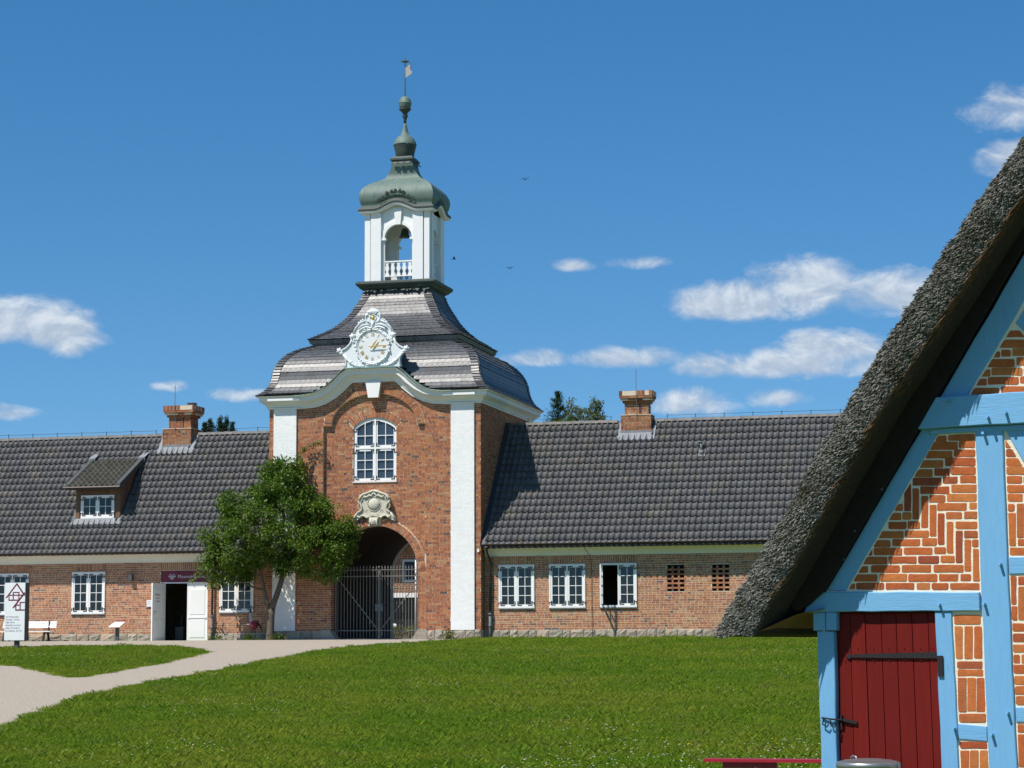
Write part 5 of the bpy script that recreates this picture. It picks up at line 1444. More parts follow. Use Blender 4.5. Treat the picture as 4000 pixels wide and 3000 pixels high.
gapL = [(-9.26, -7.98)]
def skip_l(x, y):
    if -9.2 < x < -8.06 and y > 3.05: return True
    for dx in (0, -6.3):
        if DX0 + dx + .22 < x < DX1 + dx - .22 and 0.86 < y < 2.62: return True
    return False
wing_tiles(lw, XL0, -TW - .06, skip_l)
ridge(lw, XL0, -TW - .1, gapL); conductor(lw, XL0, -TW - .1, gapL)
chimney(lw, -9.2, -8.06, 3.03, 1.05, -9.02, -8.14, 7.16, 7.80, 8.24, 8.66, 0.17, 6, pot=-8.25)
def dormer(dx):
    x0, x1 = -11.60 + dx, -9.88 + dx; yf = 0.92; zb, ze = 4.36, 5.50
    m = MB()
    root = None
    m.box(x0 + .02, x1 - .02, yf + .02, yf + .08, zb - .1, ze)
    d = m.build('dormer', m_wood, lw, ((x0 + x1) / 2, yf, zb))
    x = x0; i = 0
    while x < x1 - .01:       # vertical boards round the window
        w = min(.145, x1 - x)
        if x + w <= x0 + .22 or x >= x1 - .24: MB().box(x + .003, x + w - .003, yf - .006, yf + .022, zb, ze).build('board', m_wood, d, (x + w / 2, yf, zb))
        else: MB().box(x + .003, x + w - .003, yf - .006, yf + .022, 5.26, ze).build('board', m_wood, d, (x + w / 2, yf, 5.3))
        x += w
    for xx, s in ((x0, -1), (x1, 1)):     # cheeks
        y = yf
        while y < 2.45:
            y2 = min(y + .145, 2.45); top = lambda q: 5.50 + (q - .6) * .538
            za, zb2 = roof_z(y) + .02, roof_z(y2) + .02
            ta, tb = top(y), top(y2)
            if ta - za > 0.03:
                xa, xb = (xx - .012, xx + .02) if s < 0 else (xx - .02, xx + .012)
                m = MB().hexa([(xa, y + .003, za - .1), (xb, y + .003, za - .1), (xb, y2 - .003, zb2 - .1), (xa, y2 - .003, zb2 - .1), (xa, y + .003, ta), (xb, y + .003, ta), (xb, y2 - .003, tb), (xa, y2 - .003, tb)])
                m.build('board', m_wood, d, (xx, (y + y2) / 2, za))
            y = y2
    casement_window_d(d, -11.40 + dx, -10.10 + dx, 4.40, 5.245, yf - .03)
    # little tiled roof
    ds = math.atan(.538); tiles = []
    kx = int((DX1 - DX0 - .2) / TPX); step = .262
    k = 0
    while True:
        y = 0.56 + k * step * math.cos(ds); z = 5.53 + (y - .56) * .538
        if y > 2.58: break
        for i in range(kx): tiles.append((DX0 + dx + .11 + i * TPX, y, z))
        k += 1
    m = MB().add([(DX0 + dx + .05, .58, 5.515), (DX1 + dx - .05, .58, 5.515), (DX1 + dx - .05, 2.72, 6.665), (DX0 + dx + .05, 2.72, 6.665)], [(0, 1, 2, 3)])
    m.build('dormer_roof', m_tile_dk, d, ((x0 + x1) / 2, 1.5, 6))
    dr = bpy.data.objects[-1] if False else None
    emit_tiles(d, tiles, ds, 90, m_tile_mossy)
    for xx in (DX0 + dx, DX1 + dx - .15):  # verge boards
        m = MB().hexa([(xx, .55, 5.44), (xx + .15, .55, 5.44), (xx + .15, 2.70, 6.60), (xx, 2.70, 6.60), (xx, .55, 5.64), (xx + .15, .55, 5.64), (xx + .15, 2.70, 6.79), (xx, 2.70, 6.79)])
        m.build('verge_board', m_flash2, d, (xx, 1.5, 6))
        m = MB().add([(xx - .06, 2.55, 6.735), (xx + .19, 2.55, 6.735), (xx + .24, 2.86, 6.93), (xx + .02, 2.86, 6.93), (xx - .06, 2.55, 6.5), (xx + .19, 2.55, 6.55)], [(0, 1, 2, 3), (4, 5, 1, 0)])
        m.build('lead_flashing', m_lead, d, (xx, 2.7, 6.8))
    m = MB().tube([(DX0 + dx - .06, .50, 5.50), (DX1 + dx + .02, .50, 5.50)], 0.05, 8).box(DX0 + dx, DX1 + dx, .53, .58, 5.42, 5.53)
    m.build('dormer_gutter', m_gutter, d, ((x0 + x1) / 2, .5, 5.5))
    m = MB(); nn = 22
    for j, (yy, up) in enumerate(((.74, .05), (.80, .06), (.90, .06))):
        for i in range(nn + 1):
            x = x0 - .13 + (x1 - x0 + .26) * i / nn; m.v.append((x, yy + (rng.uniform(-.02, .02) if j == 0 else 0), roof_z(yy) + up + (.02 * math.sin(2 * PI * x / TPX) if j < 2 else .0)))
    for j in range(2):
        for i in range(nn): q = j * (nn + 1) + i; m.f.append((q, q + 1, q + nn + 2, q + nn + 1))
    m.box(x0 - .02, x1 + .02, yf - .03, yf - .008, roof_z(yf) - .02, 4.385)
    m.build('lead_flashing', m_lead, d, ((x0 + x1) / 2, .8, 4.3))
    for xx in (x0 - .13, x1 + .015):
        m = MB().add([(xx, yf - .1, roof_z(yf - .1) + .07), (xx + .115, yf - .1, roof_z(yf - .1) + .07), (xx + .115, 2.5, roof_z(2.5) + .07), (xx, 2.5, roof_z(2.5) + .07)], [(0, 1, 2, 3)])
        m.build('cheek_flashing', m_flash, d, (xx, 1.6, 5))
m_flash2 = material('grey_verge_board', (0.075, 0.08, 0.08), 0.6, 0.2, 6)
m_tile_mossy = material('mossy_roof_tile', (0.06, 0.058, 0.046), 0.75, 0.3, 6, 0.4, 60, 0.25, rnd=0.2)
def casement_window_d(parent, x0, x1, z0, z1, y):
    """the dormer's window: frame part beside the boards (thing > dormer > window pieces)"""
    f = 0.05; mid = (x0 + x1) / 2; m = MB(); d = .06
    m.box(x0, x0 + f, y, y + d, z0, z1).box(x1 - f, x1, y, y + d, z0, z1).box(x0 + f, x1 - f, y, y + d, z1 - f, z1).box(x0 + f, x1 - f, y - .01, y + d, z0, z0 + .08)
    m.box(mid - .02, mid + .02, y + .004, y + d, z0 + .08, z1 - f)
    panes = []
    for a, b in ((x0 + f, mid - .02), (mid + .02, x1 - f)):
        za, zb = z0 + .08, z1 - f; s = .055; g = .02; c = (a + b) / 2; zc = (za + zb) / 2
        m.box(a, a + s, y + .01, y + .05, za, zb).box(b - s, b, y + .01, y + .05, za, zb).box(a + s, b - s, y + .01, y + .05, za, za + s).box(a + s, b - s, y + .01, y + .05, zb - s, zb)
        m.box(c - g / 2, c + g / 2, y + .018, y + .045, za + s, zb - s).box(a + s, c - g / 2, y + .018, y + .045, zc - g / 2, zc + g / 2).box(c + g / 2, b - s, y + .018, y + .045, zc - g / 2, zc + g / 2)
        for (p, q) in ((a + s, c - g / 2), (c + g / 2, b - s)):
            for (u, v_) in ((za + s, zc - g / 2), (zc + g / 2, zb - s)): panes.append((p - .003, q + .003, u - .003, v_ + .003))
        for x, sx, hk in ((a + .028, 1, a < mid - .1), (b - .028, -1, b > mid + .1)):
            for z, sz in ((za + .03, 1), (zb - .03, -1)): L_iron(parent, x, z, sx, sz, y + .006, .11, hk)
    m.build('window_frame', m_white, parent, (mid, y, z0))
    for (p, q, u, v_) in panes: pane(parent, p, q, u, v_, y + .034, m_glass)
dormer(0.0); dormer(-6.3)
# ---- shop door: right leaf shut, left leaf swung out
def door_leaf(nm, label, hinge, L, z0, z1, ang, flip, paintmat):
    m = MB(); t_ = .05
    m.box(0, L, 0, t_, 0, z1 - z0)
    d = link(nm, m.mesh(nm), paintmat, lw, hinge, (0, 0, ang), None, label)
    WL[d.name] = Vector((0, 0, 0))
    for (a, b) in ((0.12, 0.80), (0.93, z1 - z0 - .18)):
        # raised and fielded panel on both faces
        for yy, s in ((0, -1), (t_, 1)):
            y1_ = yy + s * .014
            pm = MB().hexa([(.10, yy, a), (L - .10, yy, a), (L - .10, yy, b), (.10, yy, b), (.13, y1_, a + .03), (L - .13, y1_, a + .03), (L - .13, y1_, b - .03), (.13, y1_, b - .03)])
            o = link('door_panel', pm.mesh('door_panel'), paintmat, None, (0, 0, 0)); o.parent = d
    o = link('door_rail', MB().box(.05, L - .05, -.03, .001, .82, .87).mesh('door_rail'), paintmat, None, (0, 0, 0)); o.parent = d
    return d
dr = door_leaf('door', 'white panelled right door leaf, shut', (-7.03, WY + .06, -0.03), 0.79, -0.03, 2.02, 0.0, False, m_white)
dl = door_leaf('door', 'grey-white left door leaf swung open', (-7.86, WY - .02, -0.03), 0.80, -0.03, 2.02, -math.radians(101), False, m_white)
o = link('door_handle', MB().tube([(.70, .05, 1.05), (.70, .10, 1.05), (.60, .10, 1.05)], .012, 6).ball((.70, .06, .97), .018).mesh('door_handle'), m_zinc, None, (0, 0, 0)); o.parent = dl
tx = lettering('Eingang\nzum\nLaden', 0.10, (0, 0, 0), (PI / 2, 0, PI), m_maroon, None, 'door_lettering', .001, 'CENTER', line=1.15)
tx.parent = dl; tx.location = (.50, .0655, 1.62)
m = MB().box(DOOR[0], -7.88, WY + .02, WY + .12, -.05, 2.04).box(-6.255, DOOR[1], WY + .02, WY + .12, -.05, 2.04).box(DOOR[0], DOOR[1], WY + .02, WY + .12, 2.02, 2.06)
m.build('door_frame', m_white, lw, (-7.1, WY, 0))
MB().box(DOOR[0] - .05, DOOR[1] + .05, WY - .25, WY + .36, -.15, -.035).build('door_step', m_stone, lw, (-7.1, WY, -.1))
MB().box(-8.3, -5.9, 4.0, 4.05, -.06, 2.7).build('shop_partition', m_dark, lw, (-7.1, 4, 0))
MB().box(-7.75, -7.45, 1.1, 1.4, -.05, .5).tube([(-7.6, 1.25, .5), (-7.55, 1.25, .95)], .02, 6).build('umbrella_stand', m_post, lw, (-7.6, 1.25, 0))

sign = thing('shop_sign', 'maroon Museumsladen sign board above the shop door', 'sign', (-7.11, WY + .03, 2.06))
MB().box(-7.975, -6.245, WY + .015, WY + .05, 2.07, 2.465).build('board', m_maroon, sign, (-7.11, WY, 2.26))
lettering('Museumsladen', 0.165, (-7.38, WY + .013, 2.205), (PI / 2, 0, 0), m_textw, sign, 'lettering', .001, 'LEFT', 1.05)
MB().box(-6.39, -6.275, WY + .011, WY + .014, 2.205, 2.213).build('underline', m_textw, sign, (-6.33, WY, 2.2))
def house_glyph(m, x, z, w, y, fl=1, t_=0.018):
    """the small house outline of the emblem: roof, frame, inner window"""
    def bar(a, b, tt):
        A = Vector((a[0], 0, a[1])); B = Vector((b[0], 0, b[1])); d = (B - A).normalized(); n_ = Vector((-d.z, 0, d.x)) * tt / 2
        m.hexa([A - n_ + Vector((0, y, 0)), B - n_ + Vector((0, y, 0)), B - n_ + Vector((0, y + .003, 0)), A - n_ + Vector((0, y + .003, 0)), A + n_ + Vector((0, y, 0)), B + n_ + Vector((0, y, 0)), B + n_ + Vector((0, y + .003, 0)), A + n_ + Vector((0, y + .003, 0))])
    bar((x - w / 2, z), (x, z + w * .6), t_); bar((x + w / 2, z), (x, z + w * .6), t_)
    bar((x - w * .36, z), (x - w * .36, z - w * .2), t_); bar((x + w * .36, z), (x + w * .36, z - w * .2), t_); bar((x - w * .4, z - w * .2), (x + w * .4, z - w * .2), t_); bar((x - w * .36, z), (x + w * .36, z), t_)
    bar((x - w * .12, z - w * .2), (x - w * .12, z + w * .12), t_); bar((x + w * .12, z - w * .2), (x + w * .12, z + w * .12), t_); bar((x - w * .16, z + w * .12), (x + w * .16, z + w * .12), t_)
gm_ = MB(); house_glyph(gm_, -7.66, 2.265, .15, WY + .011, 1, .012); house_glyph(gm_, -7.53, 2.265, .15, WY + .0105, 1, .012); house_glyph(gm_, -7.595, 2.19, .13, WY + .010, 1, .012)
gm_.build('emblem', m_textw, sign, (-7.6, WY + .01, 2.25))
lamp = thing('wall_lamp', 'small dark box lamp on the brick wall left of the shop sign', 'lamp', (-9.13, WY, 2.25))
MB().box(-9.20, -9.06, WY - .17, WY - .01, 2.13, 2.36).build('lamp_housing', m_post, lamp, (-9.13, WY, 2.25))
MB().box(-9.19, -9.07, WY - .02, WY + .008, 2.16, 2.33).build('lamp_bracket', m_iron, lamp, (-9.13, WY, 2.2))
note = thing('notice_plate', 'small white notice plate on the brick wall beside the open shop door', 'notice', (-8.42, WY, 1.32))
MB().box(-8.53, -8.28, WY - .035, WY - .02, 1.21, 1.445).build('plate', m_signwhite, note, (-8.42, WY, 1.32))
MB().box(-8.50, -8.31, WY - .021, WY + .01, 1.24, 1.41).build('plate_spacer', m_post, note, (-8.42, WY, 1.32))
m = MB()
for k in range(6): m.box(-8.505, -8.505 + rng.uniform(.12, .19), WY - .037, WY - .0345, 1.40 - k * .028, 1.405 - k * .028)
m.build('printed_lines', m_text, note, (-8.42, WY, 1.32))
alarm = thing('junction_box', 'small white box fixed near the corner of the tower by the right gutter', 'box', (3.75, -0.02, 2.99))
MB().box(3.72, 3.79, -.045, .006, 2.94, 3.05).build('cover', m_signwhite, alarm, (3.75, 0, 2.99))
MB().tube([(3.755, -.02, 2.94), (3.755, -.02, 2.88)], .008, 6).build('cable', m_iron, alarm, (3.755, -.02, 2.9))

# ================================================================== SIGN, BENCH, LECTERN, BIRD FIGURE
tot = thing('info_totem', 'tall white farewell sign with maroon house emblem on a grey post', 'sign', (-9.96, -6.74, gz(-6.74)))
tb = MB().box(-10.36, -9.645, -6.74, -6.46, 0.01, 1.87).build('panel', m_signwhite, tot, (-10, -6.7, 0.9))
MB().box(-9.6449, -9.630, -6.735, -6.465, 0.012, 1.868).build('side_trim', m_post, tot, (-9.64, -6.6, 0.9))
MB().box(-10.04, -9.90, -6.66, -6.54, gz(-6.7) - .1, 0.015).build('post', m_post, tot, (-9.97, -6.6, -.1))
em = MB()
def bar_(a, b, w, y=-6.7425):
    A = Vector((a[0], y, a[1])); B = Vector((b[0], y, b[1])); d = (B - A).normalized(); n_ = Vector((-d.z, 0, d.x)) * w / 2; e = Vector((0, .0025, 0))
    em.hexa([A - n_, B - n_, B - n_ + e, A - n_ + e, A + n_, B + n_, B + n_ + e, A + n_ + e])
X0 = -10.36
for a, b, w in (((-10.315, 1.375), (-9.935, 1.845), .045), ((-9.955, 1.845), (-9.66, 1.45), .05), ((-10.215, 1.44), (-10.215, 1.305), .035), ((-10.23, 1.305), (-9.87, 1.305), .04), ((-10.21, 1.465), (-9.72, 1.465), .035),
                ((-10.065, 1.30), (-10.065, 1.56), .035), ((-9.865, 1.31), (-9.865, 1.56), .035), ((-10.082, 1.555), (-9.848, 1.555), .032),
                ((-10.06, 1.055), (-9.655, 1.545), .05), ((-9.965, 1.135), (-9.965, 0.985), .035), ((-9.98, .985), (-9.65, .985), .04), ((-9.95, 1.145), (-9.83, 1.145), .035), ((-9.81, 1.0), (-9.81, 1.235), .035), ((-9.825, 1.23), (-9.65, 1.23), .032)):
    bar_(a, b, w, -6.7425 - 0.0002 * len(em.v) / 8)
em.build('emblem', m_maroon, tot, (-10, -6.742, 1.4))
lettering('Auf Wiedersehen.\nGoodbye. Tschüss.\nAdjö. Farvel.\nGüle güle. Au revoir.\nAdeus. Arrivederci.\nDo widzenia. Vaarwel.', 0.068, (-10.32, -6.7425, 0.745), (PI / 2, 0, 0), m_text, tot, 'lettering', .0008, line=1.32, sx=0.97)

bench = thing('park_bench', 'white slatted bench on dark legs against the brick wall behind the farewell sign', 'bench', (-12.8, -0.25, 0.0))
for k in range(3): MB().box(-13.87, -11.78, -0.10 + .02 * k, -0.07 + .02 * k, 0.48 + k * .083, 0.555 + k * .083).build('back_slat', m_white, bench, (-12.8, -.1, .5))
for k in range(4): MB().box(-13.87, -11.83, -0.50 + k * .095, -0.42 + k * .095, 0.335, 0.368).build('seat_slat', m_white, bench, (-12.8, -.3, .35))
for x in (-13.62, -12.07):
    m = MB().box(x - .03, x + .03, -.50, -.08, .295, .333)
    m.hexa([(x - .03, -.60, -.04), (x + .03, -.60, -.04), (x + .03, -.52, -.04), (x - .03, -.52, -.04), (x - .03, -.48, .30), (x + .03, -.48, .30), (x + .03, -.41, .30), (x - .03, -.41, .30)])
    m.hexa([(x - .03, -.10, -.04), (x + .03, -.10, -.04), (x + .03, -.03, -.04), (x - .03, -.03, -.04), (x - .03, -.20, .30), (x + .03, -.20, .30), (x + .03, -.12, .30), (x - .03, -.12, .30)])
    m.hexa([(x - .025, -.14, .30), (x + .025, -.14, .30), (x + .025, -.09, .30), (x - .025, -.09, .30), (x - .025, -.065, .73), (x + .025, -.065, .73), (x + .025, -.02, .73), (x - .025, -.02, .73)])
    m.build('leg', m_iron, bench, (x, -.3, .1))

lec = thing('info_lectern', 'small slanted white information panel on a grey post by the wall', 'sign', (-8.92, -1.2, 0.0))
MB().box(-8.985, -8.865, -1.24, -1.16, -.1, .50).build('post', m_post, lec, (-8.92, -1.2, .2))
MB().hexa([(-9.18, -1.40, .46), (-8.77, -1.40, .46), (-8.68, -1.05, .66), (-9.07, -1.05, .66), (-9.18, -1.41, .48), (-8.77, -1.41, .48), (-8.68, -1.06, .68), (-9.07, -1.06, .68)]).build('panel', m_signwhite, lec, (-8.92, -1.2, .57))
MB().hexa([(-9.08, -1.085, .668), (-8.685, -1.085, .668), (-8.665, -1.02, .705), (-9.055, -1.02, .705), (-9.08, -1.09, .674), (-8.685, -1.09, .674), (-8.665, -1.025, .711), (-9.055, -1.025, .711)]).build('header_strip', m_maroon, lec, (-8.87, -1.05, .69))
m = MB()
for k in range(5):
    f = .15 + k * .14; y = -1.40 + .35 * f; z = .481 + .2 * f; x = -9.16 + .1 * f
    m.hexa([(x + .04, y - .012, z), (x + .34, y - .012, z), (x + .34, y + .005, z + .0097), (x + .04, y + .005, z + .0097), (x + .04, y - .013, z + .003), (x + .34, y - .013, z + .003), (x + .34, y + .004, z + .0127), (x + .04, y + .004, z + .0127)])
m_print = material('pale_print', (0.60, 0.60, 0.61), 0.6, 0.1)
m.build('printed_lines', m_print, lec, (-8.92, -1.2, .57))

bird = thing('garden_bird_figure', 'bird-shaped garden figure with grey neck and maroon body on thin legs by the tree', 'figure', (-4.14, -0.6, 0.0))
m_birdgrey = material('figure_grey', (0.38, 0.41, 0.38), 0.6, 0.15, 12); m_birdred = material('figure_maroon', (0.17, 0.025, 0.04), 0.5, 0.3, 12, col2=(0.30, 0.05, 0.05), c2scale=9)
m = MB().tube([(-4.24, -.6, .96), (-4.235, -.6, .90), (-4.22, -.6, .80), (-4.20, -.6, .70), (-4.17, -.6, .62)], [.03, .036, .05, .066, .075], 10)
m.build('neck', m_birdgrey, bird, (-4.2, -.6, .8), smooth=True)
MB().ball((-4.235, -.6, .985), .045, 1, .8, 1.1, 10, 8).tube([(-4.235, -.6, 1.02), (-4.225, -.6, 1.09)], [.02, .008], 6).hexa([(-4.28, -.61, .975), (-4.26, -.615, .965), (-4.26, -.585, .965), (-4.28, -.59, .975), (-4.345, -.602, .97), (-4.27, -.615, .995), (-4.27, -.585, .995), (-4.345, -.598, .972)]).build('head', m_iron, bird, (-4.235, -.6, 1.0), smooth=True)
MB().ball((-4.12, -.6, .53), .2, .78, .72, .82, 14, 10).tube([(-4.12, -.6, .42), (-4.15, -.6, .34)], [.1, .05], 8).build('body', m_birdred, bird, (-4.12, -.6, .5), smooth=True)
m = MB()
for k in range(7): m.tube([(-4.03, -.6, .60), (-3.95 + .01 * k, -.6 + (k - 3) * .025, .63 - k * .025), (-3.88 + .008 * k, -.6 + (k - 3) * .05, .56 - k * .05)], [.03, .025, .006], 6)
m.build('tail', m_iron, bird, (-3.95, -.6, .55), smooth=True)
m = MB().tube([(-4.22, -.72, .55), (-4.34, -.72, .545)], [.02, .012], 6); m.build('wing_tip', m_birdgrey, bird, (-4.28, -.7, .55))
for x, y in ((-4.17, -.66), (-4.08, -.54)): MB().tube([(x, y, .40), (x - .01, y, .22), (x + .005, y, .0)], .011, 6).tube([(x + .005, y, .01), (x - .07, y, .008)], .009, 6).build('leg', m_iron, bird, (x, y, .2))

# ================================================================== FRUIT TREE
tree = thing('fruit_tree', 'leafy green fruit tree growing against the left side of the gate tower', 'tree', (-3.38, -0.9, 0.0))
r = random.Random(3)
def wander(p, q, n, amp, rr):
    p = Vector(p); q = Vector(q); out = []
    for i in range(n + 1):
        f = i / n; a = amp * math.sin(PI * f)
        out.append(p.lerp(q, f) + Vector((rr.uniform(-a, a), rr.uniform(-a, a), rr.uniform(-a, a) * .4)))
    return out
tm = MB()
trunk = [(-3.40, -.9, -.15), (-3.39, -.9, .05), (-3.385, -.9, .36), (-3.37, -.9, .85), (-3.36, -.9, 1.08)]
tm.tube(trunk, [.19, .15, .125, .125, .135], 12)
main = [(-3.37, -.9, 1.0), (-3.24, -.9, 1.35), (-3.10, -.88, 1.75), (-3.02, -.85, 2.05), (-2.95, -.8, 2.6), (-2.98, -.75, 3.4), (-3.05, -.65, 4.4), (-3.05, -.5, 5.3), (-2.98, -.4, 6.1)]
tm.tube(main, [.115, .10, .095, .09, .08, .07, .05, .035, .015], 10)
second = [(-3.38, -.9, 1.0), (-3.52, -.92, 1.3), (-3.60, -.95, 1.7), (-3.70, -1.0, 2.2), (-3.9, -1.05, 2.9), (-4.2, -1.05, 3.8), (-4.35, -.9, 4.6)]
tm.tube(second, [.085, .075, .065, .055, .045, .03, .012], 8)
OUT = [(-5.95, 3.66), (-5.60, 3.25), (-5.85, 2.78), (-5.62, 2.02), (-5.25, 1.92), (-4.95, 2.2), (-4.35, 1.9), (-3.95, 2.35), (-3.4, 2.5), (-2.90, 2.33), (-2.55, 2.45), (-2.2, 2.15), (-1.13, 2.09), (-0.57, 2.50), (-0.42, 3.2), (-0.32, 3.85), (-0.81, 4.12), (-1.3, 4.45), (-1.61, 4.85), (-2.05, 5.15), (-2.32, 5.66), (-2.62, 6.1), (-2.95, 6.12), (-3.41, 6.3), (-3.97, 5.75), (-4.1, 5.15), (-4.5, 4.95), (-4.92, 5.0), (-5.42, 4.82), (-5.05, 4.35), (-5.25, 3.9)]
def edge_dist(p, poly):
    best = 9
    for i in range(len(poly)):
        a, b = Vector(poly[i]), Vector(poly[(i + 1) % len(poly)]); pv = Vector(p); ab = b - a
        f = max(0, min(1, (pv - a).dot(ab) / ab.length_squared)); best = min(best, (pv - a - ab * f).length)
    return best
cl = []
tries = 0
while len(cl) < 400 and tries < 20000:
    tries += 1
    x, z = r.uniform(-6, -.3), r.uniform(1.85, 6.3)
    if not inside((x, z), OUT): continue
    d = edge_dist((x, z), OUT)
    dep = min(1.35, 0.25 + d * 1.05)
    cy = -1.05 + max(0, z - 4.0) * .27
    y = cy + r.uniform(-dep, dep)
    if y > -0.08: y = -0.08 - r.random() * .3
    # shell bias: keep the middle loose
    if d > .8 and abs(y - cy) < .5 * dep and r.random() < .7: continue
    cl.append((x, y, z, d))
for k in range(26):      # limbs to clusters
    x, y, z, d = r.choice(cl)
    src = min(main[2:] + second[2:], key=lambda p: abs(p[2] - (z - .7)) + .4 * abs(p[0] - x))
    tm.tube(wander(src, (x, y, z), 5, .14, r), [.035, .03, .024, .018, .012, .006], 6)
tm.build('trunk', m_bark, tree, (-3.38, -.9, 0.5), smooth=True)
def leaves(clusters, per, size, rr, spread, droop=0.35, aspect=.55, shape=None):
    N_ = len(clusters) * per
    cen = np.repeat(np.array([c[:3] for c in clusters]), per, axis=0)
    off = rr.normal(size=(N_, 3)); off /= np.linalg.norm(off, axis=1)[:, None]; off *= (rr.rand(N_, 1) ** .45) * np.repeat(np.array([spread * (c[4] if len(c) > 4 else 1) for c in clusters]), per)[:, None]
    off *= np.array([1, 1, .8])
    p = cen + off
    d = off / (np.linalg.norm(off, axis=1)[:, None] + 1e-6) * .7 + rr.normal(size=(N_, 3)) * .55 + np.array([0, 0, -droop])
    d /= np.linalg.norm(d, axis=1)[:, None]
    upv = np.array([0, 0, 1.0]) + rr.normal(size=(N_, 3)) * .55
    s = np.cross(d, upv); s /= np.linalg.norm(s, axis=1)[:, None] + 1e-6
    n_ = np.cross(s, d)
    L = size * (0.65 + .7 * rr.rand(N_, 1)); Wd = L * aspect
    a = p; b = p + d * L * .45 + s * Wd * .5 - n_ * Wd * .12; c = p + d * L - n_ * L * .12; e = p + d * L * .45 - s * Wd * .5 - n_ * Wd * .12
    V = np.stack([a, b, c, e], axis=1).reshape(-1, 3)
    i = np.arange(N_)[:, None] * 4
    F = np.concatenate([i + np.array([0, 1, 2]), i + np.array([0, 2, 3])], axis=0)
    return V, F
sprig = [(-2.75 + .1 * i, -.25, 6.2 + .18 * i - .014 * i * i, 0, .35) for i in range(4)] + [(-2.42 + .13 * i, -.22, 6.62 + .05 * i, 0, .42) for i in range(5)] + [(-2.55, -.25, 6.3, 0, .35), (-5.98, -1, 3.78, 0, .5), (-5.85, -1, 3.55, 0, .5), (-.75, -.7, 4.3, 0, .6), (-.95, -.7, 4.55, 0, .5), (-.35, -.8, 2.9, 0, .6), (-.4, -.8, 3.3, 0, .5), (-6.02, -1.0, 2.25, 0, .5), (-6.3, -.6, 2.16, 0, .42), (-6.45, -.6, 2.10, 0, .35), (-5.2, -1, 5.0, 0, .45), (-5.05, -.9, 5.12, 0, .35)]
Vm, Fm = leaves(cl, 105, .10, nrg, .29)
Vs, Fs = leaves(sprig, 26, .08, nrg, .26)
V = np.concatenate([Vm, Vs]); F = np.concatenate([Fm, Fs + len(Vm)])
keep = None
V[:, 1] = np.minimum(V[:, 1], -0.03)
link('crown', np_mesh('crown', V - np.array([-3.38, -.9, 0]), F), m_leaf, tree, (-3.38, -.9, 0))

# weeds along the foot of the walls
def weed(nm, label, x, y, h, n, seed, grp='weeds at the foot of the walls'):
    rr = np.random.RandomState(seed)
    w = thing(nm, label, 'plant', (x, y, gz(y)), 0, None)
    cs = [(rr.normal() * .13, rr.normal() * .05, abs(rr.normal()) * h * .45 + .03) for _ in range(n)]
    V, F = leaves(cs, 16, .085, rr, .09, -.1, .4)
    V[:, 2] = np.maximum(V[:, 2], .0)
    link('foliage', np_mesh('foliage', V, F), m_bush, w, (x, y, gz(y)))
    sm = MB()
    for c in cs[:8]: sm.tube([(x + c[0] * .3, y + c[1] * .3, gz(y) - .02), (x + c[0], y + c[1], gz(y) + c[2])], .006, 5)
    sm.build('stem', m_bark, w, (x, y, gz(y)))
weed('weed_tuft', 'dark green leafy weed in the lawn edge before the right tower pilaster', 3.02, -1.0, .26, 16, 2)
weed('weed_tuft', 'low weeds below the bird-shaped garden figure', -4.15, -.85, .14, 22, 5)
weed('weed_tuft', 'low weeds around the foot of the fruit tree trunk', -3.05, -1.1, .16, 24, 6)
weed('weed_tuft', 'low weeds under the grey foot of the left drainpipe', -5.75, .05, .10, 10, 8)

# ================================================================== FAR TREES
def spruce_tree(x, y, h, rad, label, seed):
    rr = random.Random(seed); nr = np.random.RandomState(seed)
    t_ = thing('spruce_tree', label, 'tree', (x, y, 0))
    MB().tube([(x, y, 0), (x, y, h * .5), (x, y, h)], [.32, .2, .02], 8).build('trunk', m_bark, t_, (x, y, 0))
    P = []; zz = h * .35
    V = []; F = []
    while zz < h - .15:
        f = (h - zz) / (h * .65); R_ = rad * f ** .8 * rr.uniform(.8, 1.15) + .12
        for k in range(rr.randint(5, 7)):
            a = rr.uniform(0, 2 * PI); L = R_ * rr.uniform(.6, 1.25)
            tipz = -.12 * L + (.25 if f < .25 else 0) * L
            n = int(26 * L / 1.0) + 10
            s = nr.rand(n) ** .8
            px = np.cos(a) * L * s; py = np.sin(a) * L * s; pz = zz + tipz * s + .10 * L * np.sin(PI * s) * -1 + .25 * L * s ** 3
            w = .34 * L * (1 - s) + .10
            jit = nr.normal(size=(n, 3)) * w[:, None] * np.array([.5, .5, .22])
            d = np.stack([np.cos(a) * np.ones(n), np.sin(a) * np.ones(n), -.2 * np.ones(n)], 1) + nr.normal(size=(n, 3)) * .6
            d /= np.linalg.norm(d, axis=1)[:, None]
            p = np.stack([px, py, pz], 1) + jit
            sd = np.cross(d, [0, 0, 1.0]); sd /= np.linalg.norm(sd, axis=1)[:, None] + 1e-6
            l = .20 + .2 * nr.rand(n, 1)
            b = len(V) * 1
            q = np.stack([p - sd * .05, p + sd * .05, p + d * l], 1).reshape(-1, 3)
            V.append(q)
        zz += .30 * (.5 + f)
    V = np.concatenate(V); F = np.arange(len(V)).reshape(-1, 3)
    link('crown', np_mesh('crown', V, F), m_spruce, t_, (x, y, 0))
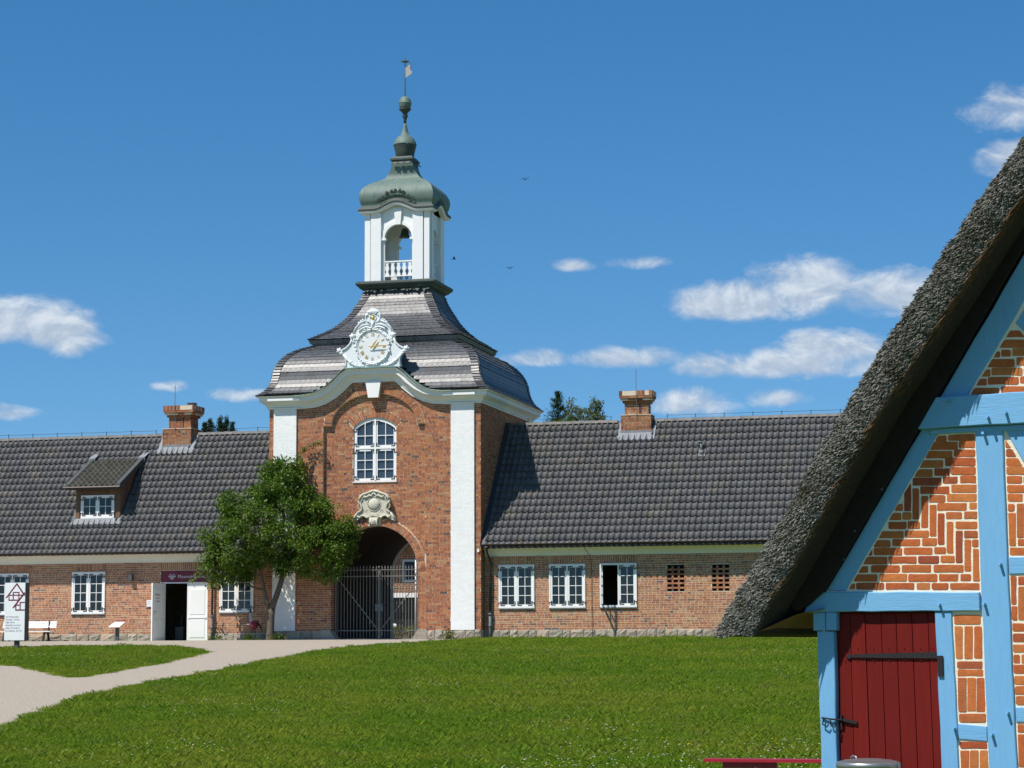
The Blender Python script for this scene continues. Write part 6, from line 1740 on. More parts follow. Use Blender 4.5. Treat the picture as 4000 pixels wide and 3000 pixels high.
def far_tree(nm, label, x, y, h, blobs, per, size, mat, seed, spread, droop, aspect, limbs=True):
    nr = np.random.RandomState(seed); rr = random.Random(seed)
    t_ = thing(nm, label, 'tree', (x, y, 0))
    m = MB().tube([(x, y, -.1), (x + .1, y, h * .5), (x, y, h * .86)], [.3, .2, .05], 8)
    cs = []
    for (bx, bz, sx, sz, n) in blobs:
        for _ in range(n):
            v = nr.normal(size=3); v /= np.linalg.norm(v); v *= nr.rand() ** .4
            cs.append((bx + v[0] * sx, v[1] * sx, bz + v[2] * sz))
    for c in cs[::9]: m.tube(wander((x, y, max(2, c[2] - 2.2)), (x + c[0], y + c[1], c[2]), 4, .25, rr), [.06, .045, .03, .02, .01], 5)
    m.build('trunk', m_bark, t_, (x, y, 0))
    V, F = leaves(cs, per, size, nr, spread, droop, aspect)
    link('crown', np_mesh('crown', V, F), mat, t_, (x, y, 0))
def far(px, py, Y):      # the point of the line of sight through an image point (4000x3000) at depth Y
    d = FWD + RGT * ((px - 2000) / 8681.56) + UPV * ((1500 - py) / 8681.56)
    return CAM + d * ((Y - CAM.y) / d.y)
p = far(2179, 1524, 160); spruce_tree(p.x, 160, p.z, 4.2, 'dark pointed spruce top standing behind the right roof ridge', 4)
p = far(2255, 1650, 172); b0 = p.z
far_tree('birch_tree', 'airy grey-green birch crown to the right of the spruce', p.x + .9, 172, b0 + 2.6, [(-1.3, b0 + 1.2, 1.1, 2.2, 60), (.2, b0 + .2, 1.3, 1.5, 40), (1.3, b0 + .9, .85, 2.3, 60), (1.75, b0 + .2, .6, 1.6, 20), (-.6, b0 - 1.0, 1.8, 1.4, 40)], 20, .26, m_birch, 14, .42, 1.6, .45)
p = far(2195, 1648, 150)
far_tree('bushy_tree', 'yellow-green bushy treetop in front of the spruce above the right ridge', p.x, 150, p.z + .6, [(-.9, p.z - .6, 1.2, .7, 30), (.4, p.z - .5, 1.5, .9, 46), (1.4, p.z - .9, .8, .7, 20), (0, p.z - 2.6, 2.4, 1.6, 50)], 40, .22, m_bush, 15, .38, .3, .5)
# pines behind the left ridge: five pointed leaders of one dark tree group
for k, (px, py, w, lab) in enumerate(((799.5, 1646, .5, 'smallest dark pine tip, next to the left chimney'), (822, 1636, .62, 'broad double-headed dark pine tip left of the tallest pine tip'), (860.5, 1631, .62, 'tallest dark pine tip in the middle behind the left ridge'), (885.5, 1633, .5, 'slim dark pine tip right of the tallest one'), (908, 1650, .5, 'low rounded dark pine tip nearest the tower behind the left ridge'))):
    p = far(px, py, 128 + k)
    far_tree('pine_tree', lab, p.x, 128 + k, p.z, [(0, p.z - .35, w * .28, .42, 14), (rng.uniform(-.1, .1), p.z - 1.0, w * .62, .55, 30), (0, p.z - 1.8, w * 1.0, .7, 40), (0, p.z - 3.0, w * 1.5, 1.0, 40)], 44, .14, m_pine, 40 + k, .2, -.9, .3)

# ================================================================== COURTYARD SEEN THROUGH THE GATE
ch = thing('courtyard_house', 'brick house across the courtyard seen through the gate bars', 'building', (-6.0, 20.0, 0.0))
cw = [(-5.25, -4.05, 2.62, 3.58), (-5.20, -4.0, 0.70, 1.56), (-7.9, -6.9, 2.62, 3.58), (-7.9, -6.9, .7, 1.6), (-2.6, -1.4, 2.62, 3.58)]
grid_wall(-10, 6, -.2, 4.6, cw, 20.012, 20.35).build('wall', m_mortar, ch, (-6, 20, 0))
r = random.Random(55)
m_brick_shaded = brick_material('brick_courtyard_shaded', [(p, tuple(x * .5 for x in c)) for p, c in BR])  # shaded copy of the brick palette: the wall's shade is in the colour
emit_bricks(lay_bricks(0, 4.6, lambda a, b: sub_spans(-10, 6, [(q[0], q[1]) for q in cw if q[2] < (a + b) / 2 < q[3]]), r), ch, m_brick_shaded, ((0, 20.012, 0), (1, 0, 0), (0, 1, 0)), n_parts=0)
MB().add([(-10.4, 19.1, 4.35), (6.4, 19.1, 4.35), (6.4, 24, 8.8), (-10.4, 24, 8.8), (-10.4, 19.1, 4.25), (6.4, 19.1, 4.25), (6.4, 29, 4.3), (-10.4, 29, 4.3), (-10.4, 20.1, 4.2), (6.4, 20.1, 4.2)], [(0, 1, 2, 3), (4, 5, 1, 0), (3, 2, 6, 7), (4, 8, 9, 5)]).build('roof', m_tile, ch, (-2, 24, 6))
MB().box(-10, 6, 28, 28.3, -.2, 4.4).box(-10, -9.7, 20.4, 28, -.2, 4.4).box(5.7, 6, 20.4, 28, -.2, 4.4).build('back_wall', m_brick_shaded, ch, (-2, 28, 0))
m_frame_blue = material('pale_blue_frame', (0.42, 0.52, 0.56), 0.5, 0.05)
for (a, b, c, d) in cw:
    m = MB(); f = .09
    m.box(a, a + f, 19.98, 20.1, c, d).box(b - f, b, 19.98, 20.1, c, d).box(a + f, b - f, 19.98, 20.1, d - f, d).box(a + f, b - f, 19.97, 20.1, c, c + f)
    m.box((a + b) / 2 - .03, (a + b) / 2 + .03, 19.99, 20.08, c + f, d - f)
    w = m.build('window', m_frame_blue, ch, ((a + b) / 2, 20, c))
    pane(w, a + f - .01, (a + b) / 2 - .02, c + f - .01, d - f + .01, 20.05, m_glass_t); pane(w, (a + b) / 2 + .02, b - f + .01, c + f - .01, d - f + .01, 20.05, m_glass_t)
van = thing('delivery_van', 'dark vehicle with white roof standing behind the hedge in the courtyard', 'van', (-4.2, 17.6, 0.0))
m_vanw = material('white_vehicle_paint', (0.78, 0.78, 0.78), 0.3, 0.03, 2, 0, 1, 0.5)
m_vandark = material('dark_vehicle_paint', (0.018, 0.024, 0.025), 0.3, 0.1, 2, 0, 1, 0.5)
x0, x1, y0, y1 = -4.62, -2.8, 16.2, 18.6
m = MB().prism([(x0 + .02, .35), (x1 - .02, .35), (x1, .5), (x1, .95), (x1 - .04, 1.84), (x0 + .04, 1.84), (x0, .95), (x0, .5)], y0, y1)
m.build('body', m_vandark, van, (-4.1, 17.4, .3))
m = MB().prism([(x0 - .02, 1.84), (x1 + .02, 1.84), (x1 + .01, 1.95), (x1 - .08, 2.03), (x0 + .12, 2.03), (x0 + .01, 1.95)], y0 - .05, y1 + .03)
m.build('roof', m_vanw, van, (-4.1, 17.4, 1.9))
MB().prism([(x0 + .05, .98), (x1 - .05, .98), (x1 - .09, 1.80), (x0 + .09, 1.80)], y0 - .012, y0 + .01).build('windscreen', m_glass, van, (-4.1, 16.2, 1.4))
MB().box(x0 - .004, x0 + .02, y0 + .3, y1 - .4, 1.0, 1.75).build('side_window', m_glass, van, (x0, 17.3, 1.4))
MB().box(x0 + .1, x1 - .1, y0 - .03, y0 - .002, .55, .90).build('grille', m_iron, van, (-4.1, 16.2, .7))
MB().box(x0 - .16, x0 - .03, y0 + .25, y0 + .33, 1.2, 1.5).build('wing_mirror', m_iron, van, (x0 - .1, 16.5, 1.35))
for x in (x0 + .12, x1 - .32):
    for y in (y0 + .45, y1 - .5):
        MB().lathe([(.10, -.1), (.31, -.1), (.33, -.06), (.33, .06), (.31, .1), (.1, .1)], (0, 0, 0), 16).build('wheel', m_iron, van, (x + .1, y, .33), rot=(0, PI / 2, 0))
    MB().ball((x + .1, y0 - .02, .68), .11, 1.2, .4, .8, 8, 6).build('headlight', m_signwhite, van, (x + .1, y0, .68))
hg = thing('clipped_hedge', 'low clipped yellow-green hedge in the courtyard behind the gate', 'hedge', (-3.5, 13.5, 0.0))
nr = np.random.RandomState(8)
cs = [(-5.1 + 4.2 * nr.rand(), 13.2 + .55 * nr.rand(), .05 + .52 * nr.rand()) for _ in range(260)]
V, F = leaves(cs, 26, .06, nr, .12, 0, .5)
link('foliage', np_mesh('foliage', V - np.array([-3.5, 13.5, 0]), F), m_hedge, hg, (-3.5, 13.5, 0))
MB().box(-5.1, -.9, 13.3, 13.7, 0, .42).build('inner_twigs', m_bark, hg, (-3, 13.5, .2))

# ================================================================== BIRDS IN THE SKY
m_birdsky = material('dark_feathers', (0.02, 0.02, 0.022), 0.8, 0.2)
for k, (px, py, roll, yaw, lab) in enumerate(((2053, 700.5, .35, .4, 'small dark bird in flight highest in the sky'), (1774, 1012, -.5, 1.6, 'small dark bird in flight just right of the white belfry'), (1991.5, 1048, .1, .2, 'small dark bird in flight between the belfry and the clouds'))):
    p = far(px, py, 55 + k)
    b_ = thing('flying_bird', lab, 'bird', p, yaw, 'birds flying near the tower')
    WL[b_.name] = Vector((0, 0, 0))
    m = MB().tube([(0, -.13, 0), (0, -.08, .005), (0, .02, .0), (0, .1, 0), (0, .16, 0)], [.006, .028, .034, .016, .012], 8)
    link('body', m.mesh('body', True), m_birdsky, b_, (0, 0, 0))
    for s in (-1, 1):
        z1 = .08 + roll * s * .1
        m = MB().add([(s * .02, -.05, .01), (s * .14, -.07, z1), (s * .27, .03, z1 - .03), (s * .15, .03, z1 - .008), (s * .02, .05, .005), (s * .02, -.05, .0), (s * .14, -.07, z1 - .008), (s * .15, .03, z1 - .016), (s * .02, .05, -.004)], [(0, 1, 3, 4), (1, 2, 3), (5, 8, 7, 6), (6, 7, 2)])
        link('wing', m.mesh('wing'), m_birdsky, b_, (0, 0, 0))
    link('tail', MB().box(-.02, .02, .14, .24, -.004, .004).mesh('tail'), m_birdsky, b_, (0, 0, 0))

# ================================================================== HALF-TIMBERED HOUSE
HROT = -math.radians(15)
house = thing('thatched_house', 'half-timbered house with thatched roof, sky-blue timbers, orange brick infill and dark red plank door', 'house', (21.739, -52.816, -2.06), HROT, None, True)
def jit_poly(P, step, amp, r):
    out = []; n = len(P)
    for i in range(n):
        a, b = P[i], P[(i + 1) % n]; L = math.hypot(b[0] - a[0], b[1] - a[1]); k = max(1, int(L / step))
        for j in range(k):
            f = j / k; o = 0 if j == 0 else r.uniform(-amp, amp)
            out.append((a[0] + (b[0] - a[0]) * f - (b[1] - a[1]) / L * o, a[1] + (b[1] - a[1]) * f + (b[0] - a[0]) / L * o))
    return out
hr = random.Random(17)
def timber(name, P, y0=-0.018, y1=0.16, mat=None, step=0.16, amp=0.004):
    """P counter-clockwise in u,z"""
    P = jit_poly(P, step, amp, hr)
    cx = sum(p[0] for p in P) / len(P); cz = sum(p[1] for p in P) / len(P)
    m = MB()
    # slightly rounded arris: a smaller front face in front of the full section
    n = len(P); ins = []
    for i in range(n):
        a, b, c = Vector(P[i - 1]), Vector(P[i]), Vector(P[(i + 1) % n])
        t0 = (b - a).normalized(); t1 = (c - b).normalized(); nn = Vector((-t0.y, t0.x)) + Vector((-t1.y, t1.x)); nn = nn / max(0.6, nn.length_squared / 2) * .5 * 1.0
        q = b + nn.normalized() * 0.007; ins.append((q.x, q.y))
    tris = tessellate_polygon([[Vector((p[0], p[1], 0)) for p in ins]])
    m.v = [(p[0], y0, p[1]) for p in ins] + [(p[0], y0 + .007, p[1]) for p in P] + [(p[0], y1, p[1]) for p in P]
    for t_ in tris:
        A, B, D = [ins[i] for i in t_]
        m.f.append(tuple(t_) if (B[0] - A[0]) * (D[1] - A[1]) - (B[1] - A[1]) * (D[0] - A[0]) > 0 else (t_[0], t_[2], t_[1]))
    for i in range(n):
        j = (i + 1) % n
        m.f.append((i, j, n + j, n + i)); m.f.append((n + i, n + j, 2 * n + j, 2 * n + i))
    return m.build(name, mat or (m_blueh if name in ('rail', 'tie_beam', 'collar_beam', 'collar_plate', 'post_head') else m_blue), house, (cx, y0, cz))
GC_U = 3.2
def rz_out(u): return 2.183 + 1.519 * (u + 0.096)      # rafter, outer edge
def rz_in(u): return 3.526 + 1.526 * (u - 0.956)
APX = rz_out(GC_U)
# mortar ground of the infill, one plate inside the timber frame
MB().prism([(-0.15, 0.0), (6.55, 0.0), (6.55, 2.1), (GC_U, APX - .1), (-0.15, 2.1)], 0.0, 0.14, holes=[[(-0.11, 0.01), (-0.11, 2.06), (0.97, 2.06), (0.99, 0.01)]]).build('wall', m_mortar_h, house)
for s in (1, -1):
    fx = (lambda u: u) if s > 0 else (lambda u: 2 * GC_U - u)
    def TB(name, P, **k):
        Q = [(fx(u), z) for u, z in P]
        timber(name, Q if s > 0 else Q[::-1], **k)
    if s > 0:
        TB('corner_post', [(-0.165, 0.0), (-0.022, 0.0), (-0.032, 1.817), (-0.19, 1.82)], y1=.17)
        TB('post_head', [(-0.22, 1.826), (-0.104, 1.826), (-0.104, 1.986), (-0.22, 1.986)], y0=-.03)
        TB('post_head', [(-0.099, 1.826), (0.002, 1.826), (0.004, 1.986), (-0.099, 1.986)], y0=-.032)
        TB('tie_beam', [(-0.305, 1.988), (0.004, 1.990), (1.318, 1.982), (1.316, 2.142), (0.074, 2.166), (-0.212, 2.168)], y0=-.034)
        TB('door_post', [(0.945, 0.0), (1.10, 0.0), (1.06, 1.978), (0.908, 1.978)])
        TB('rail', [(1.087, 0.886), (1.343, 0.872), (1.343, 0.998), (1.085, 1.018)], y0=-.012)
    else:
        TB('corner_post', [(-0.165, 0.0), (0.0, 0.0), (0.0, 1.985), (-0.19, 1.985)], y1=.17)
        TB('tie_beam', [(-0.305, 1.988), (1.318, 1.982), (1.316, 2.142), (-0.212, 2.168)], y0=-.034)
    TB('gable_post', [(1.37, 0.0), (1.61, 0.0), (1.572, 2.15), (1.562, 3.55), (1.321, 3.56), (1.330, 2.15)], y0=-.024)
    TB('inner_post', [(2.45, 0.0), (2.66, 0.0), (2.66, 3.555), (2.45, 3.555)], y0=-.022)
    TB('rail', [(1.578, 2.292), (2.448, 2.285), (2.448, 2.425), (1.574, 2.438)], y0=-.014)
    TB('rail', [(1.60, 1.038), (2.448, 1.035), (2.448, 1.16), (1.595, 1.162)], y0=-.014)
    TB('brace', [(1.575, 3.55), (1.735, 3.245), (2.23, 2.44), (2.43, 2.44), (1.87, 3.40), (1.79, 3.55)], y0=-.013)
    TB('rafter', [(0.02, 2.172), (0.088, 2.176), (0.956, 3.50), (1.255, 3.852), (1.69, 4.50), (GC_U - .002, rz_in(GC_U) - .06), (GC_U - .002, APX), (-0.09, 2.185)], y0=-.010)
    TB('apex_brace', [(1.70, 4.46), (2.21, 3.86), (2.43, 3.86), (1.80, 4.60)], y0=-.009)
timber('rail', [(2.67, 2.285), (3.73, 2.285), (3.73, 2.425), (2.67, 2.425)], y0=-.014); timber('rail', [(2.67, 1.035), (3.73, 1.035), (3.73, 1.16), (2.67, 1.16)], y0=-.014)
timber('collar_beam', [(0.80, 3.578), (5.60, 3.578), (5.42, 3.847), (0.98, 3.847)], y0=-.085)
timber('collar_plate', [(0.90, 3.527), (5.5, 3.527), (5.5, 3.575), (0.93, 3.575)], y0=-.03)
# pegs
for u, z in ((0.962, 2.03), (1.361, 2.03), (1.062, 0.965), (1.395, 0.92), (1.538, 1.105), (1.512, 2.367), (1.40, 3.50), (1.46, 3.63), (1.11, 3.80), (1.62, 3.66)):
    d = -.02 if z < 3.56 else -.085
    MB().tube([(u, .05, z), (u + .002, d - .062, z + .012)], [.017, .014], 6).build('timber_peg', m_blue, house, (u, d, z))
# ---- infill bricks, one object each
def clip_half(P, a, b):
    """keep what lies left of a->b"""
    out = []
    side = lambda p: (b[0] - a[0]) * (p[1] - a[1]) - (b[1] - a[1]) * (p[0] - a[0])
    for i in range(len(P)):
        p, q = P[i], P[(i + 1) % len(P)]; sp, sq = side(p), side(q)
        if sp >= 0: out.append(p)
        if (sp >= 0) != (sq >= 0): f = sp / (sp - sq); out.append((p[0] + (q[0] - p[0]) * f, p[1] + (q[1] - p[1]) * f))
    return out
PANELS = [[(0.114, 2.19), (1.312, 2.165), (1.306, 3.512), (0.975, 3.512)], [(1.097, 1.03), (1.335, 1.01), (1.315, 1.965), (1.077, 1.965)], [(1.11, 0.02), (1.358, 0.02), (1.336, 0.862), (1.099, 0.872)],
          [(1.588, 2.45), (2.18, 2.45), (1.722, 3.215), (1.578, 3.47)], [(1.592, 1.175), (2.435, 1.175), (2.435, 2.272), (1.588, 2.28)], [(1.612, 0.02), (2.435, 0.02), (2.435, 1.02), (1.61, 1.025)],
          [(1.28, 3.86), (2.17, 3.86), (1.70, 4.43), (1.672, 4.43)]]
def pillow(P, y, r):
    """a hand-made brick: chipped corners, a slightly smaller face than its bed"""
    n0 = len(P); Q = []
    gx = sum(p[0] for p in P) / n0; gy = sum(p[1] for p in P) / n0
    P = [(p[0] + math.copysign(min(.0035, abs(p[0] - gx)), p[0] - gx), p[1] + math.copysign(min(.0035, abs(p[1] - gy)), p[1] - gy)) for p in P]
    for i in range(n0):
        a, b, c = Vector(P[i - 1]), Vector(P[i]), Vector(P[(i + 1) % n0])
        k = r.uniform(.005, .013)
        l0, l1 = (b - a).length, (c - b).length
        if l0 < .02 or l1 < .02: Q.append((b.x, b.y)); continue
        p = b + (a - b).normalized() * min(k, l0 * .3); q = b + (c - b).normalized() * min(k, l1 * .3)
        Q += [(p.x, p.y), (q.x, q.y)]
        if l1 > .12:
            mm = b.lerp(c, r.uniform(.35, .65)); nv = Vector((-(c - b).y, (c - b).x)).normalized() * r.uniform(-.004, .003); Q.append((mm.x + nv.x, mm.y + nv.y))
    cx = sum(p[0] for p in Q) / len(Q); cz = sum(p[1] for p in Q) / len(Q); n = len(Q)
    V = []; f = 0.005
    for p in Q:
        d = Vector((p[0] - cx, p[1] - cz)); L = max(d.length, 1e-4)
        q = d * (1 - f / L); V.append((q.x, 0, q.y))
    V += [(p[0] - cx, .005, p[1] - cz) for p in Q] + [(p[0] - cx, .05, p[1] - cz) for p in Q]
    V.append((0, -.0015, 0)); F = []
    for i in range(n):
        j = (i + 1) % n
        F += [(3 * n, i, j), (i, n + i, n + j, j), (n + i, 2 * n + i, 2 * n + j, n + j)]
    F = [tuple(reversed(x)) if len(x) == 4 else x for x in F]
    me = bpy.data.meshes.new('brick'); me.from_pydata(V, [], F); me.update()
    link('brick', me, m_brick_h, house, (cx, y, cz))
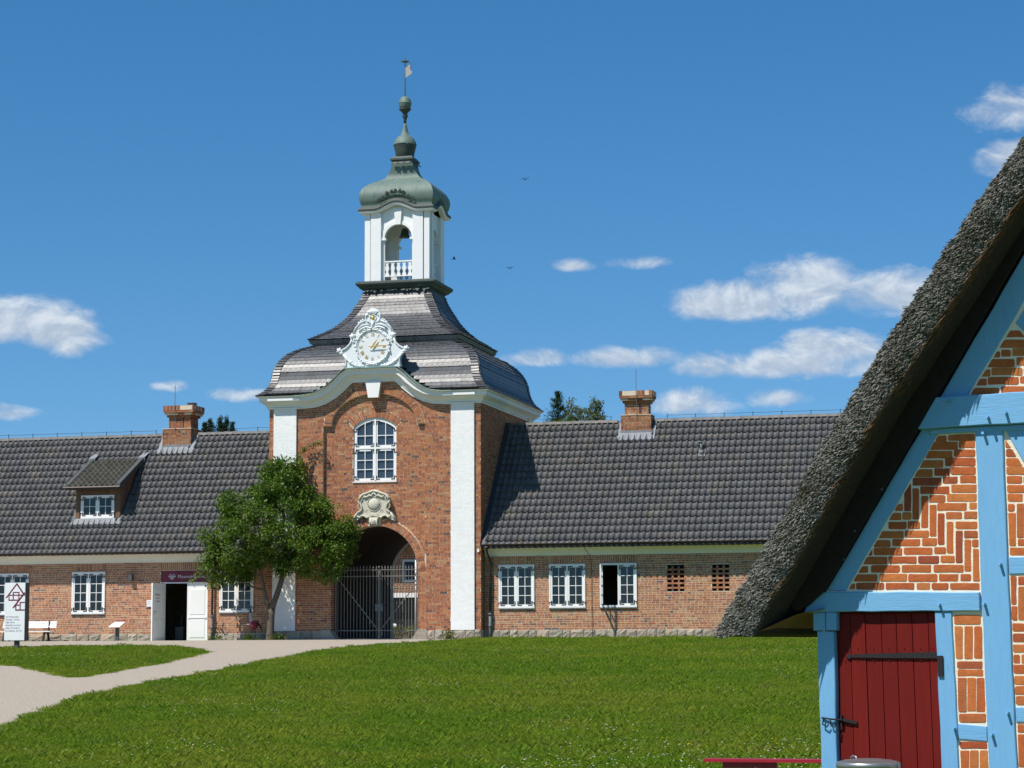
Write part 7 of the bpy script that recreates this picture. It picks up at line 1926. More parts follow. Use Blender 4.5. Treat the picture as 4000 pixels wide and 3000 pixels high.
HB = [[0.944,3.47,1.05,3.464,1.052,3.518,0.945,3.523],[1.067,3.471,1.304,3.459,1.305,3.519,1.069,3.531],[0.891,3.398,1.148,3.386,1.15,3.451,0.893,3.464],[1.162,3.401,1.304,3.395,1.306,3.454,1.164,3.461],[0.844,3.322,1.099,3.31,1.101,3.375,0.845,3.387],[1.115,3.326,1.304,3.317,1.306,3.376,1.117,3.385],[0.796,3.245,1.013,3.235,1.015,3.297,0.798,3.307],[1.035,3.248,1.303,3.236,1.305,3.303,1.037,3.315],[0.749,3.165,0.915,3.158,0.916,3.221,0.75,3.228],[0.932,3.168,1.07,3.162,1.071,3.224,0.934,3.23],[1.081,3.173,1.303,3.163,1.305,3.224,1.083,3.234],[0.732,3.089,0.994,3.079,0.996,3.144,0.734,3.155],[1.009,3.095,1.14,3.089,1.142,3.149,1.011,3.154],[1.166,3.094,1.304,3.088,1.306,3.149,1.167,3.155],[0.801,3.013,1.062,3.003,1.063,3.065,0.803,3.076],[1.084,3.016,1.306,3.007,1.308,3.07,1.086,3.079],[0.882,2.934,1.026,2.929,1.028,2.991,0.883,2.997],[1.041,2.939,1.306,2.929,1.308,2.991,1.043,3.001],[0.949,2.859,1.216,2.85,1.218,2.914,0.951,2.924],[1.241,2.86,1.306,2.857,1.308,2.916,1.243,2.919],[1.028,2.783,1.172,2.778,1.174,2.837,1.029,2.842],[1.192,2.781,1.305,2.777,1.306,2.838,1.194,2.842],[1.112,2.695,1.305,2.69,1.307,2.75,1.114,2.757],[1.187,2.615,1.306,2.612,1.308,2.67,1.189,2.674],[1.257,2.535,1.314,2.534,1.316,2.595,1.258,2.597],[0.65,2.866,0.707,2.864,0.714,3.123,0.657,3.125],[0.724,2.791,0.778,2.789,0.786,3.06,0.731,3.062],[0.802,2.712,0.861,2.711,0.868,2.99,0.81,2.992],[0.878,2.635,0.934,2.633,0.942,2.91,0.885,2.912],[0.95,2.56,1.006,2.559,1.013,2.833,0.957,2.835],[1.028,2.483,1.084,2.482,1.091,2.757,1.036,2.759],[1.107,2.401,1.164,2.4,1.172,2.674,1.115,2.676],[1.182,2.323,1.239,2.322,1.247,2.597,1.19,2.599],[1.257,2.238,1.312,2.237,1.32,2.515,1.265,2.517],[0.606,2.947,0.638,2.946,0.64,2.995,0.608,2.996],[0.553,2.873,0.633,2.87,0.634,2.927,0.555,2.929],[0.499,2.793,0.617,2.789,0.619,2.849,0.501,2.853],[0.631,2.792,0.71,2.789,0.712,2.851,0.632,2.854],[0.44,2.709,0.482,2.708,0.484,2.766,0.441,2.767],[0.501,2.714,0.663,2.709,0.664,2.768,0.502,2.773],[0.678,2.711,0.787,2.708,0.789,2.769,0.679,2.773],[0.386,2.636,0.636,2.628,0.637,2.688,0.388,2.696],[0.647,2.636,0.868,2.629,0.869,2.686,0.649,2.692],[0.338,2.557,0.513,2.553,0.514,2.612,0.34,2.617],[0.531,2.563,0.786,2.556,0.787,2.613,0.533,2.621],[0.806,2.558,0.937,2.554,0.939,2.617,0.808,2.62],[0.279,2.484,0.34,2.483,0.341,2.535,0.28,2.537],[0.357,2.486,0.617,2.479,0.619,2.539,0.359,2.546],[0.634,2.484,0.896,2.478,0.898,2.535,0.636,2.542],[0.913,2.483,1.019,2.48,1.021,2.537,0.915,2.54],[0.237,2.41,0.478,2.404,0.48,2.464,0.238,2.47],[0.492,2.41,0.748,2.404,0.749,2.462,0.494,2.468],[0.766,2.405,0.951,2.401,0.953,2.46,0.767,2.465],[0.97,2.406,1.093,2.403,1.094,2.46,0.972,2.463],[0.177,2.333,0.298,2.331,0.3,2.389,0.178,2.391],[0.327,2.334,0.594,2.328,0.595,2.388,0.329,2.394],[0.613,2.33,0.878,2.324,0.88,2.384,0.615,2.389],[0.904,2.325,1.17,2.319,1.172,2.378,0.906,2.384],[0.134,2.259,0.383,2.254,0.384,2.314,0.136,2.319],[0.406,2.256,0.657,2.251,0.658,2.311,0.407,2.316],[0.67,2.248,0.932,2.243,0.934,2.305,0.672,2.31],[0.949,2.244,1.123,2.24,1.125,2.301,0.951,2.305],[1.143,2.242,1.237,2.24,1.239,2.299,1.145,2.301],[0.086,2.18,0.173,2.178,0.174,2.238,0.087,2.24],[0.185,2.18,0.444,2.176,0.445,2.236,0.186,2.24],[0.461,2.174,0.72,2.169,0.722,2.231,0.463,2.235],[0.745,2.169,0.865,2.167,0.867,2.228,0.746,2.23],[0.882,2.166,1.03,2.164,1.032,2.225,0.884,2.228],[1.047,2.164,1.309,2.159,1.311,2.218,1.049,2.222],[1.573,3.382,1.632,3.379,1.635,3.472,1.576,3.475],[1.581,3.303,1.717,3.297,1.719,3.364,1.583,3.37],[1.579,3.224,1.779,3.215,1.781,3.281,1.581,3.29],[1.58,3.151,1.819,3.141,1.821,3.203,1.582,3.213],[1.577,3.074,1.713,3.068,1.714,3.128,1.579,3.133],[1.726,3.068,1.881,3.061,1.883,3.121,1.727,3.127],[1.577,2.995,1.836,2.985,1.838,3.045,1.579,3.056],[1.58,2.917,1.712,2.912,1.714,2.976,1.582,2.981],[1.726,2.912,1.983,2.902,1.985,2.965,1.728,2.975],[1.583,2.832,1.639,2.83,1.641,2.891,1.585,2.894],[1.574,2.535,1.638,2.533,1.647,2.814,1.582,2.816],[1.655,2.602,1.711,2.6,1.72,2.891,1.664,2.893],[1.66,2.535,1.778,2.532,1.78,2.588,1.662,2.591],[1.579,2.456,1.829,2.45,1.831,2.513,1.581,2.519],[1.725,2.6,1.78,2.598,1.79,2.888,1.734,2.89],[1.804,2.83,2.044,2.821,2.046,2.879,1.806,2.888],[1.801,2.751,1.924,2.747,1.926,2.81,1.803,2.814],[1.799,2.675,2.039,2.667,2.041,2.727,1.801,2.735],[1.796,2.598,1.972,2.593,1.974,2.652,1.798,2.658],[1.848,2.528,2.034,2.523,2.036,2.58,1.85,2.586],[1.574,2.031,1.63,2.03,1.638,2.275,1.582,2.276],[1.653,2.201,1.768,2.199,1.77,2.267,1.655,2.269],[1.645,1.896,1.702,1.896,1.711,2.184,1.654,2.185],[1.579,1.897,1.634,1.896,1.638,2.017,1.582,2.018],[1.717,1.896,1.774,1.895,1.783,2.183,1.726,2.184],[1.784,2.199,2.023,2.194,2.025,2.262,1.786,2.267],[1.797,2.12,2.02,2.116,2.022,2.179,1.799,2.183],[1.795,2.046,1.922,2.045,1.924,2.102,1.797,2.104],[1.792,1.973,2.015,1.971,2.017,2.028,1.794,2.031],[1.79,1.895,2.012,1.893,2.015,1.955,1.792,1.958],[1.073,1.872,1.31,1.87,1.312,1.944,1.075,1.947],[1.071,1.569,1.142,1.568,1.15,1.851,1.08,1.852],[1.16,1.57,1.229,1.57,1.238,1.851,1.169,1.851],[1.245,1.573,1.316,1.573,1.325,1.85,1.253,1.851],[1.091,1.492,1.314,1.492,1.316,1.548,1.093,1.549],[1.094,1.425,1.319,1.425,1.321,1.481,1.096,1.481],[1.09,1.118,1.162,1.119,1.17,1.408,1.098,1.408],[1.172,1.124,1.247,1.125,1.255,1.41,1.18,1.41],[1.254,1.12,1.325,1.12,1.334,1.41,1.263,1.41],[1.097,1.032,1.331,1.035,1.333,1.103,1.099,1.1],[1.094,0.808,1.343,0.812,1.344,0.866,1.096,0.862],[1.091,0.513,1.168,0.515,1.176,0.79,1.099,0.788],[1.178,0.517,1.249,0.519,1.258,0.793,1.186,0.792],[1.265,0.518,1.338,0.519,1.346,0.795,1.273,0.793],[1.095,0.433,1.344,0.44,1.345,0.498,1.096,0.492],[1.094,0.357,1.345,0.364,1.347,0.422,1.096,0.415],[1.09,0.064,1.165,0.066,1.173,0.339,1.098,0.337],[1.18,0.067,1.251,0.07,1.259,0.342,1.188,0.34],[1.267,0.07,1.341,0.073,1.349,0.345,1.275,0.342],[1.096,-0.014,1.344,-0.004,1.346,0.054,1.098,0.044],[1.096,-0.092,1.344,-0.082,1.346,-0.024,1.097,-0.033],[1.091,-0.383,1.167,-0.38,1.175,-0.108,1.099,-0.111],[1.182,-0.379,1.253,-0.375,1.261,-0.105,1.19,-0.107],[1.268,-0.375,1.341,-0.371,1.349,-0.101,1.277,-0.104],[1.582,1.715,1.796,1.714,1.798,1.784,1.584,1.786],[1.584,1.627,1.833,1.626,1.835,1.689,1.586,1.69],[1.586,1.533,1.645,1.533,1.647,1.607,1.589,1.607],[1.66,1.533,1.83,1.533,1.832,1.606,1.662,1.607],[1.589,1.45,1.827,1.451,1.829,1.519,1.591,1.519],[1.592,1.357,1.744,1.358,1.747,1.426,1.594,1.426],[1.596,1.274,1.821,1.276,1.823,1.339,1.598,1.338],[1.601,1.185,1.779,1.186,1.781,1.256,1.603,1.255],[1.583,1.805,1.839,1.803,1.841,1.87,1.585,1.872],[1.601,0.953,1.811,0.956,1.813,1.019,1.603,1.016],[1.594,0.661,1.66,0.663,1.669,0.934,1.603,0.933],[1.681,0.876,1.808,0.878,1.81,0.936,1.683,0.935],[1.678,0.799,1.806,0.801,1.808,0.859,1.68,0.857],[1.676,0.721,1.803,0.724,1.805,0.782,1.678,0.779],[1.673,0.644,1.801,0.647,1.803,0.705,1.675,0.702],[1.593,0.381,1.653,0.383,1.662,0.644,1.602,0.642],[1.674,0.567,1.808,0.57,1.81,0.628,1.676,0.625],[1.672,0.489,1.806,0.493,1.808,0.551,1.673,0.547],[1.668,0.383,1.802,0.387,1.805,0.474,1.671,0.47],[1.596,0.304,1.8,0.31,1.802,0.368,1.598,0.362],[1.598,0.227,1.797,0.233,1.799,0.291,1.6,0.285],[1.601,0.15,1.795,0.157,1.797,0.214,1.603,0.208],[1.601,0.073,1.792,0.08,1.794,0.137,1.603,0.131],[1.603,-0.004,1.8,0.004,1.801,0.061,1.605,0.054],[1.604,-0.081,1.797,-0.073,1.799,-0.015,1.605,-0.023],[1.604,-0.157,1.794,-0.149,1.796,-0.092,1.606,-0.1],[1.606,-0.234,1.792,-0.226,1.794,-0.168,1.607,-0.176],[1.655,4.417,1.733,4.411,1.734,4.451,1.656,4.457],[1.608,4.343,1.779,4.331,1.781,4.387,1.609,4.4],[1.556,4.256,1.776,4.24,1.778,4.306,1.558,4.322],[1.495,4.174,1.553,4.17,1.554,4.221,1.497,4.225],[1.565,4.177,1.647,4.172,1.649,4.228,1.567,4.234],[1.664,4.177,1.847,4.164,1.849,4.225,1.666,4.238],[1.435,4.094,1.677,4.078,1.679,4.144,1.437,4.16],[1.698,4.094,1.925,4.079,1.927,4.141,1.7,4.157],[1.387,4.013,1.461,4.008,1.463,4.069,1.389,4.074],[1.474,4.02,1.744,4.002,1.746,4.063,1.476,4.08],[1.761,4.009,2.003,3.993,2.005,4.053,1.763,4.069],[1.335,3.939,1.426,3.934,1.428,3.99,1.337,3.996],[1.439,3.941,1.709,3.924,1.711,3.984,1.441,4.002],[1.722,3.933,2.0,3.915,2.002,3.973,1.723,3.991],[1.27,3.86,1.535,3.844,1.536,3.902,1.272,3.919],[1.552,3.861,1.836,3.844,1.838,3.896,1.553,3.913],[1.853,3.847,2.077,3.833,2.079,3.885,1.854,3.899]]
for q in HB:
    P = [(q[i], q[i + 1]) for i in (0, 2, 4, 6)]
    cx = sum(p[0] for p in P) / 4; cz = sum(p[1] for p in P) / 4
    best = min(PANELS, key=lambda A: edge_dist((cx, cz), A) if not inside((cx, cz), A) else -1)
    for i in range(len(best)):
        P = clip_half(P, best[i], best[(i + 1) % len(best)])
        if len(P) < 3: break
    if len(P) < 3: continue
    ar = abs(sum(P[i - 1][0] * P[i][1] - P[i][0] * P[i - 1][1] for i in range(len(P)))) / 2
    if ar < .0009: continue
    pillow(P, -0.0035 + hr.uniform(-.0015, .0015), hr)
# the part of the gable beyond: plain courses
def spans_h(za, zb):
    zc = (za + zb) / 2
    if 3.5 < zc < 3.87 or 2.27 < zc < 2.45 or 1.02 < zc < 1.18: return []
    lim = (zb - 2.183) / 1.519 - .096 + .16
    a = max(2.68, lim) if zc < 3.5 else max(2.3, lim); b = min(6.4 - 0.1, 6.4 - lim)
    return sub_spans(a, b, [(3.72, 3.97), (4.78, 5.1)] if zc < 3.5 else []) if b > a else []
emit_bricks(lay_bricks(0.02, 6.6, spans_h, random.Random(12)), house, m_brick_h, ((0, 0.0, 0), (1, 0, 0), (0, 1, 0)), n_parts=0, depth=.05, proud=.004)
# long side walls and the back
MB().box(-.15, .0, .17, 10.0, 0, 2.0).box(6.4, 6.55, .17, 10.0, 0, 2.0).box(.0, 6.4, 9.86, 10.0, 0, 2.0).build('side_wall', m_mortar_h, house)
for y in (2.4, 4.9, 7.4, 9.9):
    MB().box(-.19, -.02, y - .09, y + .09, 0, 2.0).build('side_post', m_blue, house, (-.1, y, 0)); MB().box(6.42, 6.59, y - .09, y + .09, 0, 2.0).build('side_post', m_blue, house, (6.5, y, 0))
for z in (.9, 1.9): MB().box(-.18, -.03, .18, 9.99, z - .07, z + .07).build('side_rail', m_blue, house, (-.1, 5, z))
# ---- plank door
edges = [(0.004, -0.018), (0.102, 0.0), (0.243, 0.1), (0.394, 0.0), (0.531, 0), (0.677, 0), (0.825, 0), (0.905, 0)]
tops = [0.002, 0.105, 0.245, 0.394, 0.533, 0.678, 0.826, 0.905]; bots = [-0.018, 0.121, 0.272, 0.416, 0.560, 0.708, 0.852, 0.938]
doorm = MB().prism([(-.10, .03), (.98, .03), (.96, 2.05), (-.10, 2.05)], .062, .085)
hdoor = doorm.build('door', m_reddoor, house, (.45, .06, 1.0), label='dark red vertical plank door with iron strap hinge')
for i in range(7):
    g = .0035; yo = hr.uniform(0, .006)
    MB().prism([(bots[i] + g, .035), (bots[i + 1] - g, .035), (tops[i + 1] - g, 1.968), (tops[i] + g, 1.968)], .034 + yo, .060).build('plank', m_reddoor, hdoor, ((tops[i] + tops[i + 1]) / 2, .04, 1.0))
m = MB().prism([(.065, 1.594), (.10, 1.618), (.118, 1.606), (.135, 1.612), (.93, 1.634), (.93, 1.576), (.135, 1.585), (.118, 1.588), (.10, 1.572)][::-1], .018, .032)
m.tube([(.945, .0, 1.57), (.945, .0, 1.662)], .014, 8)
m.hexa([(.93, -.036, 1.42), (.975, -.036, 1.42), (.975, -.02, 1.42), (.93, -.02, 1.42), (.925, -.036, 1.60), (.975, -.036, 1.60), (.975, -.02, 1.60), (.925, -.02, 1.60)])
m.build('strap_hinge', m_iron, hdoor, (.5, .02, 1.6))
m = MB().prism([(.0, 1.032), (.156, 1.0), (.158, 1.024), (.0, 1.056)], .012, .030)
m.box(.005, .02, .002, .03, .985, 1.082).tube([(-.155, -.03, 1.055), (-.06, -.045, 1.045), (.02, .0, 1.035)], .008, 6)
m.tube([(-.135, -.04, 1.05), (-.14, -.05, 1.0), (-.10, -.05, .975), (-.085, -.05, 1.0)], .007, 6).tube([(-.07, -.045, 1.04), (-.06, -.05, .985), (-.03, -.04, .975), (-.02, -.03, 1.02)], .007, 6)
m.build('door_latch', m_iron, hdoor, (0, 0, 1.03))
for i in range(7):
    for z in (1.665, 1.555):
        u = (tops[i] + tops[i + 1]) / 2; MB().ball((u, .031, z), .006, 1, .6, 1, 6, 4).build('nail', m_reddoor, hdoor, (u, .03, z))
# ---- thatch
TO = [(-.921, 1.793), (-.844, 1.958), (-.719, 2.147), (-.548, 2.396), (-.37, 2.685), (.201, 3.566), (.661, 4.25), (1.061, 4.77), (1.524, 5.41), (1.972, 5.94), (2.6, 6.72), (GC_U, 7.50)]
def fine(P, n):
    acc = [0]
    for a, b in zip(P, P[1:]): acc.append(acc[-1] + math.hypot(b[0] - a[0], b[1] - a[1]))
    out = []
    for k in range(n + 1):
        L = acc[-1] * k / n; i = max(j for j in range(len(acc)) if acc[j] <= L + 1e-9); i = min(i, len(P) - 2)
        f = (L - acc[i]) / (acc[i + 1] - acc[i]); out.append((P[i][0] + (P[i + 1][0] - P[i][0]) * f, P[i][1] + (P[i + 1][1] - P[i][1]) * f))
    return out
TOF = fine(TO, 40)
TH = 0.335
TIF = [(u + TH + (.03 if z > 4 else 0), max(z, 1.80)) for u, z in TOF]
TIF = [(min(u, GC_U), z if u < GC_U else z - (u - GC_U) * 1.3) for u, z in TIF]
m = MB()
secs = [(-.50, 0.0, 0.0), (-.47, .0, -.0), (10.4, 0, 0)]
for s in (1, -1):
    fx = (lambda u: u) if s > 0 else (lambda u: 2 * GC_U - u)
    n = len(TOF)
    b = len(m.v)
    rows = [[(fx(u), -.44, z) for u, z in [(p[0] - .01, p[1] + .01) for p in TOF]], [(fx(u + .03), -.50, z - .02) for u, z in TOF], [(fx(u), -.51, z) for u, z in [(o[0] * .5 + i[0] * .5, o[1] * .5 + i[1] * .5) for o, i in zip(TOF, TIF)]], [(fx(u), -.49, z) for u, z in TIF],
            [(fx(u + .035), -.10, z) for u, z in TIF], [(fx(u + .05), 10.3, z) for u, z in TIF]]
    back_ = [(fx(u), 10.4, z) for u, z in TOF]
    for rw in rows: m.v += rw
    m.v += back_
    R_ = len(rows)
    for i in range(n - 1):
        for j in range(R_ - 1):
            q = (b + j * n + i, b + j * n + i + 1, b + (j + 1) * n + i + 1, b + (j + 1) * n + i)
            m.f.append(q if s > 0 else q[::-1])
        q = (b + i, b + R_ * n + i, b + R_ * n + i + 1, b + i + 1); m.f.append(q[::-1] if s > 0 else q)
        q = (b + (R_ - 1) * n + i, b + (R_ - 1) * n + i + 1, b + R_ * n + i + 1, b + R_ * n + i); m.f.append(q)
    for j in range(R_ - 1): pass
    m.f.append(tuple(b + j * n for j in range(R_)) + (b + R_ * n,))
thatch = m.build('thatch', m_thatch, house, (0, 0, 2))
# cut reed ends of the verge
NR = 30000
def reeds(nm, base, ax, L, rad, mat, parent, rr, tip=True):
    """thin three-sided reeds: base points, axes, lengths, radii"""
    n = len(base); up = np.tile(np.array([[0.2, .3, 1.0]]), (n, 1)) + rr.normal(size=(n, 3)) * .2
    a = np.cross(ax, up); a /= np.linalg.norm(a, axis=1)[:, None]; b = np.cross(ax, a)
    ph = rr.rand(n) * 2 * PI; vs = []
    for k in range(3):
        t_ = ph + 2 * PI * k / 3; vs.append(base + (a * np.cos(t_)[:, None] + b * np.sin(t_)[:, None]) * rad[:, None])
    top = [v + ax * (L * (1 + .12 * rr.normal(size=n)))[:, None] for v in vs]
    V = np.stack(vs + top, 1).reshape(-1, 3); i = np.arange(n)[:, None] * 6
    F = np.concatenate([i + np.array(f) for f in ((0, 1, 4), (0, 4, 3), (1, 2, 5), (1, 5, 4), (2, 0, 3), (2, 3, 5), (3, 4, 5))], 0)
    return link(nm, np_mesh(nm, V, F), mat, parent, (0, 0, 0), None, 'stuff')
rr = np.random.RandomState(23)
tofa = np.array(TOF); tifa = np.array(TIF)
tt = rr.rand(NR) ** 1.15 * 0.93 * (len(TOF) - 1); ii = tt.astype(int); ff = tt - ii
O_ = tofa[ii] * (1 - ff)[:, None] + tofa[ii + 1] * ff[:, None]; I_ = tifa[ii] * (1 - ff)[:, None] + tifa[ii + 1] * ff[:, None]
sx = rr.rand(NR) * 1.06 - .04
P2 = O_ * (1 - sx)[:, None] + I_ * sx[:, None]
wv = -.475 - .035 * np.sin(np.clip(sx, 0, 1) * PI) - rr.rand(NR) * .02
base = np.stack([P2[:, 0], wv + .02, P2[:, 1]], 1)
ang = np.radians(38 + 9 * rr.normal(size=NR) + 9 * np.sin(P2[:, 1] * 3.1 + P2[:, 0] * 2))
ax = np.stack([-np.cos(ang) * .80, -.62 + .12 * rr.normal(size=NR), -np.sin(ang) * .80], 1); ax /= np.linalg.norm(ax, axis=1)[:, None]
lump = .012 * np.sin(P2[:, 1] * 9 + 3 * np.sin(P2[:, 0] * 5)) + .010 * np.sin(P2[:, 1] * 23 + P2[:, 0] * 17)
Ln = .035 + .03 * rr.rand(NR) + lump
reeds('reed_ends', base, ax, np.maximum(Ln, .015), .0038 + .0022 * rr.rand(NR), m_reed, thatch, rr)
# brown undersides of the verge bundles
NU_ = 5200
tt = (.06 + .87 * rr.rand(NU_)) * (len(TOF) - 1); ii = tt.astype(int); ff = tt - ii
I_ = tifa[ii] * (1 - ff)[:, None] + tifa[ii + 1] * ff[:, None]
base = np.stack([I_[:, 0] + .0 + .01 * rr.rand(NU_), -.47 + .40 * rr.rand(NU_), I_[:, 1]], 1)
d = np.stack([-np.cos(np.radians(50)) + .05 * rr.normal(size=NU_), -.32 + .1 * rr.normal(size=NU_), -np.sin(np.radians(50)) + .05 * rr.normal(size=NU_)], 1); d /= np.linalg.norm(d, axis=1)[:, None]
reeds('underside_reeds', base, d, .06 + .14 * rr.rand(NU_), .0032 + .002 * rr.rand(NU_), m_reed_u, thatch, rr)
# eaves soffit: underside between thatch edge and wall
MB().add([(-.60, -.48, 1.80), (-.60, 10.3, 1.80), (-.10, 10.3, 2.02), (-.10, -.10, 2.02), (-.35, -.10, 1.97)], [(0, 4, 3, 2, 1)]).build('eaves_soffit', m_reed_u, thatch, (-.4, 3, 1.9))
# dark barge board just under the thatch
for s in (1, -1):
    fx = (lambda u: u) if s > 0 else (lambda u: 2 * GC_U - u)
    P = [(fx(u), z) for u, z in [(-.41, 2.09), (-.39, 2.02), (-.33, 2.0), (-.235, 2.06), (-.075, 2.19), (GC_U - .001, rz_out(GC_U) + .06), (GC_U - .001, rz_out(GC_U) + .42), (.56, 3.60)]]
    MB().prism(P if s > 0 else P[::-1], -.095, -.04).build('barge_board', m_darkwood, house, (fx(1.2), -.07, 4.2))
for (u, z) in ((.16, 2.70), (.42, 3.06), (.05, 2.45)): MB().ball((u + .06, -.10, z), .012, 1, 1, 1, 6, 4).build('nail', m_post, house, (u, -.1, z))

# ---- zinc bin in front of the door
can = thing('dustbin', 'round galvanised dustbin with handled lid in front of the red plank door', 'dustbin', tuple(house.matrix_basis @ Vector((0, 0, 0))) if False else (0, 0, 0))
def hw(u, y, z):
    c, s = math.cos(HROT), math.sin(HROT)
    return Vector((21.739 + u * c - y * s, -52.816 + u * s + y * c, -2.06 + z))
can.location = hw(.467, -.55, 0); can.rotation_euler = (0, 0, HROT); WL[can.name] = Vector((0, 0, 0))
body = MB().lathe([(.20, .0), (.205, .02), (.22, .2), (.228, .21), (.222, .22), (.238, .45), (.246, .46), (.24, .47), (.252, .655), (.262, .665), (.24, .665)], (0, 0, 0), 40).build('bin_body', m_zinc, can, smooth=True)
lid = MB().lathe([(.262, .655), (.272, .66), (.274, .685), (.268, .702), (.24, .712), (.235, .708), (.20, .722), (.10, .732), (.001, .734)], (0, 0, 0), 40).build('lid', m_zinc, can, smooth=True)
MB().tube([(-.16, .03, .715), (-.16, .02, .742), (-.135, 0, .752), (-.10, -.02, .745), (-.085, -.03, .718)], .009, 8).build('lid_handle', m_zinc, lid, smooth=True)
for s in (-1, 1): MB().tube([(s * .245, -.06, .52), (s * .285, -.05, .51), (s * .285, .05, .51), (s * .245, .06, .52)], .008, 6).build('side_handle', m_zinc, body)
MB().box(.255, .285, -.02, .02, .66, .70).build('lid_hinge', m_zinc, lid)

# ---- red bench on the lawn
rb = thing('red_bench', 'narrow red wooden bench with folding dark legs on the lawn beside the blue post', 'bench', (20.8, -47.95, gz(-47.95)))
MB().box(19.70, 22.40, -48.08, -47.84, -1.635, -1.603).build('seat_board', m_redbench, rb, (21, -47.95, -1.62))
for x, d in ((19.90, 1), (21.6, 1)):
    MB().box(x, x + .60, -48.02, -47.97, -1.70, -1.637).box(x, x + .06, -47.96, -47.88, -1.70, -1.637).build('batten', m_redbench, rb, (x + .3, -48, -1.67))
    m = MB()
    for (a, b) in (((x + .26, -48.0, -1.70), (x + .12, -48.03, -2.06)), ((x + .34, -48.0, -1.70), (x + .26, -47.88, -2.06)), ((x + .50, -48.0, -1.66), (x + .40, -48.0, -1.80)), ((x + .60, -48.0, -1.66), (x + .38, -48.0, -1.95))):
        m.tube([a, b], .011, 6)
    m.tube([(x + .12, -48.03, -2.055), (x + .26, -47.88, -2.055)], .01, 6)
    m.build('folding_leg', m_iron, rb, (x + .3, -48, -1.85))

# ================================================================== GRASS
def grass_nodes(nm):
    ng = bpy.data.node_groups.new(nm, 'GeometryNodeTree')
    ng.interface.new_socket('Geometry', in_out='INPUT', socket_type='NodeSocketGeometry'); ng.interface.new_socket('Geometry', in_out='OUTPUT', socket_type='NodeSocketGeometry')
    N = ng.nodes; L = ng.links
    gi = N.new('NodeGroupInput'); go = N.new('NodeGroupOutput')
    def attr(name, typ):
        n = N.new('GeometryNodeInputNamedAttribute'); n.data_type = typ; n.inputs[0].default_value = name; return n.outputs[0]
    cmp_ = N.new('FunctionNodeCompare'); cmp_.data_type = 'FLOAT'; cmp_.operation = 'GREATER_THAN'; L.new(attr('is_pt', 'FLOAT'), cmp_.inputs[0]); cmp_.inputs[1].default_value = .5
    sg = N.new('GeometryNodeSeparateGeometry'); sg.domain = 'POINT'; L.new(gi.outputs[0], sg.inputs[0]); L.new(cmp_.outputs[0], sg.inputs[1])
    si = N.new('GeometryNodeSplitToInstances'); si.domain = 'FACE'; L.new(sg.outputs[1], si.inputs['Geometry']); L.new(attr('tid', 'INT'), si.inputs['Group ID'])
    ip = N.new('GeometryNodeInstanceOnPoints'); L.new(sg.outputs[0], ip.inputs['Points']); L.new(si.outputs['Instances'], ip.inputs['Instance']); ip.inputs['Pick Instance'].default_value = True
    L.new(attr('pick', 'INT'), ip.inputs['Instance Index']); L.new(attr('rot', 'FLOAT_VECTOR'), ip.inputs['Rotation']); L.new(attr('scl', 'FLOAT_VECTOR'), ip.inputs['Scale'])
    L.new(ip.outputs[0], go.inputs[0])
    return ng
GN = grass_nodes('scatter')
def scatter(name, protos, mats, pts, pick, rotz, scl, label=None):
    """protos: list of (V, F, material index); points become instances of them"""
    V = []; F = []; T = []; MI = []; k = 0
    for i, (v, f, mi) in enumerate(protos):
        V.append(v); F.append(f + k); T += [i] * len(f); MI += [mi] * len(f); k += len(v)
    V = np.concatenate(V); F = np.concatenate(F); n0 = len(V); n1 = len(pts)
    me = np_mesh(name, V, F)
    me.vertices.add(n1)
    co = np.concatenate([V, pts]).astype(np.float32); me.vertices.foreach_set('co', co.ravel())
    for m in mats: me.materials.append(m)
    me.polygons.foreach_set('material_index', np.array(MI, dtype=np.int32))
    def A(nm, typ, dom, vals, key): a = me.attributes.new(nm, typ, dom); a.data.foreach_set(key, np.asarray(vals).ravel())
    A('is_pt', 'FLOAT', 'POINT', np.concatenate([np.zeros(n0), np.ones(n1)]).astype(np.float32), 'value')
    A('tid', 'INT', 'FACE', np.array(T, dtype=np.int32), 'value')
    A('pick', 'INT', 'POINT', np.concatenate([np.zeros(n0, int), pick]).astype(np.int32), 'value')
    A('rot', 'FLOAT_VECTOR', 'POINT', np.concatenate([np.zeros((n0, 3)), np.stack([np.zeros(n1), np.zeros(n1), rotz], 1)]).astype(np.float32), 'vector')
    A('scl', 'FLOAT_VECTOR', 'POINT', np.concatenate([np.ones((n0, 3)), scl]).astype(np.float32), 'vector')
    me.update()
    o = link(name, me, None, None, (0, 0, 0), None, 'stuff', label)
    md = o.modifiers.new('scatter', 'NODES'); md.node_group = GN
    return o
m_grass = bpy.data.materials.new('grass_blades'); m_grass.use_nodes = True
t = NT(m_grass.node_tree); m_grass.node_tree.nodes.clear()
pos = t.n('ShaderNodeNewGeometry').outputs['Position']; rnd = t.n('ShaderNodeObjectInfo').outputs['Random']; isl = t.n('ShaderNodeNewGeometry').outputs['Random Per Island']
p1 = t.noise(pos, 0.28, 4.0, 0.6); p2 = t.noise(pos, 1.6, 3.0, 0.6)
c = t.mix(t.smooth(p1, 0.35, 0.68), (0.125, 0.200, 0.010, 1), (0.205, 0.235, 0.022, 1))
c = t.mix(t.math('MULTIPLY', t.smooth(p2, 0.42, 0.66), 0.5), c, (0.095, 0.175, 0.008, 1))
c = t.mix(t.math('MULTIPLY', t.smooth(rnd, 0.86, 1.0), 0.6), c, (0.20, 0.19, 0.06, 1))
v = t.math('ADD', 0.7, t.math('MULTIPLY', t.math('FRACT', t.math('ADD', rnd, isl)), 0.7))
c = t.mix(1.0, c, t.n('ShaderNodeCombineColor', None, i0=v, i1=v, i2=v).outputs[0], 'MULTIPLY')
gb = t.n('ShaderNodeBsdfPrincipled', None, Base_Color=c, Roughness=0.6); gb.inputs['Specular IOR Level'].default_value = 0.25
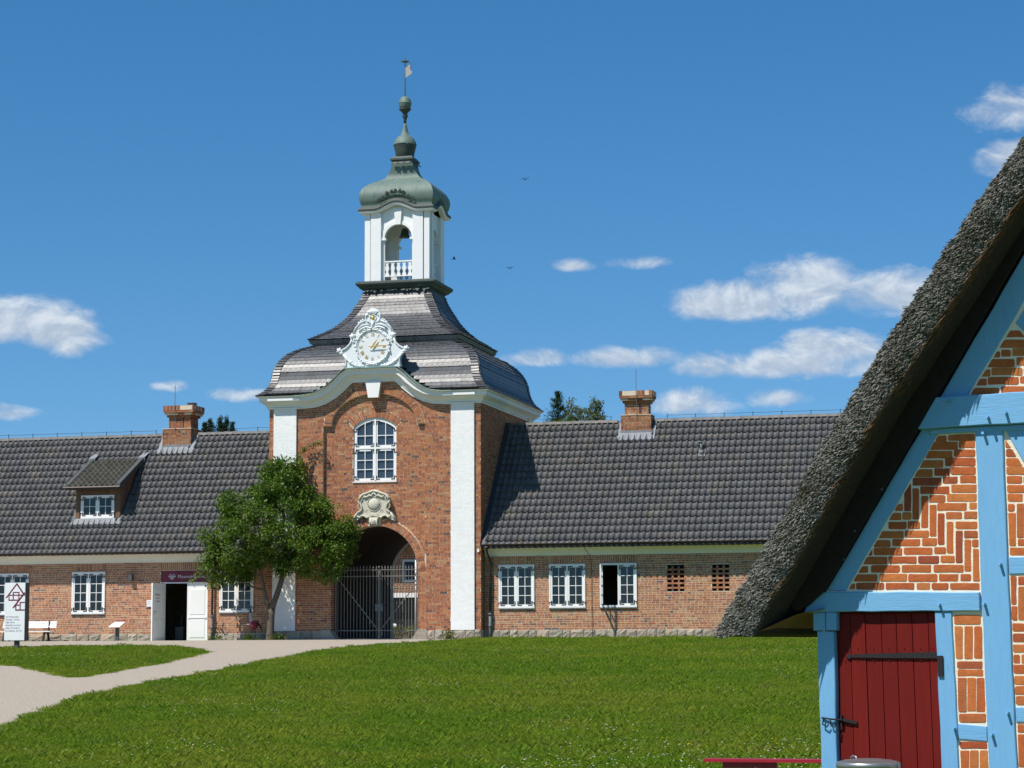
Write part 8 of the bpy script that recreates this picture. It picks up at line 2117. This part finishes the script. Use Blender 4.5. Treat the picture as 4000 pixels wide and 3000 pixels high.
gt = t.n('ShaderNodeBsdfTranslucent', None, Color=t.mix(1.0, c, (1.3, 1.6, 0.6, 1), 'MULTIPLY'))
t.n('ShaderNodeOutputMaterial', None, i0=t.n('ShaderNodeMixShader', None, i0=0.35, i1=gb.outputs[0], i2=gt.outputs[0]).outputs[0])
gr = np.random.RandomState(41)
def tuft(nb, h, spread, wd, broad=0.0):
    V = []; F = []
    for _ in range(nb):
        x, y = gr.normal(size=2) * spread; a = gr.rand() * 2 * PI; hh = h * (.55 + .7 * gr.rand()); ln = hh * (.25 + .5 * gr.rand())
        w = wd * (.7 + .6 * gr.rand()); dx, dy = math.cos(a), math.sin(a); px, py = -dy * w, dx * w
        b = len(V)
        if gr.rand() < broad:      # a clover or plantain leaf
            V += [(x, y, hh * .35), (x + dx * ln - px * 4, y + dy * ln - py * 4, hh * .6), (x + dx * ln * 2, y + dy * ln * 2, hh * .62), (x + dx * ln + px * 4, y + dy * ln + py * 4, hh * .6)]
            F += [(b, b + 1, b + 2), (b, b + 2, b + 3)]
        else:
            V += [(x - px, y - py, -.01), (x + px, y + py, -.01), (x + dx * ln * .4, y + dy * ln * .4, hh * .65), (x + dx * ln, y + dy * ln, hh)]
            F += [(b, b + 1, b + 2), (b + 0, b + 2, b + 3)]
    return np.array(V), np.array(F)
protos = [tuft(26, .055, .075, .0032) + (0,), tuft(24, .07, .07, .003) + (0,), tuft(22, .05, .08, .0032, .35) + (0,), tuft(16, .06, .06, .004, .8) + (0,), tuft(26, .11, .05, .0028) + (0,)]
HX0, HY0 = 21.739, -52.816
def lawn_points(n, dens_far):
    out = []
    while sum(len(o) for o in out) < n:
        y = -48.5 + 48.3 * gr.rand(60000); x = -16 + 43 * gr.rand(60000)
        keep = gr.rand(60000) < np.clip(dens_far + (1 - dens_far) * (-y - 4) / 34, dens_far, 1)
        # the wedge the camera could see, widened on both sides
        d = y - CAM.y; cx = CAM.x - .262 * d; keep &= (np.abs(x - cx) < .27 * d + 3.5)
        x, y = x[keep], y[keep]
        k2 = []
        for a, b in zip(x, y):
            on = (not inside((a, b), path_w)) or inside((a, b), isl_w)
            if b > GY1: on = a > 3.7 and b < .25 and not (-1.3 < b < -1.12 and a < 11)
            elif b > -1.7 and a < 3.8: on = False
            k2.append(on)
        k2 = np.array(k2); out.append(np.stack([x[k2], y[k2]], 1))
    return np.concatenate(out)[:n]
lp = lawn_points(115000, .42)
n = len(lp)
pz = np.array([gz(b) for b in lp[:, 1]])
pk = gr.choice(5, size=n, p=[.40, .27, .17, .10, .06])
s = .75 + .6 * gr.rand(n)
scatter('grass', protos, [m_grass], np.stack([lp[:, 0], lp[:, 1], pz], 1), pk, gr.rand(n) * 2 * PI, np.stack([s * 1.25, s * 1.25, s * (.50 + .35 * gr.rand(n))], 1), 'short mown lawn grass with clover')
# daisies and dandelions
m_daisy = material('daisy_white', (0.80, 0.80, 0.76), 0.7, 0.05); m_dand = material('dandelion_yellow', (0.75, 0.55, 0.02), 0.7, 0.1)
def disc(rad, z):
    V = [(0, 0, z + .004)] + [(rad * math.cos(2 * PI * i / 7), rad * math.sin(2 * PI * i / 7), z) for i in range(7)]
    return np.array(V), np.array([(0, 1 + i, 1 + (i + 1) % 7) for i in range(7)])
fp = lawn_points(9000, .6); q = np.array([math.sin(a * .9 + 1.3 * math.sin(b * .35)) + math.sin(b * .8 + a * .3) for a, b in fp]) + gr.normal(size=len(fp)) * .55
fp = fp[q > 1.25][:1500]; n = len(fp)
extra = np.stack([16 + 5 * gr.rand(420), -43.5 + 5 * gr.rand(420)], 1); fp = np.concatenate([fp, extra]); n = len(fp)
s = .7 + .6 * gr.rand(n)
scatter('lawn_flowers', [disc(.013, .055) + (0,), disc(.015, .06) + (1,)], [m_daisy, m_dand], np.stack([fp[:, 0], fp[:, 1], [gz(b) for b in fp[:, 1]]], 1), (gr.rand(n) < .22).astype(int), gr.rand(n) * 6, np.stack([s, s, np.ones(n)], 1), 'white daisies and yellow dandelions in the lawn')
